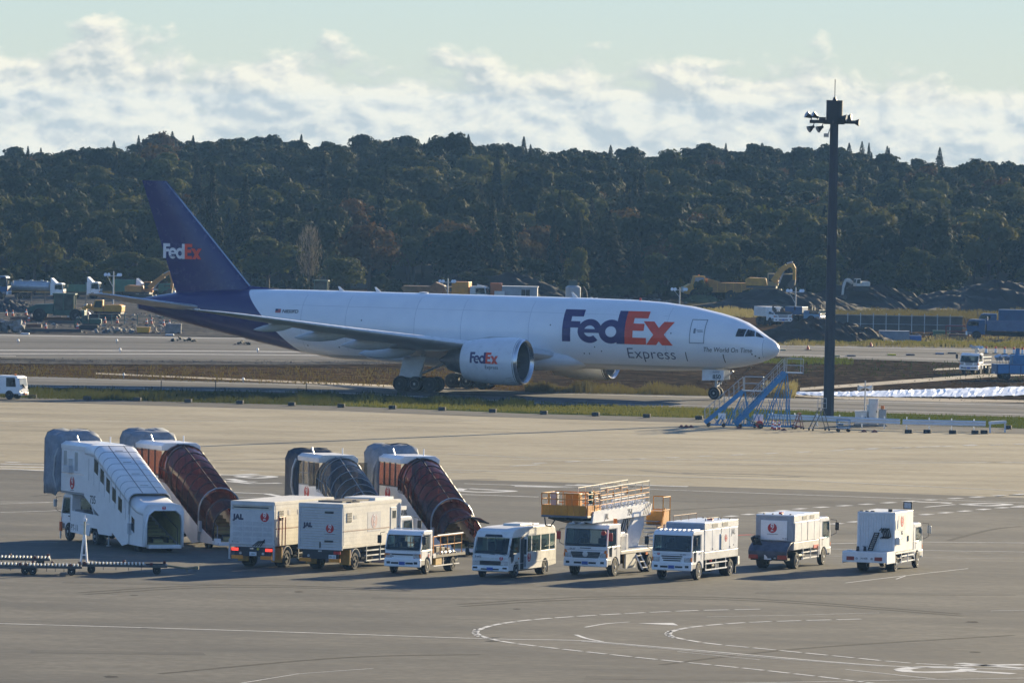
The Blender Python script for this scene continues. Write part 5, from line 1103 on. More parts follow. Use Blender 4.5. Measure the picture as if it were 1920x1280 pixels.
def stairs(label, num, style, kx, kz, ref_uv, canopy_mat, rib_mat, pane, hood, seed, side_code, portal_flap=False):
    t = thing('passenger_stairs', label, 'passenger stairs', group='mobile passenger stairs')
    X = lambda x: x*kx
    Z = lambda z: .35 + (z - .35)*kz
    hw = 1.24; white = style == 'white'
    # truck under the stairs
    xf = X(11.5)
    chassis(t, X(.4), xf - 1.4, .9, .5, .8)
    cab(t, xf, 2.0, .62, Z(2.62), 1.7, zb=1.45, lean=.3, ra=.55, xa=xf - 1.35, arm=.6, body=WHITE, sideglass=GLASSG, mirrorm=ALU)
    for s in (-1, 1):
        B().prism('y', [(X(4.3), .62), (X(4.0), .75), (X(3.9), 1.2), (X(4.7), 1.62), (xf - 1.9, 1.7), (xf - 1.9, .5), (X(7.3), .42), (X(7.1), .9), (X(6.2), .9), (X(6.0), .62)], s*(hw - .12) - .05, s*(hw - .12) + .05).out('side_skirt', WHITE, t, bev=.02)
        B().box(X(3.97), X(4.15), s*(hw - .12) - .06, s*(hw - .12) + .06, .72, 1.1).out('tail_lamp', mat('dark_red_lens', (.16, .012, .02), .3), t)
        b = B().cyl((X(5.2), s*(hw - .35), .1), (X(5.2), s*(hw - .35), .6), .05, n=8).cyl((X(5.2), s*(hw - .35), .0), (X(5.2), s*(hw - .35), .06), .14, n=10); b.out('stabiliser_leg', STEEL, t)
        B().cyl((xf - .35, s*(hw - .1), .05), (xf - .35, s*(hw - .1), .5), .05, n=8).out('front_jack', STEEL, t); B().cyl((xf - .35, s*(hw - .1), .48), (xf - .35, s*(hw - .1), 1.0), .09, n=10).out('jack_sleeve', mat('jack_orange', (.6, .12, .03), .5), t)
    if white: text(side_code, .48, INK, t, (xf - 2.0, hw - .065, .62), (-1, 0, 0))
    else: text(side_code, .2, INK, t, (X(4.95), hw - .065, .68), (-1, 0, 0))
    wheels(t, (xf - 1.35,), 2.2, .5, .28, rim=RIMW); wheels(t, (X(6.6),), 2.2, .46, .27, dual=(X(6.6),)); wheels(t, (X(1.2),), 2.1, .34, .3, rim=RIMD)
    b = B().box(xf - 3.2, xf - 1.8, -.85, .85, .8, 1.75); b.out('engine_unit', mat('engine_grey', (.2, .2, .21), .6, var=.4), t)
    B().bar((X(7.5), .5, .9), (X(8.8), .5, Z(2.7)), .14, .14).bar((X(7.5), -.5, .9), (X(8.8), -.5, Z(2.7)), .14, .14).out('lift_strut', WHITE, t)
    # stair flight
    zl = lambda x: Z(.45) + (x - X(.4))*(Z(3.05) - Z(.45))/(X(7.4) - X(.4))      # walking line
    n = 15
    for k in range(n):
        x = X(.4) + (X(7.4) - X(.4))*k/n; B().box(x, x + X(7.0)/n + .04, -.95, .95, zl(x) - .03, zl(x) + .03).out('step', STEPM, t)
        B().box(x - .0, x + .03, -.95, .95, zl(x) - .2, zl(x) - .031).out('riser', INTER, t)
    for s in (-1, 1):
        top = (lambda x: zl(x) + 1.02)
        if white:
            prof = [(X(7.8), Z(2.62)), (X(7.8), Z(5.0)), (X(6.55), Z(4.95)), (X(1.8), Z(2.62)), (X(1.8), .35), (X(2.6), .2)]
        else:
            prof = [(X(7.9), Z(2.62)), (X(7.9), Z(3.55)), (X(7.1), Z(3.55)), (X(1.85), Z(1.15)), (X(1.85), .32), (X(2.7), .2)]
        B().prism('y', prof, s*hw - .03, s*hw + .03).out('side_panel', WHITE, t, bev=.01)
        prof2 = [(X(1.95), .32), (X(1.95), Z(2.55) if white else Z(1.2)), (X(0.02), Z(2.0) if white else Z(.55)), (X(.02), .3)]
        B().prism('y', prof2, s*(hw - .08) - .03, s*(hw - .08) + .03).out('lower_side_panel', WHITE, t, bev=.01)
        B().tube([(X(.1), s*.88, zl(X(.1)) + .1), (X(.1), s*.88, zl(X(.1)) + .95), (X(7.2), s*.88, zl(X(7.2)) + .95)], .03).out('handrail', RIB if white else STEEL, t)
        if white:
            for k in range(5):
                x = X(6.45) - k*X(.82); zc = Z(4.28) - k*Z(.47) + .09; B().prism('y', [(x, zc + .42), (x - X(.5), zc + .22), (x - X(.5), zc - .52), (x, zc - .32)], s*hw - .0, s*hw + .042).out('stair_window', GLASSG, t, bev=.015)
            B().prism('y', [(X(1.55), Z(1.9)), (X(1.15), Z(1.72)), (X(1.15), Z(.98)), (X(1.55), Z(1.16))], s*(hw - .08) - .0, s*(hw - .08) + .04).out('stair_window', GLASS, t)
            for k in range(8): x = X(7.2) - k*X(.72); B().box(x, x + .02, s*hw - .0, s*hw + .036, zl(x) + .55, zl(x) + 1.75).out('panel_seam', SEAM, t)
    # canopy shell
    def section(x, zb, zt, w, rnd):
        if rnd:      # barrel vault
            r = w; zc = max(zb, zt - r*1.05); pts = [(x, -w, zb)] + [(x, -w*math.cos(R(a)), zc + (zt - zc)*math.sin(R(a))) for a in range(0, 181, 15)] + [(x, w, zb)]
        else:
            c = .42; pts = [(x, -w, zb), (x, -w, zt - c)] + [(x, -w + c - c*math.cos(R(a)), zt - c + c*math.sin(R(a))) for a in (20, 45, 70, 90)] + [(x, w - c + c*math.cos(R(a)), zt - c + c*math.sin(R(a))) for a in (90, 70, 45, 20)] + [(x, w, zt - c), (x, w, zb)]
        return pts
    if white:
        st = [(X(7.8), Z(4.95), Z(5.48)), (X(6.5), Z(4.85), Z(5.45)), (X(1.8), Z(2.55), Z(3.1))]
        B().loft([section(x, zb, zt, hw + .01, False) for x, zb, zt in st], False, False, closed=False).out('canopy_roof', WHITE, t, solid=.05, smooth=True)
        st = [(X(1.95), Z(2.5), Z(3.0)), (X(.9), Z(2.1), Z(2.66)), (X(0), Z(2.0), Z(2.6))]
        B().loft([section(x, zb, zt, hw - .07, False) for x, zb, zt in st], False, False, closed=False).out('lower_canopy_roof', WHITE, t, solid=.05, smooth=True)
        for k in range(9):
            f = k/8; x = X(6.5 - 4.7*f); zt = Z(5.45) + (Z(3.1) - Z(5.45))*f; B().loft([section(x, zt - 1.1, zt + .02, hw + .025, False), section(x - .045, zt - 1.12, zt + .0, hw + .025, False)], False, False, closed=False).out('roof_rib', mat('rib_grey', (.36, .38, .4), .5), t, solid=.03)
        for y in (-.45, .45): B().bar((X(6.5), y, Z(5.48)), (X(1.8), y, Z(3.13)), .03, .03).out('roof_seam', SEAM, t)
        for k in range(4): x = X(6.0 - 1.15*k); z = Z(5.45) - (X(6.5) - x)/X(4.7)*(Z(5.45) - Z(3.1)); B().bar((x, -.2, z + .03), (x, .28, z + .03), .03, .03).out('roof_hatch_seam', SEAM, t)
        # rear portal with an arched opening
        wO, zO = 1.06, Z(2.3)
        outer = [(-hw + .05, .3), (-hw + .05, Z(2.25)), (-hw + .4, Z(2.62)), (hw - .4, Z(2.62)), (hw - .05, Z(2.25)), (hw - .05, .3)]
        inner = [(-wO, .3), (-wO, zO - .65), (-wO + .1, zO - .25), (-wO + .42, zO), (wO - .42, zO), (wO - .1, zO - .25), (wO, zO - .65), (wO, .3)]
        b = B(); mo = [(-hw + .05, .3), (-hw + .05, Z(1.5)), (-hw + .05, Z(2.25)), (-hw + .4, Z(2.62)), (hw - .4, Z(2.62)), (hw - .05, Z(2.25)), (hw - .05, Z(1.5)), (hw - .05, .3)]
        b.loft([[(x, p[0], p[1]) for p in q] for x, q in ((-.02, inner), (-.02, mo), (.1, mo), (.1, inner))] + [[(-.02, p[0], p[1]) for p in inner]], False, False, closed=False)
        b.out('portal_frame', WHITE, t)
        B().loft([[(x, p[0]*1.0, p[1]) for p in inner] for x in (-.22, .12)], False, False, closed=False).out('portal_lip', WHITE, t, solid=.06, smooth=True)
        emblem(t, (-.03, 0, Z(2.42)), (0, -1, 0), .11)
        B().loft([section(x, zl(x), zt, hw - .16, False) for x, zt in ((X(6.4), Z(5.25)), (X(1.8), Z(2.78)), (.15, Z(2.38)))], False, False, closed=False).out('canopy_lining', INTER, t, solid=.02)
        text(num, .62, INK, t, (X(7.0), hw + .034, Z(2.28)), (-1, 0, 0), bold=.006)
    else:
        st = [(X(7.6), Z(3.4), Z(5.45)), (X(6.6), Z(3.3), Z(5.4)), (X(1.85), Z(1.15), Z(3.25))]
        B().loft([section(x, zb, zt, hw + .02, True) for x, zb, zt in st], False, False, closed=False).out('canopy_shell', canopy_mat, t, solid=.02, smooth=True)
        st = [(X(2.1), Z(1.2), Z(3.1)), (X(0), Z(.55), Z(2.35))]
        B().loft([section(x, zb, zt, hw - .1, True) for x, zb, zt in st], False, False, closed=False).out('lower_canopy_shell', canopy_mat, t, solid=.02, smooth=True)
        def rib(x, zb, zt, w, name='canopy_rib', m=rib_mat, r=.032):
            p = section(x, zb, zt, w, True); B().tube(p, r, 5).out(name, m, t)
        rib(X(7.6), Z(3.5), Z(5.47), hw + .03); rib(X(7.15), Z(3.5), Z(5.45), hw + .03)
        for k in range(7): f = k/6; rib(X(6.6 - 4.75*f), Z(3.3 - 2.15*f), Z(5.42 - 2.15*f), hw + .03)
        rib(X(1.82), .4, Z(3.3), hw + .05, 'portal_rib', STEEL, .045); rib(X(.02), .5, Z(2.36), hw - .08, 'portal_rib', rib_mat, .045); rib(X(1.0), Z(.85), Z(2.72), hw - .09)
        for a in (50, 100):
            q = [(x, -(hw + .03)*math.cos(R(a)), max(zb, zt - hw*1.07) + (zt - max(zb, zt - hw*1.07))*math.sin(R(a))) for x, zb, zt in ((X(7.6), Z(3.5), Z(5.47)), (X(6.6), Z(3.3), Z(5.42)), (X(1.85), Z(1.15), Z(3.27)))]
            B().tube(q, .03).out('canopy_stringer', rib_mat, t)
        for s in (-1, 1):
            B().tube([(X(7.6), s*(hw + .03), Z(4.2)), (X(6.2), s*(hw + .03), Z(3.9)), (X(5.6), s*(hw + .03), Z(2.9))], .03).out('canopy_brace', rib_mat, t)
            B().box(-.12, .05, s*(hw - .3) - .2, s*(hw - .3) + .2, .25, .62).out('foot_block', WHITE, t, bev=.04)
        if portal_flap:
            B().loft([[(X(.05), -.95, Z(2.0)), (X(.05), -.5, Z(2.3)), (X(.05), .0, Z(2.4)), (X(.05), .5, Z(2.3)), (X(.05), .95, Z(2.0))], [(-.85, -1.15, Z(1.95)), (-.95, -.6, Z(2.25)), (-1.0, 0, Z(2.33)), (-.95, .6, Z(2.25)), (-.85, 1.15, Z(1.95))]], False, False, closed=False).out('portal_flap', canopy_mat, t, solid=.02, smooth=True)
            B().tube([(X(.05), -.95, Z(2.0)), (-.85, -1.15, Z(1.95)), (-1.0, 0, Z(2.33)), (-.85, 1.15, Z(1.95)), (X(.05), .95, Z(2.0))], .04).out('flap_rim', rib_mat, t)
        text(num, .55, INK, t, (X(7.0) if num != '737' else X(6.35), hw + .034, Z(2.05)), (-1, 0, 0), bold=.004)
    B().box(-.35, .1, -.95, .95, .22, .42).out('foot_step', WHITE, t, bev=.03)
    B().box(X(1.55), X(1.75), hw - .06, hw + .12, .9, 1.5).out('junction_box', mat('junction_grey', (.5, .52, .54), .5), t, bev=.02)
    # head cabin
    x0, x1, cw = X(7.6), X(11.4), 1.12
    zf, zs, zr = Z(2.75), Z(3.75) if white else Z(3.7), Z(5.1)
    for s in (-1, 1):
        B().box(x0, x1, s*cw - .03, s*cw + .03, zf, zs).out('cabin_side_panel', WHITE, t, bev=.01)
        if white:
            B().box(x0, x1, s*cw - .03, s*cw + .03, zs + .02, zr).out('cabin_upper_panel', WHITE, t, bev=.01)
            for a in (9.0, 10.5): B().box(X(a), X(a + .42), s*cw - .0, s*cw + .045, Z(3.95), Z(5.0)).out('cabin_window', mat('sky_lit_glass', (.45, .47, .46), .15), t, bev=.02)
            B().box(X(9.6), X(10.4), s*cw, s*cw + .3, Z(3.8), Z(4.2)).out('control_cabinet', mat('junction_grey', (.5, .52, .54), .5), t, bev=.03); B().box(X(9.7), X(10.0), s*cw, s*cw + .25, Z(4.22), Z(4.6)).out('control_head', WHITE2, t)
        else:
            m = 4
            for k in range(m):
                a = x0 + (x1 - x0)*k/m; b2 = x0 + (x1 - x0)*(k+1)/m
                B().box(a + .04, b2 - .04, s*cw - .015, s*cw + .015, zs + .03, zr - .04).out('cabin_pane', pane, t)
                B().box(b2 - .05, b2 + .04, s*cw - .035, s*cw + .035, zs, zr).out('pane_post', rib_mat, t)
            B().box(x0, x1, s*cw - .036, s*cw + .036, zs - .02, zs + .04).out('pane_sill', rib_mat, t)
            if style == 'grey': B().box(x0, x1, s*cw - .034, s*cw + .034, Z(4.38), Z(4.42)).out('pane_bar', rib_mat, t)
    if style == 'grey':      # wide landing with a glazed wall towards the stairs
        for y0, y1 in ((-1.75, -1.2), (1.15, 1.75)):
            B().box(x0 - .05, x0 + .0, y0, y1, zs, zr).out('landing_pane', pane, t)
    rng = section
    B().loft([[(x, y, z) for y, z in ((-cw - .06, zr), (-cw - .06, zr + .25), (-cw + .2, zr + .42), (cw - .2, zr + .42), (cw + .06, zr + .25), (cw + .06, zr))] for x in (x0 - .1, x1)], True, True).out('cabin_roof', WHITE if style != 'grey' else WHITE2, t, smooth=False, bev=.03)
    B().box(x0, x1 + .3, -cw, cw, zf - .12, zf).out('cabin_floor', mat('cabin_floor_grey', (.3, .3, .3), .6), t)
    B().tube([(X(9.9), .7, zr + .4), (X(10.1), .75, zr + .75)], .05).out('lamp_stalk', WHITE, t); B().tube([(X(8.6), -.6, zr + .4), (X(8.6), -.6, zr + .78)], .04).out('lamp_stalk', WHITE, t)
    emblem(t, (X(9.7), cw + .036, Z(3.25)), (-1, 0, 0), .36); B().plate([(X(9.7) + .3, cw + .034, Z(2.83)), (X(9.7) - .3, cw + .034, Z(2.83)), (X(9.7) - .3, cw + .034, Z(2.86)), (X(9.7) + .3, cw + .034, Z(2.86))], (0, .004, 0)).out('emblem_caption', INK, t)
    bellows(t, X(11.4), X(12.7), 1.5 if style != 'grey' else 1.42, Z(2.5), Z(6.05) if style != 'grey' else Z(5.72), hood, seed)
    B().tube([(X(11.45), 1.3, Z(2.7)), (X(11.6), 1.45, Z(3.6)), (X(11.5), 1.42, Z(4.6)), (X(11.4), 1.25, Z(5.2))], .07, 6).out('bellows_strut', STEEL, t, smooth=True)
    return place(t, (0, hw, 0), *ref_uv, R(90 + 24))
stairs('white roofed passenger stairs marked 735 with small side windows, leftmost of the row', '735', 'white', 1.14, 1, (266, 1035), WHITE, None, None, HOOD, 5, 'PT-11')
stairs('brown canopied passenger stairs with tall grey hood, right of the white 735 stairs', '737', 'brown', 1.06, 1.0, (397, 1030), BROWN, RIB, BRPANE, HOOD, 6, 'PB-07')
stairs('grey canopied passenger stairs half hidden behind the roller door box truck', '', 'grey', .80, .93, (672, 1040), GREYT, RIBG, GRPANE, HOODD, 7, '')
stairs('brown canopied passenger stairs marked 736 with a flap at the foot, behind the flatbed truck', '736', 'brown', .82, .93, (829, 1042), BROWN, RIB, BRPANE, HOOD, 8, '', True)
# ------------------------------------------------------------------ light mast
MASTC = mat('mast_paint', (.022, .028, .042), .5, .2, var=.15)
ms = thing('light_mast', 'tall dark octagonal floodlight mast with drum top standing at the apron edge', 'light mast', G(1553, 788))
o8 = lambda r, z: [(r*math.cos(R(22.5 + 45*k)), r*math.sin(R(22.5 + 45*k)), z) for k in range(8)]
B().loft([o8(.47, 0), o8(.46, 2), o8(.36, 24.2)]).out('pole', MASTC, ms)
B().loft([o8(.8, 0), o8(.8, .35)]).out('footing', mat('footing_grey', (.25, .25, .24), .8), ms)
BLK = mat('mast_top_black', (.012, .013, .018), .5, var=.3)
B().cyl((0, 0, 24.1), (0, 0, 26.0), .68, n=20).cyl((0, 0, 26.0), (0, 0, 26.25), .2, .1, 8).out('drum_cap', BLK, ms, smooth=True)
B().cyl((0, 0, 26.2), (0, 0, 27.7), .03, n=6).out('lightning_rod', BLK, ms)
hb = B().bar((-2.0, 0, 24.25), (1.9, 0, 24.25), .3, .28).bar((0, -1.5, 24.25), (0, 1.5, 24.25), .3, .28).lathe([(24.05, .5), (24.05, .85), (24.4, .85), (24.4, .5)], (0, 0, 0), 'z', 16).box(-1.25, -.7, -.2, .2, 24.3, 24.62).box(.6, 1.3, -.2, .2, 24.3, 24.6); hb.out('head_frame', BLK, ms)
def flood(x, y, z, dx, dz):
    d = Vector((dx, -.25, dz)).normalized(); p = Vector((x, y, z)); f = B().cyl(p, p + d*.42, .12, .30, 12).cyl(p - d*.12, p, .12, .12, 8).out('floodlight', BLK, ms, smooth=True)
    B().tube([p, (x + (.15 if dx < 0 else -.15), y, 24.25)], .04).out('bracket', BLK, f); B().cyl(p + d*.421, p + d*.44, .27, n=12).out('lens', STEEL, f)
for x, y, z, dx, dz in ((-1.95, -.3, 24.62, -.75, .42), (-1.4, .3, 24.62, -.75, .42), (-1.75, -.3, 23.8, -.7, -.42), (-1.0, .2, 23.8, -.7, -.42), (.55, -.5, 24.62, .8, -.1), (1.0, .5, 24.6, .8, .1), (1.6, 0, 24.25, .9, -.05)): flood(x, y, z, dx, dz)
B().box(-.85, -.45, -.55, -.3, 23.0, 23.3).tube([(-.5, -.3, 23.2), (-.35, -.1, 23.7)], .05).out('camera_unit', mat('beige_camera', (.4, .38, .33), .5), ms, bev=.03)
B().box(-.39, -.31, -.5, -.3, 13.0, 14.2).out('cable_box', MASTC, ms)

# ------------------------------------------------------------------ roller dollies (foreground left)
ROLL_M = mat('roller_bright', (.60, .59, .54), .35, .4, var=.3); DOLLY = mat('dolly_frame_grey', (.055, .06, .065), .6, var=.3)
def dolly(lab, uv, L=3.5, W=2.0, hdg=R(2), bare=0.0, name='baggage_dolly'):
    t = thing('roller_dolly', lab, 'dolly', group='roller dollies in the left foreground'); h = W/2
    b = B().box(0, L, -h, -h + .1, .36, .48).box(0, L, h - .1, h, .36, .48)
    for k in range(5): b.box(L*k/4 - .04, L*k/4 + .04, -h + .1, h - .1, .36, .46)
    b.out('frame', DOLLY, t)
    nx = int(L/.19)
    rm = B()
    for i in range(nx):
        x = .16 + i*.19
        if x > L*(1 - bare): continue
        for j in range(5):
            y = -h + .16 + j*(W - .3)/5; rm.cyl((x, y, .50), (x, y + (W-.3)/5*.55, .50), .05, n=6)
    rm.out('roller', ROLL_M, t)
    for x, y in ((.15, -h), (L*.5, h), (L*.82, -h), (L - .1, h)): B().box(x - .08, x + .08, y - .06, y + .06, .48, .62).out('stop_lock', mat('lock_dark_red', (.10, .02, .018), .6), t, bev=.03)
    for x in (.5, L - .5):
        for s in (-1, 1): wheel(t, x, s*(h - .22), .21, .16, RIMW if s < 0 and bare < .2 else RIMD)
    for k in range(6): B().box(L*(.1 + .15*k), L*(.1 + .15*k) + .03, -h + .02, -h + .06, .2, .36).out('hanger', DOLLY, t)
    return place(t, (L, -h, 0), *uv, hdg)
dolly('roller dolly cut off by the left edge, nearest the viewer', (65, 1077), hdg=R(3), L=4.2)
dolly('roller dolly standing behind the other dollies, farthest from the viewer at the left edge', (92, 1064), hdg=R(2), L=4.2)
dolly('roller dolly right behind the upright white tow bar, with white wheels', (152, 1079), hdg=R(3), L=3.0)
d4 = dolly('right-hand roller dolly with a bare end and its tow bar lying on the ground', (312, 1077), hdg=R(3), L=4.4, bare=.25)
B().tube([(4.4, 0, .42), (5.4, .1, .3), (6.0, .12, .32)], .05).tube([(5.4, .1, .35), (5.5, .1, .1)], .03).cyl((6.0, .12, .24), (6.0, .12, .42), .1, n=8).out('tow_bar', mat('tow_bar_dull', (.2, .17, .1), .6), d4)
tb = thing('tow_bar', 'white tow bar standing upright between two roller dollies', 'tow bar', G(157, 1074)); tb.rotation_euler = (0, 0, R(-90))
B().bar((0, -.17, .55), (-.05, -.03, 2.0), .1, .08).bar((0, .17, .55), (-.05, .03, 2.0), .1, .08).bar((0, -.13, .95), (0, .13, .95), .06, .06).out('fork', WHITE, tb)
B().bar((-.05, 0, 1.9), (-.1, 0, 2.75), .1, .1).out('shaft', mat('shaft_cream', (.62, .55, .36), .5), tb); B().box(-.2, .05, -.1, .1, 2.68, 2.85).tube([(-.1, -.22, 2.55), (-.1, .22, 2.55)], .03).cyl((-.1, 0, 2.85), (-.1, 0, 3.0), .05, n=8).out('coupling_eye', WHITE, tb, bev=.02)

# ------------------------------------------------------------------ aircraft tug at the left edge
tg = thing('tow_tractor', 'white towing tractor cut off by the left edge, on the far apron', 'tow tractor')
B().prism('y', [(0, .45), (0, 1.05), (-.15, 1.85), (-.35, 1.95), (-2.2, 1.95), (-2.3, .45)], -.85, .85).out('cab', WHITE, tg, bev=.06)
B().plate([(-.0, -.7, 1.1), (-.0, .7, 1.1), (-.13, .65, 1.82), (-.13, -.65, 1.82)], (.02, 0, .003)).out('windscreen', mat('bright_glass', (.4, .43, .44), .1), tg); B().prism('y', [(-.3, 1.05), (-.4, 1.8), (-1.2, 1.8), (-1.2, 1.05)], .845, .86).out('side_window', GLASS, tg); B().prism('y', [(-.3, 1.05), (-.4, 1.8), (-1.2, 1.8), (-1.2, 1.05)], -.86, -.845).out('side_window', GLASS, tg)
B().bar((.06, .05, .95), (.08, -.35, 1.25), .16, .05).out('wing_mirror', DARK, tg); B().box(-.1, .12, -.8, .8, .35, .6).out('bumper', WHITE2, tg, bev=.04); B().box(.1, .25, -.25, .25, .38, .58).out('coupling', mat('coupling_red', (.4, .06, .03), .5), tg, bev=.03); B().box(-5, -2.3, -.85, .85, .45, 1.05).out('rear_deck', WHITE, tg, bev=.05); B().cyl((-.9, .3, 1.95), (-.9, .3, 2.1), .08, n=10).out('beacon', AMBER, tg)
for s in (-1, 1): B().box(.1, .14, s*.6 - .1, s*.6 + .1, .62, .8).out('headlight', LAMP, tg, bev=.02)
wheels(tg, (-.9, -4.2), 1.75, .38, .25, rim=RIMD); text('V', .3, LOGO_RED, tg, (-1.9, -.853, .7), (1, 0, 0))
place(tg, (0, -.8, 0), 36, 749, R(-22))

# ------------------------------------------------------------------ low rubber blocks along the apron edge
bl = [(62, 746), (163, 749), (258, 751.5), (353, 754.5), (450, 757), (547, 760.5), (640, 763.5), (736, 766.5), (829, 769.5), (924, 773), (1020, 776.5), (1117, 779.5), (1213, 782.5), (1311, 786), (1890, 804)]
bm0 = B().box(-.3, .3, -.15, .15, 0, .30).mesh('edge_block'); BLKM = mat('edge_block_grey', (.035, .038, .042), .8, var=.3, rnd=.2); bm0.materials.append(BLKM)
ORD = 'first second third fourth fifth sixth seventh eighth ninth tenth eleventh twelfth thirteenth fourteenth'.split()
for k, (u, v) in enumerate(bl):
    o = link('edge_block', bm0, None, bev=.03, loc=G(u, v)); o.rotation_euler = (0, 0, -R(24)); tag(o, ORD[k] + ' low dark block from the left along the kerb of the grass verge' if k < 14 else 'low dark block on the kerb beyond the right end of the white guard rail', 'block', 'low blocks along the apron edge')
blm2 = [(1704, 812), (1739, 812), (1787, 813), (1829, 813.5), (1846, 813)]
for k, (u, v) in enumerate(blm2):
    o = link('ballast_block', bm0, None, bev=.03, loc=G(u, v)); o.rotation_euler = (0, 0, -R(24)); tag(o, ORD[k] + ' dark ballast block from the left at the foot of the white guard rail', 'block', 'ballast blocks under the guard rail')

# ------------------------------------------------------------------ blue maintenance stairs beside the nose wheel
BLU = mat('stairs_blue', (.035, .20, .42), .5, var=.15)
def dock(lab, uv, H, L, top_deck, hdg):
    t = thing('maintenance_stairs', lab, 'maintenance stairs'); w = .6
    for s in (-1, 1):
        B().bar((0, s*w, .3), (L, s*w, H), .12, .34).out('stringer', BLU, t)
        b = B().tube([(0, s*w, .3), (-.05, s*w, 1.35), (L - .1, s*w, H + 1.05)], .025)
        for k in range(9): f = k/8; x = L*f; z = .3 + (H - .3)*f; b.tube([(x, s*w, z), (x - .05, s*w, z + 1.05)], .02); 
        b.tube([(0, s*w, .85), (L, s*w, H + .55)], .018); b.out('handrail', STEEL, t)
        fr = B()
        fr.tube([(.2, s*w*1.3, .15), (L + top_deck, s*w*1.3, .15)], .05); fr.tube([(L + top_deck*.3, s*w*1.3, .15), (L + .1, s*w, H)], .045); fr.tube([(L*.6, s*w*1.3, .15), (L, s*w, H - .1)], .04); fr.tube([(L*.3, s*w*1.3, .15), (L*.6, s*w, H*.6)], .04)
        for k in range(6): x = L*.25 + k*L*.15; zt = .3 + (H - .3)*min(1, x/L); fr.tube([(x, s*w*1.3, .15), (x + L*.12, s*w*1.15, zt*.7)], .025); fr.tube([(x + L*.12, s*w*1.3, .15), (x, s*w*1.15, zt*.7)], .025)
        fr.out('support_frame', BLU, t)
    for k in range(14): f = (k + .5)/14; B().box(L*f - .14, L*f + .14, -w + .05, w - .05, .3 + (H-.3)*f - .02, .3 + (H-.3)*f + .02).out('tread', BLU if k % 3 else ALU, t)
    B().box(L - .05, L + top_deck, -w - .15, w + .15, H - .05, H + .02).out('platform', mat('platform_blue_grey', (.18, .26, .36), .5), t)
    rail_run([(L + .05, -w - .1, H), (L + top_deck - .05, -w - .1, H), (L + top_deck - .05, w + .1, H), (L + .05, w + .1, H)], 1.1, .025).out('platform_railing', STEEL, t)
    for x in (.3, L*.5, L + top_deck*.6):
        for s in (-1, 1): wheel(t, x, s*w*1.35, .15, .1, RIMD, 'castor')
    B().box(L*.35, L*.55, -w - .12, -w - .07, .6, 1.1).out('notice_board', WHITE, t)
    return place(t, (0, 0, 0), *uv, hdg)
dock('taller blue maintenance stairs with steel handrails, right of the lower blue pair', (1378, 801), 4.4, 3.9, 1.4, R(6))
dock('lower blue maintenance stairs with white handrails, nearest the jet nose wheel', (1322, 799), 2.9, 3.0, 1.6, R(-4))
def ladder_stand(lab, uv, H, W, D, m, rails=True, hdg=0, cat='step ladder', name='step_ladder'):
    t = thing(name, lab, cat); n = max(3, int(H/.3)); 
    for s in (-1, 1): B().bar((0, s*W/2, .12), (D*.6, s*W/2, H), .05, .07).bar((D, s*W/2, .12), (D*.62, s*W/2, H), .05, .05).bar((0, s*W/2, .2), (D, s*W/2, .2), .05, .05).bar((D*.3, s*W/2, H*.5), (D*.8, s*W/2, H*.5), .03, .03).out('side_frame', m, t)
    for k in range(n): f = (k + .6)/n; B().box(D*.6*f - .1, D*.6*f + .08, -W/2, W/2, H*f - .015, H*f + .015).out('tread', STEEL, t)
    B().box(D*.5, D*.8, -W/2, W/2, H, H + .04).out('top_platform', m, t)
    if rails: rail_run([(D*.52, -W/2, H), (D*.8, -W/2, H), (D*.8, W/2, H), (D*.52, W/2, H)], .8, .022).out('handrail', STEEL, t)
    for x in (0.02, D):
        for s in (-1, 1): wheel(t, x, s*W/2, .08, .06, RIMD, 'castor')
    return place(t, (0, 0, 0), *uv, hdg)
ladder_stand('tall grey step ladder on castors leaning beside the foot of the floodlight mast', (1520, 807), 1.75, .8, 1.4, mat('ladder_grey', (.16, .16, .15), .5, .3), hdg=R(20))
ladder_stand('low red and white step ladder left of the tall grey ladder', (1488, 804), 1.25, .9, .7, mat('ladder_red', (.3, .09, .07), .6, var=.3), rails=False, hdg=R(10))
def cart(lab, uv, m, L=1.0, W=.7):
    t = thing('tool_cart', lab, 'cart'); B().box(0, L, -W/2, W/2, .28, .34).box(0, L, -W/2, W/2, .62, .66).out('shelf', m, t); rail_run([(0, -W/2, .3), (L, -W/2, .3), (L, W/2, .3), (0, W/2, .3), (0, -W/2, .3)], .65, .022).out('rail', m, t)
    B().box(.1, .5, -.2, .2, .34, .6).out('tool_box', mat('toolbox_grey', (.3, .3, .3), .5), t)
    for x in (.1, L - .1):
        for s in (-1, 1): wheel(t, x, s*W/2, .12, .08, RIMD, 'castor')
    return place(t, (0, 0, 0), *uv, R(5))
cart('blue tool cart on the apron edge right of the floodlight mast', (1569, 809), BLU)
bt = thing('hose_reel_cart', 'small red hand cart with green hose lying under the blue stairs', 'cart'); B().cyl((0, -.25, .32), (0, .25, .32), .3, n=14).out('reel', REDP, bt, smooth=True); B().bar((0, -.28, .3), (-1.1, -.28, .75), .05, .05).bar((0, .28, .3), (-1.1, .28, .75), .05, .05).out('handle', mat('green_handle', (.02, .1, .05), .5), bt); wheel(bt, .1, -.35, .2, .08); wheel(bt, .1, .35, .2, .08); place(bt, (0, 0, 0), 1424, 803, R(0))
def striped_cone(t, h=.75, m1=REDP, m2=WHITE):
    B().box(-.19, .19, -.19, .19, 0, .04).out('base', DARK, t)
    for k in range(5): r0, r1 = .15 - k*.025, .15 - (k+1)*.025; B().cyl((0, 0, .04 + (h-.04)*k/5), (0, 0, .04 + (h-.04)*(k+1)/5), r0, r1, 12, cap=(k == 4)).out('band', m1 if k % 2 == 0 else m2, t, smooth=True)
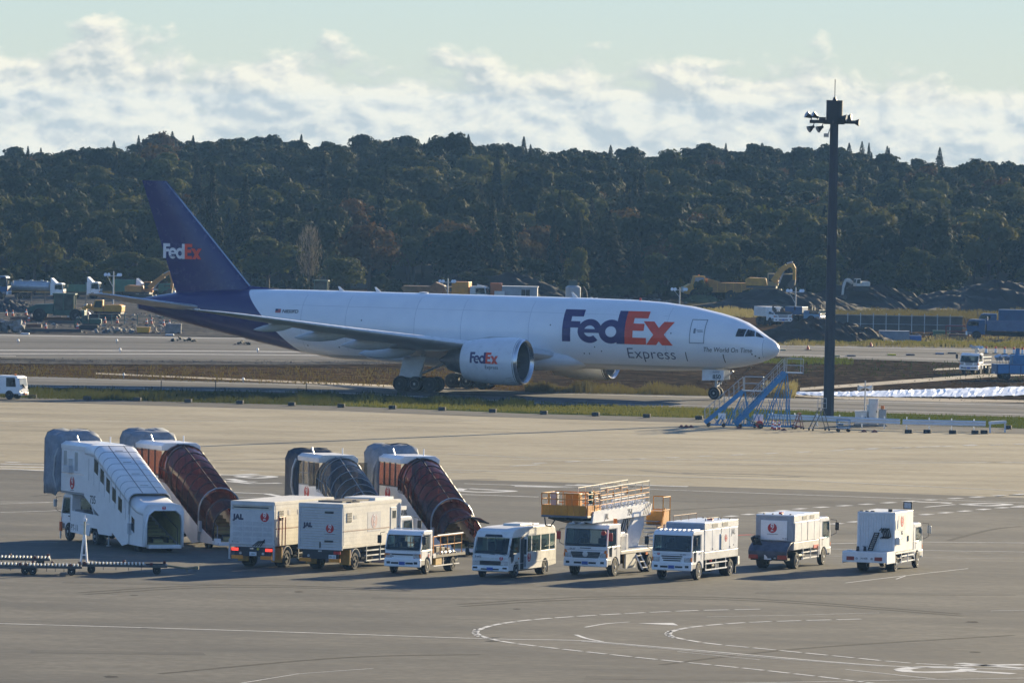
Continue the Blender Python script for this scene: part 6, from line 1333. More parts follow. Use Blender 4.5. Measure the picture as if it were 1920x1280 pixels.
for k, (u, v) in enumerate(((1449, 804), (1453, 806), (1461, 805))):
    t = thing('traffic_cone', ('leftmost', 'middle', 'rightmost')[k] + ' of three red and white striped cones at the guard rail\'s left end', 'traffic cone', G(u, v), group='striped cones by the guard rail'); striped_cone(t)
# loose chocks on the ground
for k, (u, v) in enumerate(((1278, 801), (1287, 801), (1296, 801.5), (1386, 803.5), (1470, 807), (1620, 809.5), (1640, 810))):
    o = B().prism('y', [(-.25, 0), (.25, 0), (.05, .2), (-.05, .2)], -.3, .3).out('wheel_chock', mat('chock_dull_red', (.22, .08, .07), .7, var=.3), None, loc=G(u, v)); tag(o, ['small reddish wheel chock lying alone on the apron left of the blue stairs', 'small reddish wheel chock under the blue stairs', 'small reddish wheel chock lying in front of the guard rail'][0 if k < 3 else 1 if k == 3 else 2], 'wheel chock', 'wheel chocks on the apron')
# guard rail
gr = thing('guard_rail', 'long white steel guard rail on short posts along the apron edge', 'guard rail', G(1440, 795)); inv = Matrix.Translation(-gr.location)
RAILM = mat('guard_rail_white', (.66, .68, .70), .4, var=.1)
segs = [((1440, 796), (1540, 800)), ((1540, 800), (1688, 806.5)), ((1692, 806.7), (1848, 810))]
for (a, b_) in segs:
    p, q = G(*a) - gr.location, G(*b_) - gr.location; d = (q - p).normalized(); nrm = Vector((d.y, -d.x, 0)); nrm = nrm if nrm.y < 0 else -nrm
    prof = [(.45, 0), (.50, .08), (.58, .08), (.63, .02), (.70, .02), (.75, .08), (.83, .08), (.88, 0)]
    B().loft([[e + nrm*y + Vector((0, 0, z)) for z, y in prof] for e in (p, q)], False, False, closed=False).out('rail_beam', RAILM, gr, solid=.02)
for u in range(1448, 1850, 42):
    v = 796 + (u - 1440)*.0343; p = G(u, v) - gr.location; B().box(p.x - .05, p.x + .05, p.y + .01, p.y + .12, 0, 1.0).out('post', RAILM, gr)
eb = thing('barrier_end', 'short white barrier trestle at the right end of the guard rail', 'barrier', G(1856, 811)); p2 = G(1884, 810) - eb.location
B().bar((0, 0, .78), (p2.x, p2.y, .82), .3, .22).out('beam', RAILM, eb)
for q in (Vector((0, 0, 0)), p2): B().box(q.x - .06, q.x + .06, q.y - .2, q.y + .2, 0, .7).out('leg', RAILM, eb)
# cabinets and loudspeaker post
def cabinet(lab, uv, w, d, h, m=WHITE2, legs=False, lamp=False):
    t = thing('control_cabinet', lab, 'cabinet', G(*uv)); B().box(-w/2, w/2, -d/2, d/2, .12, h).out('housing', m, t, bev=.03); B().box(-w/2 - .03, w/2 + .03, -d/2 - .06, d/2 + .03, h, h + .06).out('roof', m, t); B().box(-w/2 + .06, w/2 - .06, -d/2 - .015, -d/2, .25, h - .12).out('door', m, t, bev=.008); B().box(w/2 - .16, w/2 - .1, -d/2 - .04, -d/2 - .01, h*.5, h*.5 + .15).out('handle', DARK, t); B().box(-w/2 - .08, w/2 + .08, -d/2 - .08, d/2 + .08, 0, .12).out('plinth', mat('plinth_concrete', (.3, .29, .27), .85), t)
    if lamp: B().cyl((0, 0, h + .06), (0, 0, h + .34), .16, .14, 12).out('warning_lamp', AMBER, t, smooth=True)
cabinet('low pale cabinet at the foot of the loudspeaker post', (1614, 797), .95, .6, 1.1); cabinet('tall slim white cabinet between the loudspeaker post and the orange lamp cabinet', (1637, 797.5), .75, .6, 2.1); cabinet('grey cabinet with an orange warning lamp on top', (1654, 798.5), .6, .5, 1.3, lamp=True, m=mat('cabinet_grey', (.36, .37, .37), .5)); cabinet('narrow white cabinet leaning against the tall slim one', (1629, 797), .35, .5, 1.6)
lp = thing('loudspeaker_post', 'thin post with two horn loudspeakers rising behind the white cabinets', 'loudspeaker post', G(1621, 795)); B().cyl((0, 0, 0), (0, 0, 3.5), .06, .05, 8).out('post', STEEL, lp, smooth=True)
for s in (-1, 1): B().cyl((s*.15, 0, 2.95), (s*.55, -.15, 2.9), .08, .26, 14, cap=False).cyl((s*.05, 0, 2.95), (s*.2, 0, 2.95), .08, n=8).out('horn', WHITE2, lp, smooth=True)
# ------------------------------------------------------------------ construction ground behind the taxiways
def mound(name, lab, uv0, uv1, h, depth, m, seed, cat='soil heap'):
    p, q = G(*uv0), G(*uv1); rng = random.Random(seed); nx, ny = 70, 18; V = []; F = []
    c = (p + q)/2; L = (q - p).length; d = (q - p).normalized(); n = Vector((-d.y, d.x, 0))
    hs = [rng.uniform(.72, 1.1) for _ in range(14)]; hs = [np.interp(i/nx*13, range(14), hs) for i in range(nx + 1)]
    for j in range(ny + 1):
        for i in range(nx + 1):
            a, b = i/nx, j/ny; pr = min(1, 3.2*min(a, 1 - a))**.8*math.sin(math.pi*b)**.8; k = hs[i]*(1 + .12*math.sin(i*.5 + j*1.3))
            V.append((d.x*L*(a - .5) + n.x*depth*(b - .5) + rng.uniform(-.2, .2), d.y*L*(a - .5) + n.y*depth*(b - .5), pr*k*h + rng.uniform(-.10, .10)*min(1, pr*2)*min(h, 2) - .05))
    for j in range(ny):
        for i in range(nx): F.append((j*(nx+1)+i, j*(nx+1)+i+1, (j+1)*(nx+1)+i+1, (j+1)*(nx+1)+i))
    o = B().add(V, F).out(name, m, None, smooth=True, loc=c); return tag(o, lab, cat)
SOILD = mat('dark_soil', (.010, .0095, .0095), .95, var=.4, scale=.5); SOILB = mat('brown_soil', (.034, .022, .014), .95, var=.35, scale=.6)
mound('soil_heap', 'brown soil heap beside the jet nose, behind the far taxiway', (1425, 640), (1650, 641), 2.4, 14, SOILB, 1)
mound('soil_heap', 'dark soil heap under the yellow excavator with raised arm', (1375, 577), (1570, 577), 2.1, 20, SOILD, 2)
mound('soil_heap', 'dark soil heap behind the small white excavator', (1555, 574), (1690, 574), 2.9, 20, SOILD, 3)
mound('soil_heap', 'wide dark soil heap at the right, in front of the white fence', (1690, 576), (2060, 580), 3.2, 25, SOILD, 4)
mound('soil_heap', 'dark soil heap behind the grey site office', (860, 560), (1010, 560), 3.0, 25, SOILD, 5)
mound('soil_heap', 'dark soil heap near the left edge below the silver tanker', (-60, 583), (78, 584), 1.3, 8, mat('blue_black_soil', (.02, .024, .032), .95, var=.3), 6)
mound('soil_heap', 'small grassy heap in front of the articulated dump truck', (1296, 566), (1340, 566), 1.0, 6, mat('grassy_soil', (.06, .08, .025), .95, var=.3), 7)

def lorry(lab, uv, hdg, L=8, H=2.9, cabm=WHITE, bodym=None, kind='tipper', name='lorry', deflector=True, cat='lorry', sc=1.0):
    t = thing(name, lab, cat); W = 2.4
    cab(t, 0, W, .6, H, 2.1, zb=1.55, lean=.15, ra=.55, grille='slats', arm=.3, body=cabm)
    chassis(t, -L, -2, .85, .6, .95); wheels(t, (-1.15, -L + 2.4, -L + 1.1), W, .5, .3, dual=(-L + 2.4, -L + 1.1), rim=RIMD)
    if deflector: B().prism('y', [(-1.2, H), (-2.0, H + .75), (-2.1, H + .75), (-2.1, H)], -1.0, 1.0).out('air_deflector', cabm, t, bev=.05)
    if kind == 'tank':
        B().loft([[(x, 1.05*r*math.cos(a), 1.95 + .8*r*math.sin(a)) for a in np.linspace(0, 2*math.pi, 18, endpoint=False)] for x, r in ((-L, .85), (-L + .1, 1), (-2.5, 1), (-2.35, .85))]).out('tank_barrel', bodym, t, smooth=True); B().box(-L + .4, -2.8, -.3, .3, 2.76, 2.84).out('walkway', STEEL, t)
        for k in range(3): B().cyl((-L + 1.4 + k*1.7, 0, 2.75), (-L + 1.4 + k*1.7, 0, 2.98), .25, n=10).out('hatch', STEEL, t)
    elif kind == 'tipper':
        b = B().box(-L, -2.3, -1.2, 1.2, 1.05, 1.15).box(-L, -2.3, -1.2, -1.12, 1.15, 2.2).box(-L, -2.3, 1.12, 1.2, 1.15, 2.2).box(-L, -L + .08, -1.12, 1.12, 1.15, 2.2).box(-2.38, -2.3, -1.12, 1.12, 1.15, 2.6); b.out('tipper_body', bodym, t)
        for k in range(6): x = -L + .3 + k*(L - 3)/5; B().box(x, x + .09, -1.25, -1.2, 1.1, 2.2).box(x, x + .09, 1.2, 1.25, 1.1, 2.2).out('body_rib', bodym, t)
    elif kind == 'box': B().box(-L, -2.3, -1.15, 1.15, 1.05, H + .5).out('box', bodym, t, bev=.03)
    elif kind == 'mixer': B().loft([[(-2.6 - f*(L - 3.4), r*math.cos(a), 2.0 + .35*f + r*math.sin(a)) for a in np.linspace(0, 2*math.pi, 16, endpoint=False)] for f, r in ((0, .6), (.2, 1.1), (.6, 1.15), (1, .5))]).out('drum', bodym, t, smooth=True)
    elif kind == 'flat': B().box(-L, -2.3, -1.15, 1.15, 1.0, 1.12).out('flat_bed', bodym, t); 
    t.scale = (sc, sc, sc); return place(t, (0, 0, 0), *uv, hdg)
SILV = mat('tank_silver', (.45, .47, .50), .4, .4, var=.15); GRN = mat('body_green', (.03, .13, .08), .5, var=.2); BLUT = mat('lorry_blue', (.022, .085, .19), .5, var=.15); BLUD = mat('tipper_blue_grey', (.09, .14, .24), .55, var=.2)
lorry('blue lorry cut off by the left edge on the construction ground', (17, 560), R(-8), 8, 2.9, BLUT, BLUT, 'box', deflector=False)
lorry('white cab tanker lorry with a long silver barrel, near the left edge', (121, 561), R(-8), 8.5, 2.6, WHITE, SILV, 'tank', sc=.8)
lorry('white cab lorry with a green body behind the stabiliser tip of the jet', (189, 560), R(-8), 6.5, 2.7, WHITE, GRN, 'tipper', sc=.8)
lorry('white cab lorry directly left of the jet fin', (281, 560), R(-8), 6.0, 2.5, WHITE, GRN, 'box', sc=.8)
lorry('green and white lorry half hidden behind the jet fin', (330, 559), R(-8), 4.5, 1.9, GRN, WHITE, 'flat', deflector=False)
lorry('orange truck with a white cab seen over the jet fuselage', (914, 573), R(-10), 4.5, 2.5, mat('cab_cream', (.62, .62, .58), .5), ORANGE, 'box', deflector=False)
lorry('white lorry parked behind the jet nose, seen from the front', (1468, 611), R(-65), 5.5, 1.7, WHITE, WHITE2, 'box', deflector=False)
lorry('blue lorry with a blue box left of the floodlight mast', (1543, 607), R(-20), 4.5, 1.5, mat('pale_blue_cab', (.15, .3, .45), .5), BLUT, 'box', deflector=False)
lorry('long blue tipper lorry at the right edge of the picture', (1812, 636), R(180 - 4), 9.5, 2.3, BLUT, BLUD, 'tipper', deflector=False)
lorry('second blue lorry behind the long tipper at the right edge', (1835, 622), R(180 - 4), 6, 2.2, BLUT, BLUT, 'box', deflector=False)

def excavator(lab, uv, hdg, m, s=1.0, arm=((1.2, 1.9), (3.0, 4.6), (4.6, 4.9), (6.2, 5.0)), stick=((6.2, 5.0), (6.7, 3.6), (6.6, 1.6)), cabm=None, name='excavator'):
    t = thing(name, lab, 'excavator'); q = lambda p: (p[0]*s, -.2*s, p[1]*s)
    for sd in (-1, 1):
        B().prism('y', [(x*s, z*s) for x, z in ((-1.9, .15), (-2.1, .5), (-1.8, .85), (1.8, .85), (2.1, .5), (1.9, .15), (1.6, 0), (-1.6, 0))], sd*1.25*s - .3*s, sd*1.25*s + .3*s).out('track', DARK, t, bev=.04)
    B().box(-2.6*s, 1.3*s, -1.35*s, 1.35*s, .95*s, 1.25*s).out('turntable', mat('machine_dark', (.05, .045, .04), .6), t)
    B().prism('y', [(-2.7*s, 1.25*s), (-2.75*s, 2.1*s), (-2.3*s, 2.3*s), (-.2*s, 2.25*s), (.0, 1.25*s)], -1.35*s, 1.35*s).out('engine_house', m, t, bev=.08*s)
    c = B().prism('y', [(.05*s, 1.25*s), (.05*s, 2.9*s), (1.2*s, 2.9*s), (1.5*s, 1.9*s), (1.45*s, 1.25*s)], .3*s, 1.3*s).out('cab', cabm or m, t, bev=.05*s)
    for y in (.3*s, 1.3*s): B().prism('y', [(.2*s, 1.8*s), (.2*s, 2.75*s), (1.1*s, 2.75*s), (1.35*s, 1.85*s)], y - .015, y + .015).out('cab_window', GLASSG, c)
    B().plate([(1.5*s, .4*s, 1.95*s), (1.5*s, 1.2*s, 1.95*s), (1.23*s, 1.2*s, 2.8*s), (1.23*s, .4*s, 2.8*s)], (.02, 0, .01)).out('cab_windscreen', GLASSG, c)
    for (a, b), w in zip(zip(arm, arm[1:]), (.75, .7, .5)): B().bar(q(a), q(b), .42*s, w*s, (0, 1, 0) if False else (0, 0, 1)).out('boom', m, t, bev=.04*s)
    for (a, b), w in zip(zip(stick, stick[1:]), (.5, .4)): B().bar(q(a), q(b), .36*s, w*s, (1, 0, 0)).out('dipper_arm', m, t, bev=.04*s)
    e = stick[-1]; B().prism('y', [((e[0] + x)*s, (e[1] + z)*s) for x, z in ((.2, .1), (.1, -.6), (-.5, -1.0), (-.9, -.5), (-.4, .1))], -.7*s, .3*s).out('bucket', mat('bucket_steel', (.09, .08, .07), .6, .3), t)
    B().cyl(q((1.6, 1.6)), q(((arm[1][0] + arm[2][0])/2, (arm[1][1] + arm[2][1])/2 - .3)), .12*s, n=8).cyl(q((arm[2][0], arm[2][1] + .35)), q((stick[0][0] + .1, stick[0][1] + .3)), .1*s, n=8).out('ram', STEEL, t)
    return place(t, (0, 0, 0), *uv, hdg)
ex1 = excavator('yellow excavator with a high bent arm on a dark soil heap', (1437, 575), R(-6), YEL, 1.0, arm=((.8, 1.8), (1.9, 3.4), (2.6, 3.9), (3.3, 4.0)), stick=((3.25, 4.15), (3.6, 3.5), (3.6, 2.0)), cabm=mat('cab_yellow_grey', (.4, .32, .16), .5)); ex1.location.z = 1.5
ex2 = excavator('small white and yellow excavator on a dark heap right of the mast', (1606, 575), R(180 + 40), mat('machine_white', (.6, .58, .52), .5), .6, arm=((1.2, 1.9), (2.4, 2.6), (3.0, 2.5), (3.4, 2.3)), stick=((3.4, 2.3), (3.9, .9), (4.1, -.8))); ex2.location.z = 2.0
excavator('yellow excavator with a raised orange boom just left of the jet fin', (268, 562), R(-10), mat('machine_orange', (.48, .20, .03), .55), .8, arm=((1.0, 1.9), (2.2, 3.0), (3.4, 3.9), (4.4, 4.5)), stick=((4.4, 4.5), (4.8, 3.2), (4.7, 1.8)))
excavator('yellow excavator with a bent low arm near the stabiliser tip', (196, 600), R(180 - 8), YEL, .8, arm=((1.2, 1.3), (2.0, 1.9), (2.6, 1.9), (3.0, 1.7)), stick=((3.0, 1.7), (3.6, .9), (3.7, .5)))
excavator('mini excavator in teal on the pale pad at the left', (166, 617), R(180), GREEN, .52, arm=((1.2, 1.6), (1.8, 2.2), (2.3, 2.2), (2.6, 2.0)), stick=((2.6, 2.0), (3.0, 1.2), (2.9, .9)))

# articulated dump truck
dt = thing('dump_truck', 'yellow articulated dump truck facing left beside the yellow excavator', 'dump truck')
B().prism('y', [(4.7, 1.1), (4.75, 1.8), (3.9, 2.3), (2.4, 2.4), (2.4, 1.0), (4.2, .9)], -1.1, 1.1).out('bonnet', YEL, dt, bev=.08); B().box(4.72, 4.8, -.9, .9, 1.2, 1.9).out('grille', mat('pale_grille', (.45, .45, .4), .5), dt)
c = B().prism('y', [(3.6, 2.2), (3.3, 3.4), (1.9, 3.4), (1.8, 1.6), (3.2, 1.6)], -.9, .9).out('cab', YEL, dt, bev=.06)
for y in (-.9, .9): B().prism('y', [(3.4, 2.25), (3.2, 3.2), (2.05, 3.2), (2.0, 2.25)], y - .015, y + .015).out('cab_window', mat('pale_glass', (.2, .26, .3), .1), c)
B().prism('y', [(1.6, 2.6), (1.5, 3.1), (-.4, 2.55), (-5.0, 2.55), (-5.2, 2.35), (-4.3, 1.3), (.9, 1.2)], -1.35, 1.35).out('dump_body', mat('dump_body_yellow', (.42, .19, .03), .6, var=.3), dt, bev=.05)
for k in range(5): B().box(-4.2 + k*1.1, -4.08 + k*1.1, -1.42, -1.35, 1.3, 2.5).box(-4.2 + k*1.1, -4.08 + k*1.1, 1.35, 1.42, 1.3, 2.5).out('body_rib', YEL, dt)
B().box(-4.6, 2.6, -.5, .5, .8, 1.2).out('chassis_frame', DARK, dt); wheels(dt, (3.2, -1.6, -3.5), 2.7, .82, .6, rim=mat('rim_yellow', (.3, .16, .03), .6))
B().cyl((2.6, 0, 3.4), (2.6, 0, 3.55), .1, n=8).out('beacon', AMBER, dt); B().prism('y', [(3.9 + .95*math.cos(R(a)) - .7, .85 + .95*math.sin(R(a))) for a in range(10, 171, 20)] + [(3.9 - .7 + .85*math.cos(R(a)), .85 + .85*math.sin(R(a))) for a in range(170, 9, -20)], -1.35, 1.35).out('mudguard', YEL, dt)
text('CTI', .35, INK, dt, (2.7, 1.0 - .09, 1.95), (-1, 0, 0)); place(dt, (0, 0, 0), 1345, 565, R(180 + 8))

# motor grader and roller at the left
gd = thing('wheel_loader', 'dark green wheeled machine with a tall glazed cab at the left', 'wheel loader')
B().prism('y', [(-3.2, .9), (-3.3, 1.5), (-2.4, 1.9), (-.4, 2.0), (-.4, .8)], -1.1, 1.1).out('bonnet', GREEN, gd, bev=.1); B().box(-.4, 3.2, -1.1, 1.1, .7, 1.3).out('frame', GREEN, gd, bev=.05); c = B().box(-.3, 1.9, -.95, .95, 1.3, 3.05).out('cab', GLASSG, gd)
for x in (-.3, .75, 1.9):
    for y in (-.97, .97): B().box(x - .06, x + .06, y - .05, y + .05, 1.3, 3.05).out('cab_post', GREEN, c)
B().box(-.5, 2.1, -1.1, 1.1, 3.05, 3.2).out('cab_roof', GREEN, c); wheels(gd, (-2.0, 2.2), 2.5, .75, .6, rim=RIMD); place(gd, (0, 0, 0), 108, 602, R(-4))
yl = thing('compact_roller', 'small yellow machine in front of the dark green wheeled machine', 'compact roller'); B().prism('y', [(-.9, .5), (-.9, 1.2), (.9, 1.3), (.9, .5)], -.6, .6).out('body', YEL, yl, bev=.06); B().box(-.3, .5, -.61, .61, .8, 1.15).out('louvre', mat('louvre_brown', (.15, .09, .02), .6), yl)
for x in (-.9, .9): B().cyl((x, -.6, .45), (x, .6, .45), .45, n=16).out('drum', STEEL, yl, smooth=True)
place(yl, (0, 0, 0), 148, 598, R(0))
ld = thing('site_tractor', 'dark green cab machine peeping over the jet fuselage behind the fin', 'tractor'); B().box(-.8, .8, -.8, .8, 1.3, 3.0).out('cab', GLASSG, ld); B().box(-.95, .95, -.95, .95, 3.0, 3.12).out('cab_roof', GREEN, ld); B().prism('y', [(.8, .7), (2.6, .7), (2.5, 1.6), (.8, 1.8)], -.6, .6).out('bonnet', GREEN, ld, bev=.08)
for x in (-.8, .8):
    for y in (-.8, .8): B().box(x - .06, x + .06, y - .06, y + .06, 1.3, 3.0).out('cab_post', GREEN, ld)
wheels(ld, (-.3, 2.0), 1.9, .6, .45, rim=RIMD); place(ld, (0, 0, 0), 602, 571, R(-5))
bd = thing('dump_truck', 'brown bodied dump truck seen over the middle of the jet fuselage', 'dump truck'); B().prism('y', [(2.2, 1.2), (2.4, 2.3), (1.2, 2.75), (.5, 2.2), (-3.0, 2.2), (-3.3, 1.9), (-2.6, 1.0)], -1.3, 1.3).out('dump_body', mat('rusty_brown_body', (.20, .11, .04), .6, var=.3), bd, bev=.05); B().box(2.3, 3.9, -1.1, 1.1, 1.1, 2.2).out('cab', mat('cab_brown_yellow', (.28, .18, .06), .5), bd, bev=.08); B().box(3.0, 3.5, -1.11, 1.11, 1.6, 2.1).out('cab_window', GLASSG, bd); B().box(-2.6, 3.8, -.5, .5, .7, 1.1).out('chassis_frame', DARK, bd); wheels(bd, (3.0, -1.6), 2.6, .7, .5, rim=RIMD); place(bd, (0, 0, 0), 800, 568, R(-4))
crn = thing('drill_rig', 'orange rig block standing left of the grey site office', 'drill rig'); B().box(-.7, .8, -.8, .8, .9, 2.9).out('body', mat('rig_orange', (.45, .11, .02), .55), crn, bev=.06); B().bar((-.9, 0, 2.2), (-2.4, 0, 2.6), .3, .3).out('boom', STEEL, crn); B().box(-1.6, 1.0, -.9, .9, .1, .9).out('track', DARK, crn, bev=.1); place(crn, (0, 0, 0), 929, 573, 0)
# site office, silo, sacks
so = thing('site_office', 'grey prefabricated site office with one dark window seen over the jet fuselage', 'site office'); 
for k in range(8): B().box(-2.6 + k*.65, -2.6 + k*.65 + .63, -1.2, -1.15, .15, 2.45).out('wall_panel', mat('office_grey', (.36, .38, .40), .6), so)
B().box(-2.6, 2.6, -1.149, 1.2, .15, 2.45).out('shell', mat('office_grey', (.36, .38, .40), .6), so); B().box(-2.7, 2.7, -1.3, 1.3, 2.45, 2.56).out('roof', WHITE2, so); w = B().box(.55, 1.65, -1.23, -1.2, 1.25, 2.15).out('window', DARK, so); B().box(1.08, 1.12, -1.25, -1.23, 1.25, 2.15).out('window_frame', STEEL, w); B().box(-2.9, -1.6, -1.6, -1.3, 1.0, 1.9).out('site_board', WHITE2, so); place(so, (0, -1.2, 0), 969, 574, R(-2))
sl = thing('cement_silo', 'squat grey silo with a dark machine top seen over the jet fuselage', 'silo'); B().cyl((0, 0, .5), (0, 0, 2.5), 1.0, n=20).cyl((0, 0, 2.5), (0, 0, 2.75), 1.0, .6, 20).out('tank', mat('silo_grey', (.36, .38, .40), .5), sl, smooth=True); B().box(-.6, .5, -.4, .4, 2.75, 3.4).out('top_cab', mat('silo_top_green', (.05, .08, .07), .6), sl); B().tube([(1.2, 0, .5), (1.3, 0, 2.6), (1.7, 0, 2.0), (1.9, 0, .6)], .09).out('feed_pipe', DARK, sl); B().box(-1.2, 1.2, -.9, .9, 0, .5).out('base', DARK, sl); place(sl, (0, 0, 0), 1074, 575, 0)
for k, (u, v) in enumerate(((1108, 574), (1118, 575))):
    o = B().lathe([(0, .3), (.2, .6), (.7, .62), (1.0, .4), (1.15, .1)], (0, 0, 0), 'z', 12).out('sand_bag', WHITE2, None, smooth=True, loc=G(u, v)); tag(o, ('left', 'right')[k] + ' one of two white bulk bags right of the silo', 'bulk bag', 'white bulk bags')
# floodlight poles
def site_pole(lab, uv, h, name='site_floodlight', wires=False):
    t = thing(name, lab, 'floodlight pole', G(*uv), group='floodlight poles on the construction ground'); B().cyl((0, 0, 0), (0, 0, h), .1, .07, 8).bar((-.9, 0, h*.86), (.9, 0, h*.86), .08, .08).bar((-.1, 0, h*.55), (-.8, 0, h*.86), .06, .06).out('pole', STEEL, t)
    for x in (-.9, -.5, .7, .95): f = B().cyl((x, 0, h*.88), (x - .1, -.25, h*.90), .1, .22, 10).out('floodlight', ALU, t)
for lab, uv, h in (('floodlight pole standing left of the jet fin', (212, 572), 4.2), ('floodlight pole rising behind the middle of the fuselage near the brown dump truck', (839, 575), 3.6), ('floodlight pole standing left of the articulated dump truck', (1274, 576), 2.6), ('floodlight pole between the yellow excavator and the mast', (1491, 603), 4.2)): site_pole(lab, uv, h)
# fences
def post_fence(lab, pts, h, m, panel=None, n=10, name='site_fence'):
    P = [G(*p) for p in pts]; t = thing(name, lab, 'fence', P[0]); Q = [p - P[0] for p in P]
    for a, b_ in zip(Q, Q[1:]):
        for k in range(n):
            c = a.lerp(b_, k/n); B().box(c.x - .05, c.x + .05, c.y - .05, c.y + .05, 0, h + .25).out('post', m, t)
            d = a.lerp(b_, (k + 1)/n); dd = (d - c); 
            if panel: B().plate([c + dd*.03 + Vector((0, .08, .15)), c + dd*.97 + Vector((0, .08, .15)), c + dd*.97 + Vector((0, .08, h)), c + dd*.03 + Vector((0, .08, h))], (0, .03, 0)).out('panel', panel, t)
        for z in (h*.5, h): B().tube([a + Vector((0, 0, z)), b_ + Vector((0, 0, z))], .03).out('rail', m, t)
post_fence('grey panel fence with thin posts behind the gravel, right of the mast', [(1565, 622), (1805, 626)], 2.0, STEEL, mat('fence_mesh_grey', (.09, .085, .075), .8, var=.3), 10)
post_fence('thin post and rail fence at the left in front of the tanker lorries', [(-20, 574), (212, 573)], 1.3, mat('fence_dark', (.06, .06, .06), .6), None, 9)
post_fence('low white picket fence at the far right edge above the dark heap', [(1835, 560), (2050, 566)], .9, WHITE2, mat('fence_pale', (.4, .42, .45), .6), 14)
post_fence('low rope fence with thin posts left of the tail', [(185, 607), (330, 609)], .9, mat('fence_teal', (.05, .12, .12), .6), None, 6)
# bins, containers, pipes
def crate(lab, uv, w, d, h, m, name='container', cat='container', lid=None):
    t = thing(name, lab, cat, G(*uv))
    n = max(2, int(w/.4))
    for k in range(n): B().box(-w/2 + w*k/n + .015, -w/2 + w*(k+1)/n - .015, -d/2 - .03, -d/2, .08, h - .08).out('panel', m, t)
    B().box(-w/2, w/2, -d/2, d/2, .05, h).out('shell', m, t); B().box(-w/2 - .03, w/2 + .03, -d/2 - .04, d/2 + .03, h, h + .06).out('rim', lid or m, t)
crate('grey steel skip container on the grass right of the mast', (1676, 642), 3.3, 2, 1.25, mat('skip_grey', (.22, .25, .30), .6, var=.15)); crate('bright blue bin right of the grey skip container', (1716, 642.5), 1.3, 1, .75, mat('bin_blue', (.03, .13, .4), .5), 'bin', 'bin'); crate('small dark green box left of the grey skip container', (1622, 623), .7, .7, .6, mat('box_green', (.02, .07, .05), .6), 'box', 'box'); crate('green skip left of the red rig on the right', (1764, 632), 1.8, 1.2, .7, GRN)
tp = B().lathe([(0, .9), (.25, .8), (.45, .4), (.55, .05)], (0, 0, 0), 'z', 10).out('tarpaulin_heap', mat('black_sheet', (.015, .016, .018), .5), None, loc=G(1682, 622, 0) + Vector((0, 0, .0))); tag(tp, 'small black sheeted heap behind the grey skip container', 'heap')
rg = thing('steel_rack', 'dark red steel rack left of the long blue tipper', 'rack', G(1795, 634)); rail_run([(-1.3, -.5, .1), (1.3, -.5, .1), (1.3, .5, .1), (-1.3, .5, .1), (-1.3, -.5, .1)], 1.3, .06).out('frame', mat('rack_red', (.22, .04, .03), .6), rg); B().box(-1.2, 1.2, -.45, .45, .15, .5).out('load', mat('rack_load', (.1, .05, .04), .7), rg)
# left rubble, pipes, beams
def rubble(lab, uv, w, h, m, seed):
    rng = random.Random(seed); t = thing('rubble_heap', lab, 'rubble', G(*uv))
    for k in range(16):
        x = rng.uniform(-w/2, w/2); s = rng.uniform(.25, .6)*h; z = max(0, h*(1 - abs(x)/(w/2))*rng.uniform(.1, .7)); V = [Vector((rng.uniform(-1, 1), rng.uniform(-1, 1), rng.uniform(-1, 1))).normalized()*s*rng.uniform(.7, 1) for _ in range(12)]
        bm = bmesh.new(); [bm.verts.new(v + Vector((x, rng.uniform(-.6, .6), z + s*.5))) for v in V]; bmesh.ops.convex_hull(bm, input=bm.verts); me = bpy.data.meshes.new('chunk'); bm.to_mesh(me); bm.free(); me.materials.append(m); link('chunk', me, t)
CONR = mat('broken_concrete', (.27, .26, .25), .9, var=.3)
rubble('big grey chunk pile of broken concrete at the left edge', (14, 623), 2.8, 1.7, CONR, 1); rubble('low spread of dark rubble left of the yellow bucket', (215, 624), 4.0, .7, CONR, 2); rubble('low debris line on the far taxiway verge under the tail', (455, 646), 1.6, .4, mat('dark_debris', (.06, .06, .06), .9), 3); rubble('small debris patch on the taxiway left of the tail', (345, 640), 2.6, .5, mat('dark_debris', (.06, .06, .06), .9), 4)
pp = thing('pipe_stack', 'stack of grey concrete pipes right of the yellow bucket', 'pipes', G(300, 624))
for k in range(4): B().lathe([(-.5, .38), (-.5, .46), (.5, .46), (.5, .38)], (-1.0 + k*.95, 0, .46), 'y', 16, closed=True).out('pipe', CONR, pp, smooth=True)
B().box(-2.4, -.7, -.3, .4, .9, 1.0).out('plank', mat('plank_brown', (.2, .14, .08), .8), pp); B().box(.6, 2.3, -.4, .5, 0, 1.05).out('block', CONR, pp)
yb = B().prism('y', [(-.65, .1), (-.75, .7), (.75, .7), (.6, .1)], -.5, .5).out('loader_bucket', mat('bucket_yellow', (.6, .3, .02), .5), None, bev=.06, loc=G(269, 625)); tag(yb, 'yellow machine bucket lying on the pad in front of concrete pipes', 'bucket')
for k, (u0, u1, v, m) in enumerate(((22, 150, 623, 'a'), (34, 78, 614, 'b'), (90, 150, 607, 'a'), (20, 150, 601, 'b'))):
    p, q = G(u0, v), G(u1, v + 1); o = B().bar((0, 0, .25), tuple(q - p + Vector((0, 0, .25))), .4, .35).bar((0, .6, .2), tuple(q - p + Vector((0, .6, .2))), .3, .3).out('steel_beam', mat('rust_beam', (.12, .05, .035), .8, var=.3) if m == 'b' else mat('dark_beam', (.05, .05, .055), .7), None, loc=p); tag(o, ['long dark beam pair lying nearest the taxiway at the left', 'short rusty beam pair lying behind the long dark beams', 'short dark beam pair right of the rusty beams', 'long rusty beam pair lying at the back near the green machine'][k], 'beam')
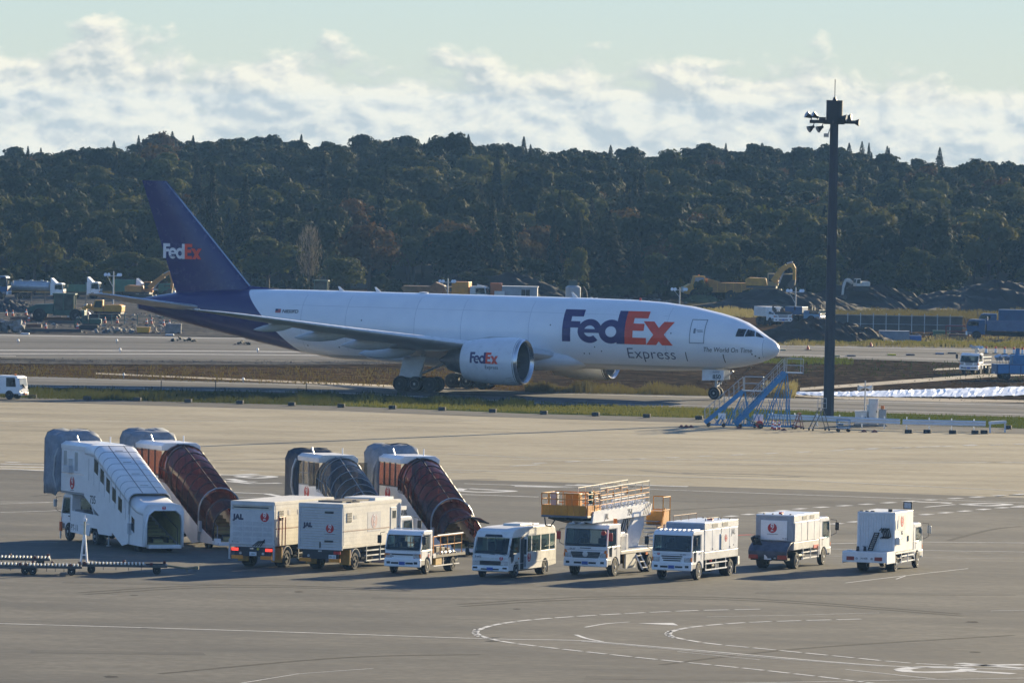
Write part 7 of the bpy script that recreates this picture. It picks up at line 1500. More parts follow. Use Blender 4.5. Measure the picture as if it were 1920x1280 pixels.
# cones
CONEM = mat('cone_red_orange', (.65, .07, .03), .5)
cones = [(49, 591, 'beside the dark heap'), (54, 603, 'right of the broken concrete'), (46, 614, 'next to the beams'), (86, 617, 'at the end of the beams'), (145, 618, 'left of the mini excavator'), (197, 606, 'right of the mini excavator'), (220, 606, 'on the pad by the rope fence'), (275, 609, 'behind the concrete pipes'), (284, 607, 'behind the concrete pipes at the right'), (307, 611, 'just right of the concrete pipes'), (318, 612, 'under the tail of the jet'), (12, 592, 'near the left edge'), (24, 593, 'in front of the dark heap')]
for u, v, w in cones:
    t = thing('traffic_cone', 'red traffic cone ' + w + ' on the construction ground', 'traffic cone', G(u, v), group='red cones on the construction ground'); B().cyl((0, 0, .03), (0, 0, .75), .17, .03, 10).out('cone', CONEM, t, smooth=True); B().cyl((0, 0, .35), (0, 0, .5), .118, .092, 10).out('band', WHITE, t); B().box(-.2, .2, -.2, .2, 0, .04).out('base', DARK, t)
for k, (u, v) in enumerate(((1515, 656), (1633, 650))):
    t = thing('traffic_cone', ('red marker cone standing on the far taxiway left of the mast', 'red marker cone on the far taxiway edge right of the mast')[k], 'traffic cone', G(u, v)); B().cyl((0, 0, .05), (0, 0, .5), .2, .05, 10).out('cone', CONEM, t, smooth=True); B().box(-.35, .35, -.3, .3, 0, .08).out('base', DARK, t)
# flat taxiway markers and edge lights
for k, (u, v, c, lab) in enumerate(((1672, 666, 'y', 'flat yellow marker on the far taxiway'), (1567, 668, 'p', 'flat pale marker at the near edge of the far taxiway by the mast'), (1596, 668, 'd', 'flat dark marker right of the mast'), (1707, 666, 'd', 'flat dark marker right of the yellow marker'), (1785, 663, 'd', 'flat dark marker left of the white dirt truck'), (1762, 664, 'b', 'flat blue grey marker between two dark markers'), (1466, 657, 'p', 'flat pale marker directly right of the jet nose'), (1477, 645, 'p', 'flat grey marker on the taxiway far edge near the nose'), (47, 627, 'w', 'flat white marker block on the pad edge at the left'), (318, 629, 'w', 'flat white marker block near the tail of the jet'))):
    o = B().box(-.45, .45, -.5, .5, 0, .16).out('taxiway_marker', {'y': mat('marker_yellow', (.6, .48, .02), .5), 'p': mat('marker_sand', (.45, .38, .22), .6), 'd': mat('marker_dark', (.06, .06, .065), .6), 'b': mat('marker_blue', (.12, .17, .25), .5), 'w': mat('marker_white', (.5, .53, .58), .5)}[c], None, bev=.04, loc=G(u, v)); tag(o, lab, 'marker')
for k, (u, v) in enumerate(((1849, 663), (1867, 663), (1884, 664), (1901, 664.5), (1917, 665))):
    t = thing('edge_lamp', ('first', 'second', 'third', 'fourth', 'fifth')[k] + ' small red topped lamp from the left in the row at the right edge', 'taxiway lamp', G(u, v), group='row of edge lamps at the right'); B().cyl((0, 0, 0), (0, 0, .1), .35, n=12).out('base', DARK, t); B().cyl((0, 0, .1), (0, 0, .55), .16, .13, 10).out('lamp_body', WHITE, t, smooth=True); B().cyl((0, 0, .55), (0, 0, .8), .13, .1, 10).out('lamp_top', CONEM, t, smooth=True)
for k, (u, v) in enumerate(((232, 709), (456, 717), (225, 661), (34, 644), (219, 644), (483, 661))):
    t = thing('edge_lamp', 'tiny white edge lamp on a stalk ' + ('on the near taxiway left of the tail', 'on the near taxiway under the wing', 'on the far taxiway below the stabiliser tip', 'on the far taxiway near the left edge', 'on the far taxiway left of the tail', 'on the far taxiway under the tail')[k], 'taxiway lamp', G(u, v), group='edge lamps along the taxiways'); B().cyl((0, 0, 0), (0, 0, .28), .04, n=6).out('stalk', STEEL, t); B().cyl((0, 0, .28), (0, 0, .46), .13, .08, 8).out('lamp_top', WHITE, t)
for k, (u, v) in enumerate(((257, 706), (302, 733), (404, 733), (574, 737), (626, 659))):
    o = B().cyl((0, 0, 0), (0, 0, .9), .04, n=6).out('marker_stake', DARK, None, loc=G(u, v)); tag(o, 'thin dark marker stake ' + ('near the white edge lamp left of the tail', 'left of two stakes under the tail', 'right of two stakes under the tail', 'nearest the left of the main wheels', 'on the far grass under the wing')[k], 'stake', 'marker stakes')
# plastic sheet over the trench
P = [(1480, 739), (1560, 743), (1640, 744), (1720, 744.5), (1820, 744), (1930, 741), (2050, 738)]; Q = [(1480, 735.5), (1560, 735), (1640, 733.5), (1720, 731), (1820, 728), (1930, 725), (2050, 721)]
rng = random.Random(4); rings = []
pn_, qn_ = smooth_pts(P, 16), smooth_pts(Q, 16)
for k, (a, b_) in enumerate(zip(pn_, qn_)):
    p, q = G(*a), G(*b_); hgt = .25 + .55*min(1, k/60); rings.append([p.lerp(q, f) + Vector((rng.uniform(-.15, .15), 0, hgt*.4*math.sin(math.pi*min(1, f*1.1))*rng.uniform(.6, 1.3) + rng.uniform(0, .09))) for f in (0, .12, .3, .5, .7, .88, 1)])
o = B().loft(rings, False, False, closed=False).out('plastic_sheet', mat('blue_white_sheet', (.66, .71, .80), .4, var=.3, scale=1.2, stretch=(3, .5, 1)), None, smooth=False); tag(o, 'long crumpled bluish white plastic sheet covering a trench right of the mast', 'plastic sheet')
# two small trucks on the dirt at the right
t = thing('dirt_truck', 'small white truck with a folded crane, on the brown earth at the right', 'truck'); cab(t, 0, 1.9, .5, 2.05, 1.6, zb=1.15, lean=.3, ra=.42, xa=-.95, grille='slats', arm=.3); chassis(t, -4.6, -1.5, .75, .5, .75); B().box(-4.6, -1.7, -.9, .9, .85, .95).out('bed', STEEL, t); wheels(t, (-.95, -3.6), 1.85, .38, .22, dual=(-3.6,))
B().bar((-2.0, .1, 1.0), (-2.1, .1, 2.5), .3, .3).bar((-2.1, .1, 2.45), (-1.0, -.2, 2.75), .22, .22).bar((-2.1, .2, 2.3), (-3.6, .4, 2.4), .2, .2).out('folded_crane', mat('crane_grey', (.3, .33, .36), .5), t)
for k in range(4): B().cyl((-2.4 - k*.25, -.3 + .2*k, 2.35), (-2.5 - k*.25, -.4 + .2*k, 2.62), .14, .2, 8).out('work_lamp', ALU, t)
rail_run([(-4.5, .85, .95), (-1.8, .85, .95)], .7, .03).out('side_rail', STEEL, t); place(t, (-.0, .9, 0), 1833, 702, H_F)
t = thing('lamp_truck', 'blue truck loaded with folded floodlights at the right edge, on the brown earth', 'truck'); B().box(-.1, 3.6, -.95, .95, .55, 1.5).out('body', BLUT, t, bev=.03)
for k in range(3): B().box(.05 + k*1.15, 1.1 + k*1.15, -1.0, -.95, .65, 1.42).out('body_panel', mat('panel_blue', (.05, .2, .42), .5), t)
B().box(1.6, 3.2, -.7, .7, 1.5, 2.4).out('generator', BLUE, t, bev=.03); B().bar((2.2, 0, 2.0), (2.2, 0, 3.0), .35, .35).out('lamp_mast', BLUE, t)
for k in range(5): B().cyl((.1 + k*.28, -.4 + .25*(k % 3), 1.9), (.0 + k*.28, -.55 + .25*(k % 3), 2.25 + .1*(k % 2)), .15, .26, 10).out('floodlight', ALU, t); B().tube([(.2 + k*.3, 0, 1.5), (.1 + k*.28, -.4 + .25*(k % 3), 1.95)], .03).out('lamp_stalk', STEEL, t)
B().box(3.7, 5.4, -.95, .95, .55, 2.1).out('cab', mat('cab_pale_blue', (.35, .42, .5), .4), t, bev=.08); B().box(4.0, 4.9, -.96, .96, 1.3, 1.95).out('side_window', GLASS, t); B().box(-.14, -.1, -.35, .0, .6, .75).out('number_plate', PLATE, t); wheels(t, (.9, 4.6), 1.95, .42, .25, rim=RIMD)
place(t, (0, -.95, 0), 1870, 712, R(12))
# ------------------------------------------------------------------ wooded hill
def hz(x, y):
    t = min(1, max(0, (y - 1085)/380)); t = t*t*(3 - 2*t)
    u = 960 + x/y*15000
    crest = np.interp(u, [-300, 0, 150, 320, 440, 560, 760, 980, 1080, 1330, 1560, 1720, 1860, 2200], [7.2, 8.0, 9.4, 11.3, 10.9, 10.6, 11.4, 11.0, 10.2, 11.2, 10.5, 9.9, 8.8, 8.0])
    return t*crest + .8*math.sin(x*.07 + y*.02)*t
nx, ny = 60, 40; V = []; F = []
for j in range(ny + 1):
    for i in range(nx + 1): x = -240 + 480*i/nx; y = 1075 + 560*j/ny; V.append((x, y, hz(x, y) - .3 - (max(0, y - 1530)/12)**1.3))
for j in range(ny):
    for i in range(nx): F.append((j*(nx+1)+i, j*(nx+1)+i+1, (j+1)*(nx+1)+i+1, (j+1)*(nx+1)+i))
tag(B().add(V, F).out('hillside', mat('forest_floor', (.022, .022, .012), .95, var=.4, scale=.2), None, smooth=True, recalc=False), None, None, kind='structure')

def foliage(name, cols, trans=.35):
    m = bpy.data.materials.new(name); m.use_nodes = True; nt = m.node_tree; p = nt.nodes['Principled BSDF']; o = nt.nodes['Material Output']
    if name.endswith('foliage'): cols = [tuple(.8*x for x in c) for c in cols]
    g = N(nt, 'ShaderNodeNewGeometry'); no = N(nt, 'ShaderNodeTexNoise', Scale=.55, Detail=3); nt.links.new(g.outputs['Position'], no.inputs[0])
    oi = N(nt, 'ShaderNodeObjectInfo'); at = N(nt, 'ShaderNodeAttribute', _attribute_name='tint')
    k = math_node(nt, 'ADD', math_node(nt, 'MULTIPLY', no.outputs[0], .55), math_node(nt, 'MULTIPLY', math_node(nt, 'FRACT', math_node(nt, 'ADD', oi.outputs['Random'], at.outputs['Fac'])), .5))
    n = len(cols); col = ramp(nt, k, [(.15 + .7*i/(n-1), c) for i, c in enumerate(cols)])
    nt.links.new(col, p.inputs['Base Color']); p.inputs['Roughness'].default_value = .8; p.inputs['Specular IOR Level'].default_value = .04
    tr = N(nt, 'ShaderNodeBsdfTranslucent'); nt.links.new(mixc(nt, 1.0, col, (1.8, 1.75, .8), 'MULTIPLY'), tr.inputs[0]); mx = N(nt, 'ShaderNodeMixShader'); mx.inputs[0].default_value = trans
    nt.links.new(p.outputs[0], mx.inputs[1]); nt.links.new(tr.outputs[0], mx.inputs[2]); nt.links.new(mx.outputs[0], o.inputs[0]); MATS[name] = m; return m
CON_M = foliage('conifer_foliage', [(.007, .014, .007), (.011, .020, .009), (.022, .029, .013)], .12)
BRD_M = foliage('broadleaf_foliage', [(.013, .023, .009), (.023, .033, .010), (.044, .047, .015)], .14)
OLV_M = foliage('olive_foliage', [(.042, .056, .018), (.066, .074, .024), (.10, .094, .034)], .2)
AUT_M = foliage('autumn_foliage', [(.05, .031, .015), (.07, .041, .019), (.092, .062, .027)], .2)
BARE_M = foliage('bare_twigs', [(.10, .085, .075), (.14, .12, .11), (.17, .15, .13)], .1)
BARK = mat('bark', (.06, .045, .035), .9, var=.3)
def leaf_quads(P, size, nrm=None, rng=RNG, elong=1.0, flat=.34):
    n = len(P); a = rng.normal(size=(n, 3)); 
    if nrm is not None: a = a*flat + nrm
    a /= np.linalg.norm(a, axis=1)[:, None] + 1e-9; b = rng.normal(size=(n, 3)); u = np.cross(a, b); u /= np.linalg.norm(u, axis=1)[:, None] + 1e-9; w = np.cross(a, u)
    s = (size*rng.uniform(.6, 1.35, n))[:, None]; u = u*s*elong; w = w*s
    return np.stack([P - u - w*.6, P + u*.3 - w, P + u + w*.5, P - u*.4 + w], 1).reshape(-1, 3)
def broad(n, seed, h=9, r=3.6, leaf=.3, lobes=14, open_=0.0):
    rng = np.random.default_rng(seed); P = []; Nn = []
    for k in range(lobes):
        a = rng.uniform(0, 2*math.pi); rr = r*.62*math.sqrt(rng.uniform(0, 1)); z = h*rng.uniform(.38, .84) - rr*.25; c = np.array([rr*math.cos(a), rr*math.sin(a), z]); lr = r*rng.uniform(.32, .55)*(1.15 - .35*z/h)
        m = n//lobes; d = rng.normal(size=(m, 3)); d /= np.linalg.norm(d, axis=1)[:, None]; d[:, 2] = np.where(d[:, 2] < -.35, -d[:, 2], d[:, 2]); q = c + d*lr*rng.uniform(.72 - open_, 1.06, (m, 1))*np.array([1, 1, .8]); P.append(q); Nn.append(d)
    return leaf_quads(np.concatenate(P), leaf, np.concatenate(Nn), rng)
def conifer(n, seed, h=12, r=2.3, leaf=.3, ragged=.25):
    rng = np.random.default_rng(seed); t = rng.uniform(0, 1, n)**1.2; a = rng.uniform(0, 2*math.pi, n); tier = .78 + .22*np.abs(np.sin(t*22 + np.sin(a*3 + seed)*.8)); br = 1 + ragged*np.sin(a*5 + t*9 + seed)
    rr = r*(1 - t)**.95*tier*br*rng.uniform(.55, 1.0, n)**.5 + .08; z = h*(.10 + .90*t) - rr*.18; P = np.stack([rr*np.cos(a), rr*np.sin(a), z], 1); nr = np.stack([np.cos(a)*.6, np.sin(a)*.6, np.full(n, .8)], 1)
    return leaf_quads(P, leaf*(.30 + .95*(1 - t)), nr, rng, 1.5, .4)
def bare(n, seed, h=8, r=2.6):
    rng = np.random.default_rng(seed); V = []
    for k in range(n):
        a = rng.uniform(0, 2*math.pi); t = rng.uniform(.25, 1); rr = r*math.sin(t*2.6)*rng.uniform(.2, 1); p = np.array([rr*math.cos(a), rr*math.sin(a), h*t*.95]); d = np.array([math.cos(a)*.35, math.sin(a)*.35, .9])*rng.uniform(.4, .9); w = rng.normal(size=3)*.035; V += [p - w, p + w, p + d + w*.3, p + d - w*.3]
    return np.array(V)
def quad_mesh(name, V, m, tint=None):
    me = bpy.data.meshes.new(name); n = len(V)//4
    me.vertices.add(len(V)); me.vertices.foreach_set('co', V.astype(np.float32).ravel()); me.loops.add(4*n); me.loops.foreach_set('vertex_index', np.arange(4*n, dtype=np.int32)); me.polygons.add(n); me.polygons.foreach_set('loop_start', np.arange(0, 4*n, 4, dtype=np.int32)); me.polygons.foreach_set('loop_total', np.full(n, 4, dtype=np.int32))
    if tint is not None: at = me.attributes.new('tint', 'FLOAT', 'POINT'); at.data.foreach_set('value', tint.astype(np.float32))
    me.update(calc_edges=True); me.materials.append(m); return me
def trunk_mesh(h, r, limbs, seed):
    rng = random.Random(seed); b = B().cyl((0, 0, -.4), (0, 0, h*.55), r, r*.6, 7).cyl((0, 0, h*.55), (.1, 0, h*.9), r*.6, r*.15, 6)
    for k in range(limbs): a = rng.uniform(0, 6.28); z = h*rng.uniform(.25, .6); l = h*.28; b.cyl((0, 0, z), (l*math.cos(a)*.8, l*math.sin(a)*.8, z + l*.7), r*.4, r*.1, 5)
    me = b.mesh('trunk', True); me.materials.append(BARK); return me
TREES = {}
for k in range(3):
    TREES[('broad', k)] = (quad_mesh('crown', broad(3000, 20 + k, 9, 3.7, .21, 15 + 3*k), BRD_M), trunk_mesh(8, .24, 6, k))
    TREES[('conifer', k)] = (quad_mesh('crown', conifer(2600, 40 + k, 12, (2.2, 2.7, 1.9)[k], .20, (.35, .5, .42)[k]), CON_M), trunk_mesh(11.5, .2, 4, k + 9))
TREES[('autumn', 0)] = (quad_mesh('crown', broad(2400, 60, 8.5, 3.6, .19, 17, .25), AUT_M), trunk_mesh(7.5, .22, 7, 30)); TREES[('autumn', 1)] = (quad_mesh('crown', broad(2400, 61, 8.0, 3.9, .18, 14, .3), AUT_M), trunk_mesh(7, .22, 7, 31))
for k in range(3): TREES[('olive', k)] = (quad_mesh('crown', broad(3000, 70 + k, 9, 3.7, .20, 16 + 3*k), OLV_M), TREES[('broad', k)][1])
TREES[('bare', 0)] = (quad_mesh('crown', bare(900, 62), BARE_M), trunk_mesh(7.6, .2, 9, 32))
def tree(kind, var, x, y, s, lab, group=None, z=None, sz=1.0, name=None):
    cm, tm = TREES[(kind, var)]; nm = name or {'broad': 'broadleaf_tree', 'olive': 'broadleaf_tree', 'conifer': 'conifer_tree', 'autumn': 'autumn_tree', 'bare': 'bare_tree'}[kind]
    t = thing(nm, lab, 'tree', (x, y, hz(x, y) if z is None else z), RNG.uniform(0, 6.28), group); t.scale = (s, s, s*sz)
    link('crown', cm, t); link('trunk', tm, t); return t
def tree_px(kind, var, u, vbase, vtop, width, lab, d=None):
    """a tree that one can single out: its foot column, its top row and its crown width in the photograph"""
    if d is None: d = 15000*24/max(80, (vbase - 223 - (u - 960)*math.tan(ROLL)))
    x = (u - 960)/15000*d; z0 = hz(x, d); ztop = 24 - (vtop - 223 - (u - 960)*math.tan(ROLL))/15000*d; h0 = {'broad': 8.6, 'olive': 8.6, 'conifer': 12, 'autumn': 8.0, 'bare': 8.2}[kind]; w0 = {'broad': 7.2, 'olive': 7.2, 'conifer': 4.6, 'autumn': 7.2, 'bare': 5.0}[kind]
    sz = max(.2, (ztop - z0)/h0); sw = width/15000*d/w0; t = tree(kind, var, x, d, sw, lab); t.scale = (sw, sw, sz); SPOTS.append((x, d, sw*w0*.4)); return t
SPOTS = []
for a in (('olive', 0, 62, 548, 415, 105, 'tall rounded olive green tree near the left edge of the wood'), ('broad', 1, 170, 548, 450, 70, 'small rounded tree right of the tall olive tree at the left'), ('olive', 2, 128, 556, 478, 90, 'low broad bush tree behind the tanker lorries'), ('olive', 0, 235, 556, 472, 150, 'wide low hedge-like tree left of the jet fin'), ('olive', 1, 300, 558, 480, 80, 'bushy tree touching the left edge of the jet fin'),
          ('olive', 2, 500, 552, 434, 130, 'wide flat topped olive tree right of the jet fin'), ('bare', 0, 576, 548, 420, 48, 'bare grey tree between the olive tree and the brownish tree'), ('autumn', 0, 690, 552, 415, 130, 'large loose brownish autumn tree above the rear fuselage'), ('olive', 1, 640, 558, 475, 90, 'low green bush tree under the brownish autumn tree'), ('autumn', 1, 800, 520, 376, 165, 'wide rusty topped autumn tree behind the conifers'),
          ('broad', 0, 850, 552, 425, 110, 'dark rounded tree left of the tall twin conifer'), ('conifer', 0, 918, 552, 358, 68, 'tall dark twin-tipped conifer above the middle of the fuselage'), ('conifer', 1, 948, 550, 366, 52, 'dark conifer close at the right of the tall twin-tipped one'), ('autumn', 1, 985, 548, 424, 70, 'small yellowish autumn tree between dark conifers'), ('conifer', 2, 1034, 552, 400, 42, 'narrow conifer with a pale green tip above the site office'), ('conifer', 0, 1080, 552, 393, 56, 'dark conifer directly right of the narrow pale tipped conifer'), ('conifer', 1, 1138, 552, 396, 82, 'broad dark conifer above the silo'), ('conifer', 2, 1188, 554, 430, 46, 'conifer with a drooping tip near the right end of the conifer group'), ('olive', 2, 1230, 556, 468, 62, 'golden green rounded tree at the right end of the conifer group'), ('olive', 1, 1080, 558, 455, 50, 'small bright topped round tree in front of the conifers'), ('broad', 0, 1000, 558, 480, 80, 'dark bushy tree just behind the site office'), ('broad', 2, 900, 560, 500, 90, 'low bush in front of the tall twin-tipped conifer'),
          ('conifer', 0, 392, 540, 310, 62, 'tall dark conifer right of the fin tip'), ('conifer', 1, 455, 535, 330, 60, 'dark conifer standing left of two taller hillside conifers'), ('broad', 0, 510, 500, 320, 110, 'large rounded dark tree on the slope above the flat topped olive tree'), ('broad', 1, 575, 500, 330, 90, 'rounded dark tree on the slope above the bare grey tree'), ('conifer', 2, 645, 520, 345, 60, 'dark conifer on the slope above the brownish tree'), ('conifer', 0, 1018, 500, 340, 50, 'pointed conifer on the slope above the narrow pale tipped conifer')):
    tree_px(*a)
# skyline trees that stand out against the sky
for k, (kind, var, u, vt, w, lab) in enumerate((('conifer', 1, 70, 277, 20, 'lone small conifer on the skyline near the left edge'), ('conifer', 0, 207, 264, 26, 'round-topped conifer on the skyline above the left wood'), ('conifer', 2, 253, 254, 24, 'pointed conifer on the skyline left of the highest clump'), ('conifer', 0, 298, 249, 30, 'left tree of the highest ragged skyline clump'), ('conifer', 1, 316, 246, 26, 'highest ragged tree of the skyline clump'), ('conifer', 2, 355, 254, 26, 'small tree right of the highest skyline clump'), ('broad', 0, 430, 255, 70, 'wide rounded crown on the skyline right of the highest clump'), ('conifer', 2, 558, 252, 26, 'lone spiky leaning conifer on the left half of the skyline'), ('broad', 1, 742, 255, 80, 'broad rounded crown at the middle of the skyline'), ('conifer', 1, 798, 258, 26, 'compact conifer right of the broad middle crown on the skyline'), ('conifer', 0, 871, 252, 30, 'tall spiky conifer in the middle of the skyline'), ('conifer', 2, 975, 256, 30, 'spiky conifer on the skyline right of the middle'), ('conifer', 0, 1138, 272, 28, 'dark conifer on the skyline where the ridge dips'), ('broad', 2, 1060, 272, 44, 'dark round crown on the skyline above the conifer group'), ('broad', 1, 1335, 267, 60, 'broad crown on the skyline above the yellow dump truck'), ('conifer', 1, 1422, 268, 34, 'pointed conifer on the skyline left of the mast'), ('conifer', 0, 1585, 268, 30, 'first of the spiky conifers right of the mast on the skyline'), ('conifer', 1, 1609, 265, 24, 'second spiky conifer right of the mast on the skyline'), ('conifer', 2, 1622, 268, 22, 'third spiky conifer right of the mast on the skyline'), ('conifer', 2, 1660, 277, 18, 'small spiky conifer apart from the three right of the mast'), ('conifer', 0, 1755, 276, 30, 'lone open conifer on the skyline near the right edge'), ('broad', 0, 1840, 294, 80, 'wide rounded crown on the skyline at the right edge'))):
    tree_px(kind, var, u, 0, vt, w*(1.55 if kind == 'conifer' else 1.2), lab, d=1475 + (k*37) % 40)
# the rest of the wood: the nearest as single trees, the others as one mass of each kind
cands = []
for trial in range(15000):
    y = 1082 + 450*RNG.uniform()**.9; x = RNG.uniform(-1, 1)*(y*.0645 + 14); sp = 5.2 if y < 1200 else 4.6 if y > 1400 else 5.6
    if any((x - a)**2 + (y - b)**2 < max(sp*.8, r)**2 or (y < 1130 and y < b + 3 and abs(x - a) < r*1.3) for a, b, r in SPOTS): continue
    if any(abs(y - b) < sp and (x - a)**2 + (y - b)**2 < sp**2 for a, b in cands): continue
    cands.append((x, y))
cands.sort(key=lambda p: p[1]); print('wood', len(cands))
LK = {'conifer': 'dark conifer', 'broad': 'dark rounded tree', 'olive': 'olive rounded tree', 'autumn': 'brownish tree'}
SEGS = [(-1, 'beyond the left edge'), (70, 'at the left edge'), (150, 'above the tanker lorry'), (250, 'left of the fin'), (420, 'behind the fin'), (530, 'just right of the fin'), (640, 'above the green cab machine'), (760, 'left of the brown dump truck'), (880, 'above the brown dump truck'), (1010, 'above the site office'), (1130, 'above the silo'), (1260, 'right of the silo'), (1400, 'above the yellow dump truck'), (1530, 'above the yellow excavator'), (1650, 'above the white excavator'), (1790, 'above the wide dark heap'), (1921, 'above the white picket fence'), (9999, 'beyond the right edge')]
mass = {'broad': [], 'olive': [], 'conifer': [], 'autumn': []}
n_ind = 0
for i, (x, y) in enumerate(cands):
    u = 960 + x/y*15000; r = RNG.uniform(); top = y > 1400
    pc = .035 if top else .30 if (350 < u < 720 or 860 < u < 1200) else .10
    kind = 'conifer' if r < pc else 'autumn' if r > (.96 if not top else .975) else 'broad'
    if y > 1330 and u < 420 and RNG.uniform() < .3: kind = 'autumn'
    s = RNG.uniform(.85, 1.35)*((.78 if y < 1300 else .62) if kind == 'conifer' else 1.0 if y < 1350 else RNG.uniform(.55, .88))
    if y < 1110: s *= .7
    if kind == 'broad' and RNG.uniform() < (.35 if u > 1000 else .18) and y < 1330: kind = 'olive'
    if n_ind < 235:
        seg = [w for lim, w in SEGS if u < lim][0]; row = 'front' if y < 1105 else 'second' if y < 1125 else 'third' if y < 1150 else 'fourth'
        tree(kind, i % (2 if kind == 'autumn' else 3), x, y, s, LK[kind] + ' in the ' + row + ' row of the wood, ' + seg, 'trees of the lower wood', sz=RNG.uniform(.85, 1.1)); n_ind += 1
    else:
        mass[kind].append((x, y, hz(x, y), s, s*RNG.uniform(.8, 1.1), RNG.uniform(0, 6.28), i % 97))
def scatter(name, rows, protos):
    """one mass of trees that nobody could count: tree meshes set on points"""
    me = bpy.data.meshes.new(name); me.from_pydata([r[:3] for r in rows], [], [])
    a = me.attributes.new('scl', 'FLOAT_VECTOR', 'POINT'); a.data.foreach_set('vector', np.array([(r[3], r[3], r[4]) for r in rows], np.float32).ravel())
    a = me.attributes.new('rot', 'FLOAT_VECTOR', 'POINT'); a.data.foreach_set('vector', np.array([(0, 0, r[5]) for r in rows], np.float32).ravel())
    a = me.attributes.new('pick', 'INT', 'POINT'); a.data.foreach_set('value', np.array([r[6] % len(protos) for r in rows], np.int32))
    o = link(name, me); g = bpy.data.node_groups.new(name, 'GeometryNodeTree')
    g.interface.new_socket('Geometry', in_out='INPUT', socket_type='NodeSocketGeometry'); g.interface.new_socket('Geometry', in_out='OUTPUT', socket_type='NodeSocketGeometry')
    gi, go = g.nodes.new('NodeGroupInput'), g.nodes.new('NodeGroupOutput'); ip = g.nodes.new('GeometryNodeInstanceOnPoints'); gj = g.nodes.new('GeometryNodeGeometryToInstance')
    for pm in protos[::-1]:
        po = bpy.data.objects.new('tree_shape', pm); oi = g.nodes.new('GeometryNodeObjectInfo'); oi.inputs['Object'].default_value = po; g.links.new(oi.outputs['Geometry'], gj.inputs[0])
    def attr(nm, t):
        n = g.nodes.new('GeometryNodeInputNamedAttribute'); n.data_type = t; n.inputs['Name'].default_value = nm; return n.outputs['Attribute']
    g.links.new(gi.outputs[0], ip.inputs['Points']); g.links.new(gj.outputs[0], ip.inputs['Instance']); ip.inputs['Pick Instance'].default_value = True
    g.links.new(attr('pick', 'INT'), ip.inputs['Instance Index']); g.links.new(attr('rot', 'FLOAT_VECTOR'), ip.inputs['Rotation']); g.links.new(attr('scl', 'FLOAT_VECTOR'), ip.inputs['Scale']); g.links.new(ip.outputs[0], go.inputs[0])
    o.modifiers.new('scatter', 'NODES').node_group = g; return tag(o, None, None, kind='stuff')
for kind, nm in (('broad', 'broadleaf_wood'), ('olive', 'olive_wood'), ('conifer', 'conifer_wood'), ('autumn', 'autumn_wood')):
    if mass[kind]: scatter(nm, mass[kind], [TREES[k][0] for k in sorted(TREES) if k[0] == kind])

# undergrowth along the foot of the wood
V = []
for k in range(150):
    x = RNG.uniform(-80, 80); y = RNG.uniform(1070, 1090); P = broad(110, 200 + k % 5, 2.2, 1.7, .28, 5); V.append(P*RNG.uniform(.6, 1.2) + np.array([x, y, 0]))
tag(link('undergrowth', quad_mesh('undergrowth', np.concatenate(V), BRD_M)), None, None, kind='stuff')

# ------------------------------------------------------------------ grass and reeds
def grass(name, area, n, hgt, m, w=.02, clump=0.0, seed=1):
    rng = np.random.default_rng(seed); Q = []
    (a0, b0), (a1, b1) = area
    for k in range(n):
        u = rng.uniform(a0[0], a1[0]); f = (u - a0[0])/(a1[0] - a0[0]); v0 = a0[1] + (a1[1] - a0[1])*f; v1 = b0[1] + (b1[1] - b0[1])*f; g = rng.uniform(); p = G(u, v0 + (v1 - v0)*g)
        hh = hgt*rng.uniform(.4, 1.2)*(1 + clump*math.sin(u*.07)*math.sin(u*.023 + 2)); ww = w*rng.uniform(.6, 1.5); dx = rng.normal()*.25*hh; dy = rng.normal()*.25*hh
        Q += [(p.x - ww, p.y, p.z - .05), (p.x + ww, p.y, p.z - .05), (p.x + ww*.5 + dx, p.y + dy, p.z + hh), (p.x - ww*.3 + dx, p.y + dy, p.z + hh*.97)]
    return tag(link(name, quad_mesh(name, np.array(Q), m)), None, None, kind='stuff')
GR1 = foliage('verge_grass', [(.03, .045, .012), (.055, .072, .02), (.11, .105, .04)], .25); GRD = foliage('dark_verge_grass', [(.012, .022, .008), (.026, .036, .012), (.055, .052, .022)], .25); REED = foliage('dry_reed', [(.05, .046, .025), (.095, .085, .05), (.20, .18, .125)], .22)
grass('verge_grass', (((-60, 744), (-60, 727)), ((640, 761), (640, 741))), 7000, .36, GRD, .025, .35, 1); grass('verge_grass', (((640, 761), (640, 741)), ((1330, 784), (1330, 766))), 7000, .2, GR1, .025, .3, 2); grass('verge_grass', (((560, 752), (560, 740)), ((1000, 764), (1000, 758))), 3200, .5, GRD, .025, .4, 5); grass('verge_grass', (((1330, 784), (1330, 766)), ((2000, 806), (2000, 785))), 6000, .18, GR1, .025, .2, 3)
grass('reeds', (((985, 735), (985, 727)), ((1335, 742), (1335, 734))), 3000, .58, REED, .03, .6, 4); grass('reeds', (((1440, 745), (1440, 738)), ((1490, 746), (1490, 739))), 900, 1.1, REED, .04, .2, 6)
grass('tall_dry_grass', (((1430, 596), (1430, 584)), ((2000, 600), (2000, 586))), 5000, .5, REED, .04, .5, 7); grass('tall_dry_grass', (((1440, 648), (1440, 636)), ((2000, 655), (2000, 630))), 4500, .38, REED, .035, .6, 8); grass('tall_dry_grass', (((1470, 644), (1470, 640)), ((2000, 652), (2000, 648))), 4000, .4, GR1, .05, .3, 9); grass('tall_dry_grass', (((1250, 590), (1250, 576)), ((1440, 596), (1440, 584))), 2000, .4, REED, .05, .5, 10)
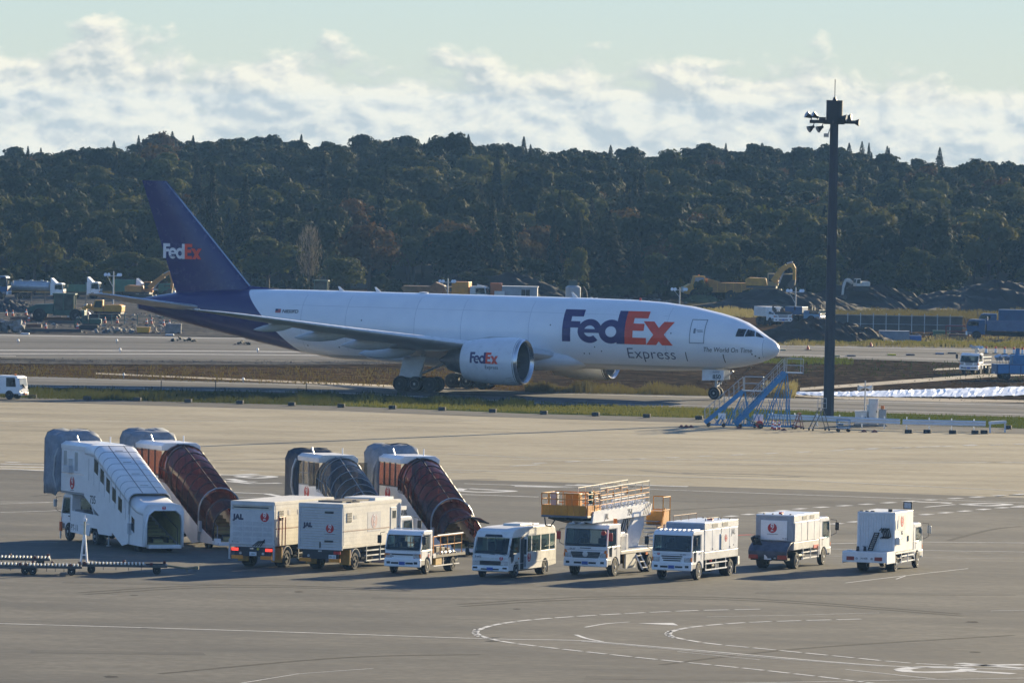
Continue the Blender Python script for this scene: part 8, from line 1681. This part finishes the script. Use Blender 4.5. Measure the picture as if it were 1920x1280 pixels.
grass('field_grass', (((-60, 704), (-60, 684)), ((1000, 733), (1000, 695))), 2400, .2, foliage('field_tufts', [(.02, .016, .008), (.05, .036, .015), (.085, .07, .03)], .2), .04, .5, 11); grass('field_grass', (((1460, 700), (1460, 669)), ((1920, 715), (1920, 686))), 500, .2, GRD, .04, .7, 12); grass('field_grass', (((1380, 680), (1380, 672)), ((1600, 684), (1600, 672))), 1200, .25, GR1, .04, .6, 13)

# ------------------------------------------------------------------ clods, stones and scraps lying about
def clods(name, poly, n, size, m, seed):
    rng = np.random.default_rng(seed); V = []; F = []; (a0, b0), (a1, b1) = poly
    for k in range(n):
        f = rng.uniform(); g = rng.uniform(); u = a0[0] + (a1[0] - a0[0])*f; p = G(u, (a0[1] + (a1[1] - a0[1])*f)*(1 - g) + (b0[1] + (b1[1] - b0[1])*f)*g); s = size*rng.uniform(.4, 1.6)*(2.0 if rng.uniform() < .02 else 1); h = s*rng.uniform(.15, .5); t = rng.uniform(0, 6.28); o = len(V)
        for i in range(4): V.append((p.x + s*math.cos(t + i*1.57)*rng.uniform(.6, 1.2), p.y + s*math.sin(t + i*1.57)*rng.uniform(.6, 1.2), -.05))
        V.append((p.x + rng.normal()*s*.2, p.y + rng.normal()*s*.2, h)); F += [(o + i, o + (i + 1) % 4, o + 4) for i in range(4)]
    return tag(B().add(V, F).out(name, m, None, recalc=False), None, None, kind='stuff')
CLOD = mat('clod_earth', (.012, .0075, .0045), .95, var=.5, scale=.4); CLODB = mat('clod_brown', (.034, .020, .009), .95, var=.5, scale=.4)
clods('earth_clods', (((960, 733), (960, 684)), ((1960, 757), (1960, 686))), 2200, .09, CLOD, 21); clods('earth_clods', (((-60, 702), (-60, 682)), ((960, 731), (960, 686))), 1800, .09, CLODB, 22); clods('gravel_stones', (((-60, 679), (-60, 671)), ((900, 684), (900, 677))), 900, .11, mat('dark_stone', (.045, .045, .05), .9, var=.5, scale=.4), 23)
for k, (c, nm) in enumerate((((.10, .10, .10), 'grey_scraps'), ((.10, .05, .03), 'rusty_scraps'), ((.25, .24, .22), 'pale_scraps'), ((.02, .02, .022), 'dark_scraps'))): clods(nm, (((-60, 622), (-60, 578)), ((340, 626), (340, 590))), 130, .32, mat(nm, c, .85, var=.4), 30 + k); clods(nm, (((1690, 640), (1690, 614)), ((1960, 644), (1960, 618))), 50, .3, MATS[nm], 40 + k); clods(nm, (((1000, 566), (1000, 556)), ((1290, 572), (1290, 560))), 40, .4, MATS[nm], 50 + k)

# ------------------------------------------------------------------ hazy air
hb = B().box(-2000, 2000, -40, 3400, -1.5, 31.5).out('haze', None) if False else None
b = B().box(-2000, 2000, -40, 3400, -1.5, 31.5); me = b.mesh('haze'); hm = bpy.data.materials.new('haze_air'); hm.use_nodes = True; nt = hm.node_tree; nt.nodes.clear()
ou = N(nt, 'ShaderNodeOutputMaterial'); pv = N(nt, 'ShaderNodeVolumePrincipled'); pv.inputs['Color'].default_value = (.30, .58, 1.0, 1); pv.inputs['Density'].default_value = HAZE; pv.inputs['Anisotropy'].default_value = 0; nt.links.new(pv.outputs[0], ou.inputs['Volume'])
me.materials.append(hm); tag(link('haze', me), None, None, kind='stuff')
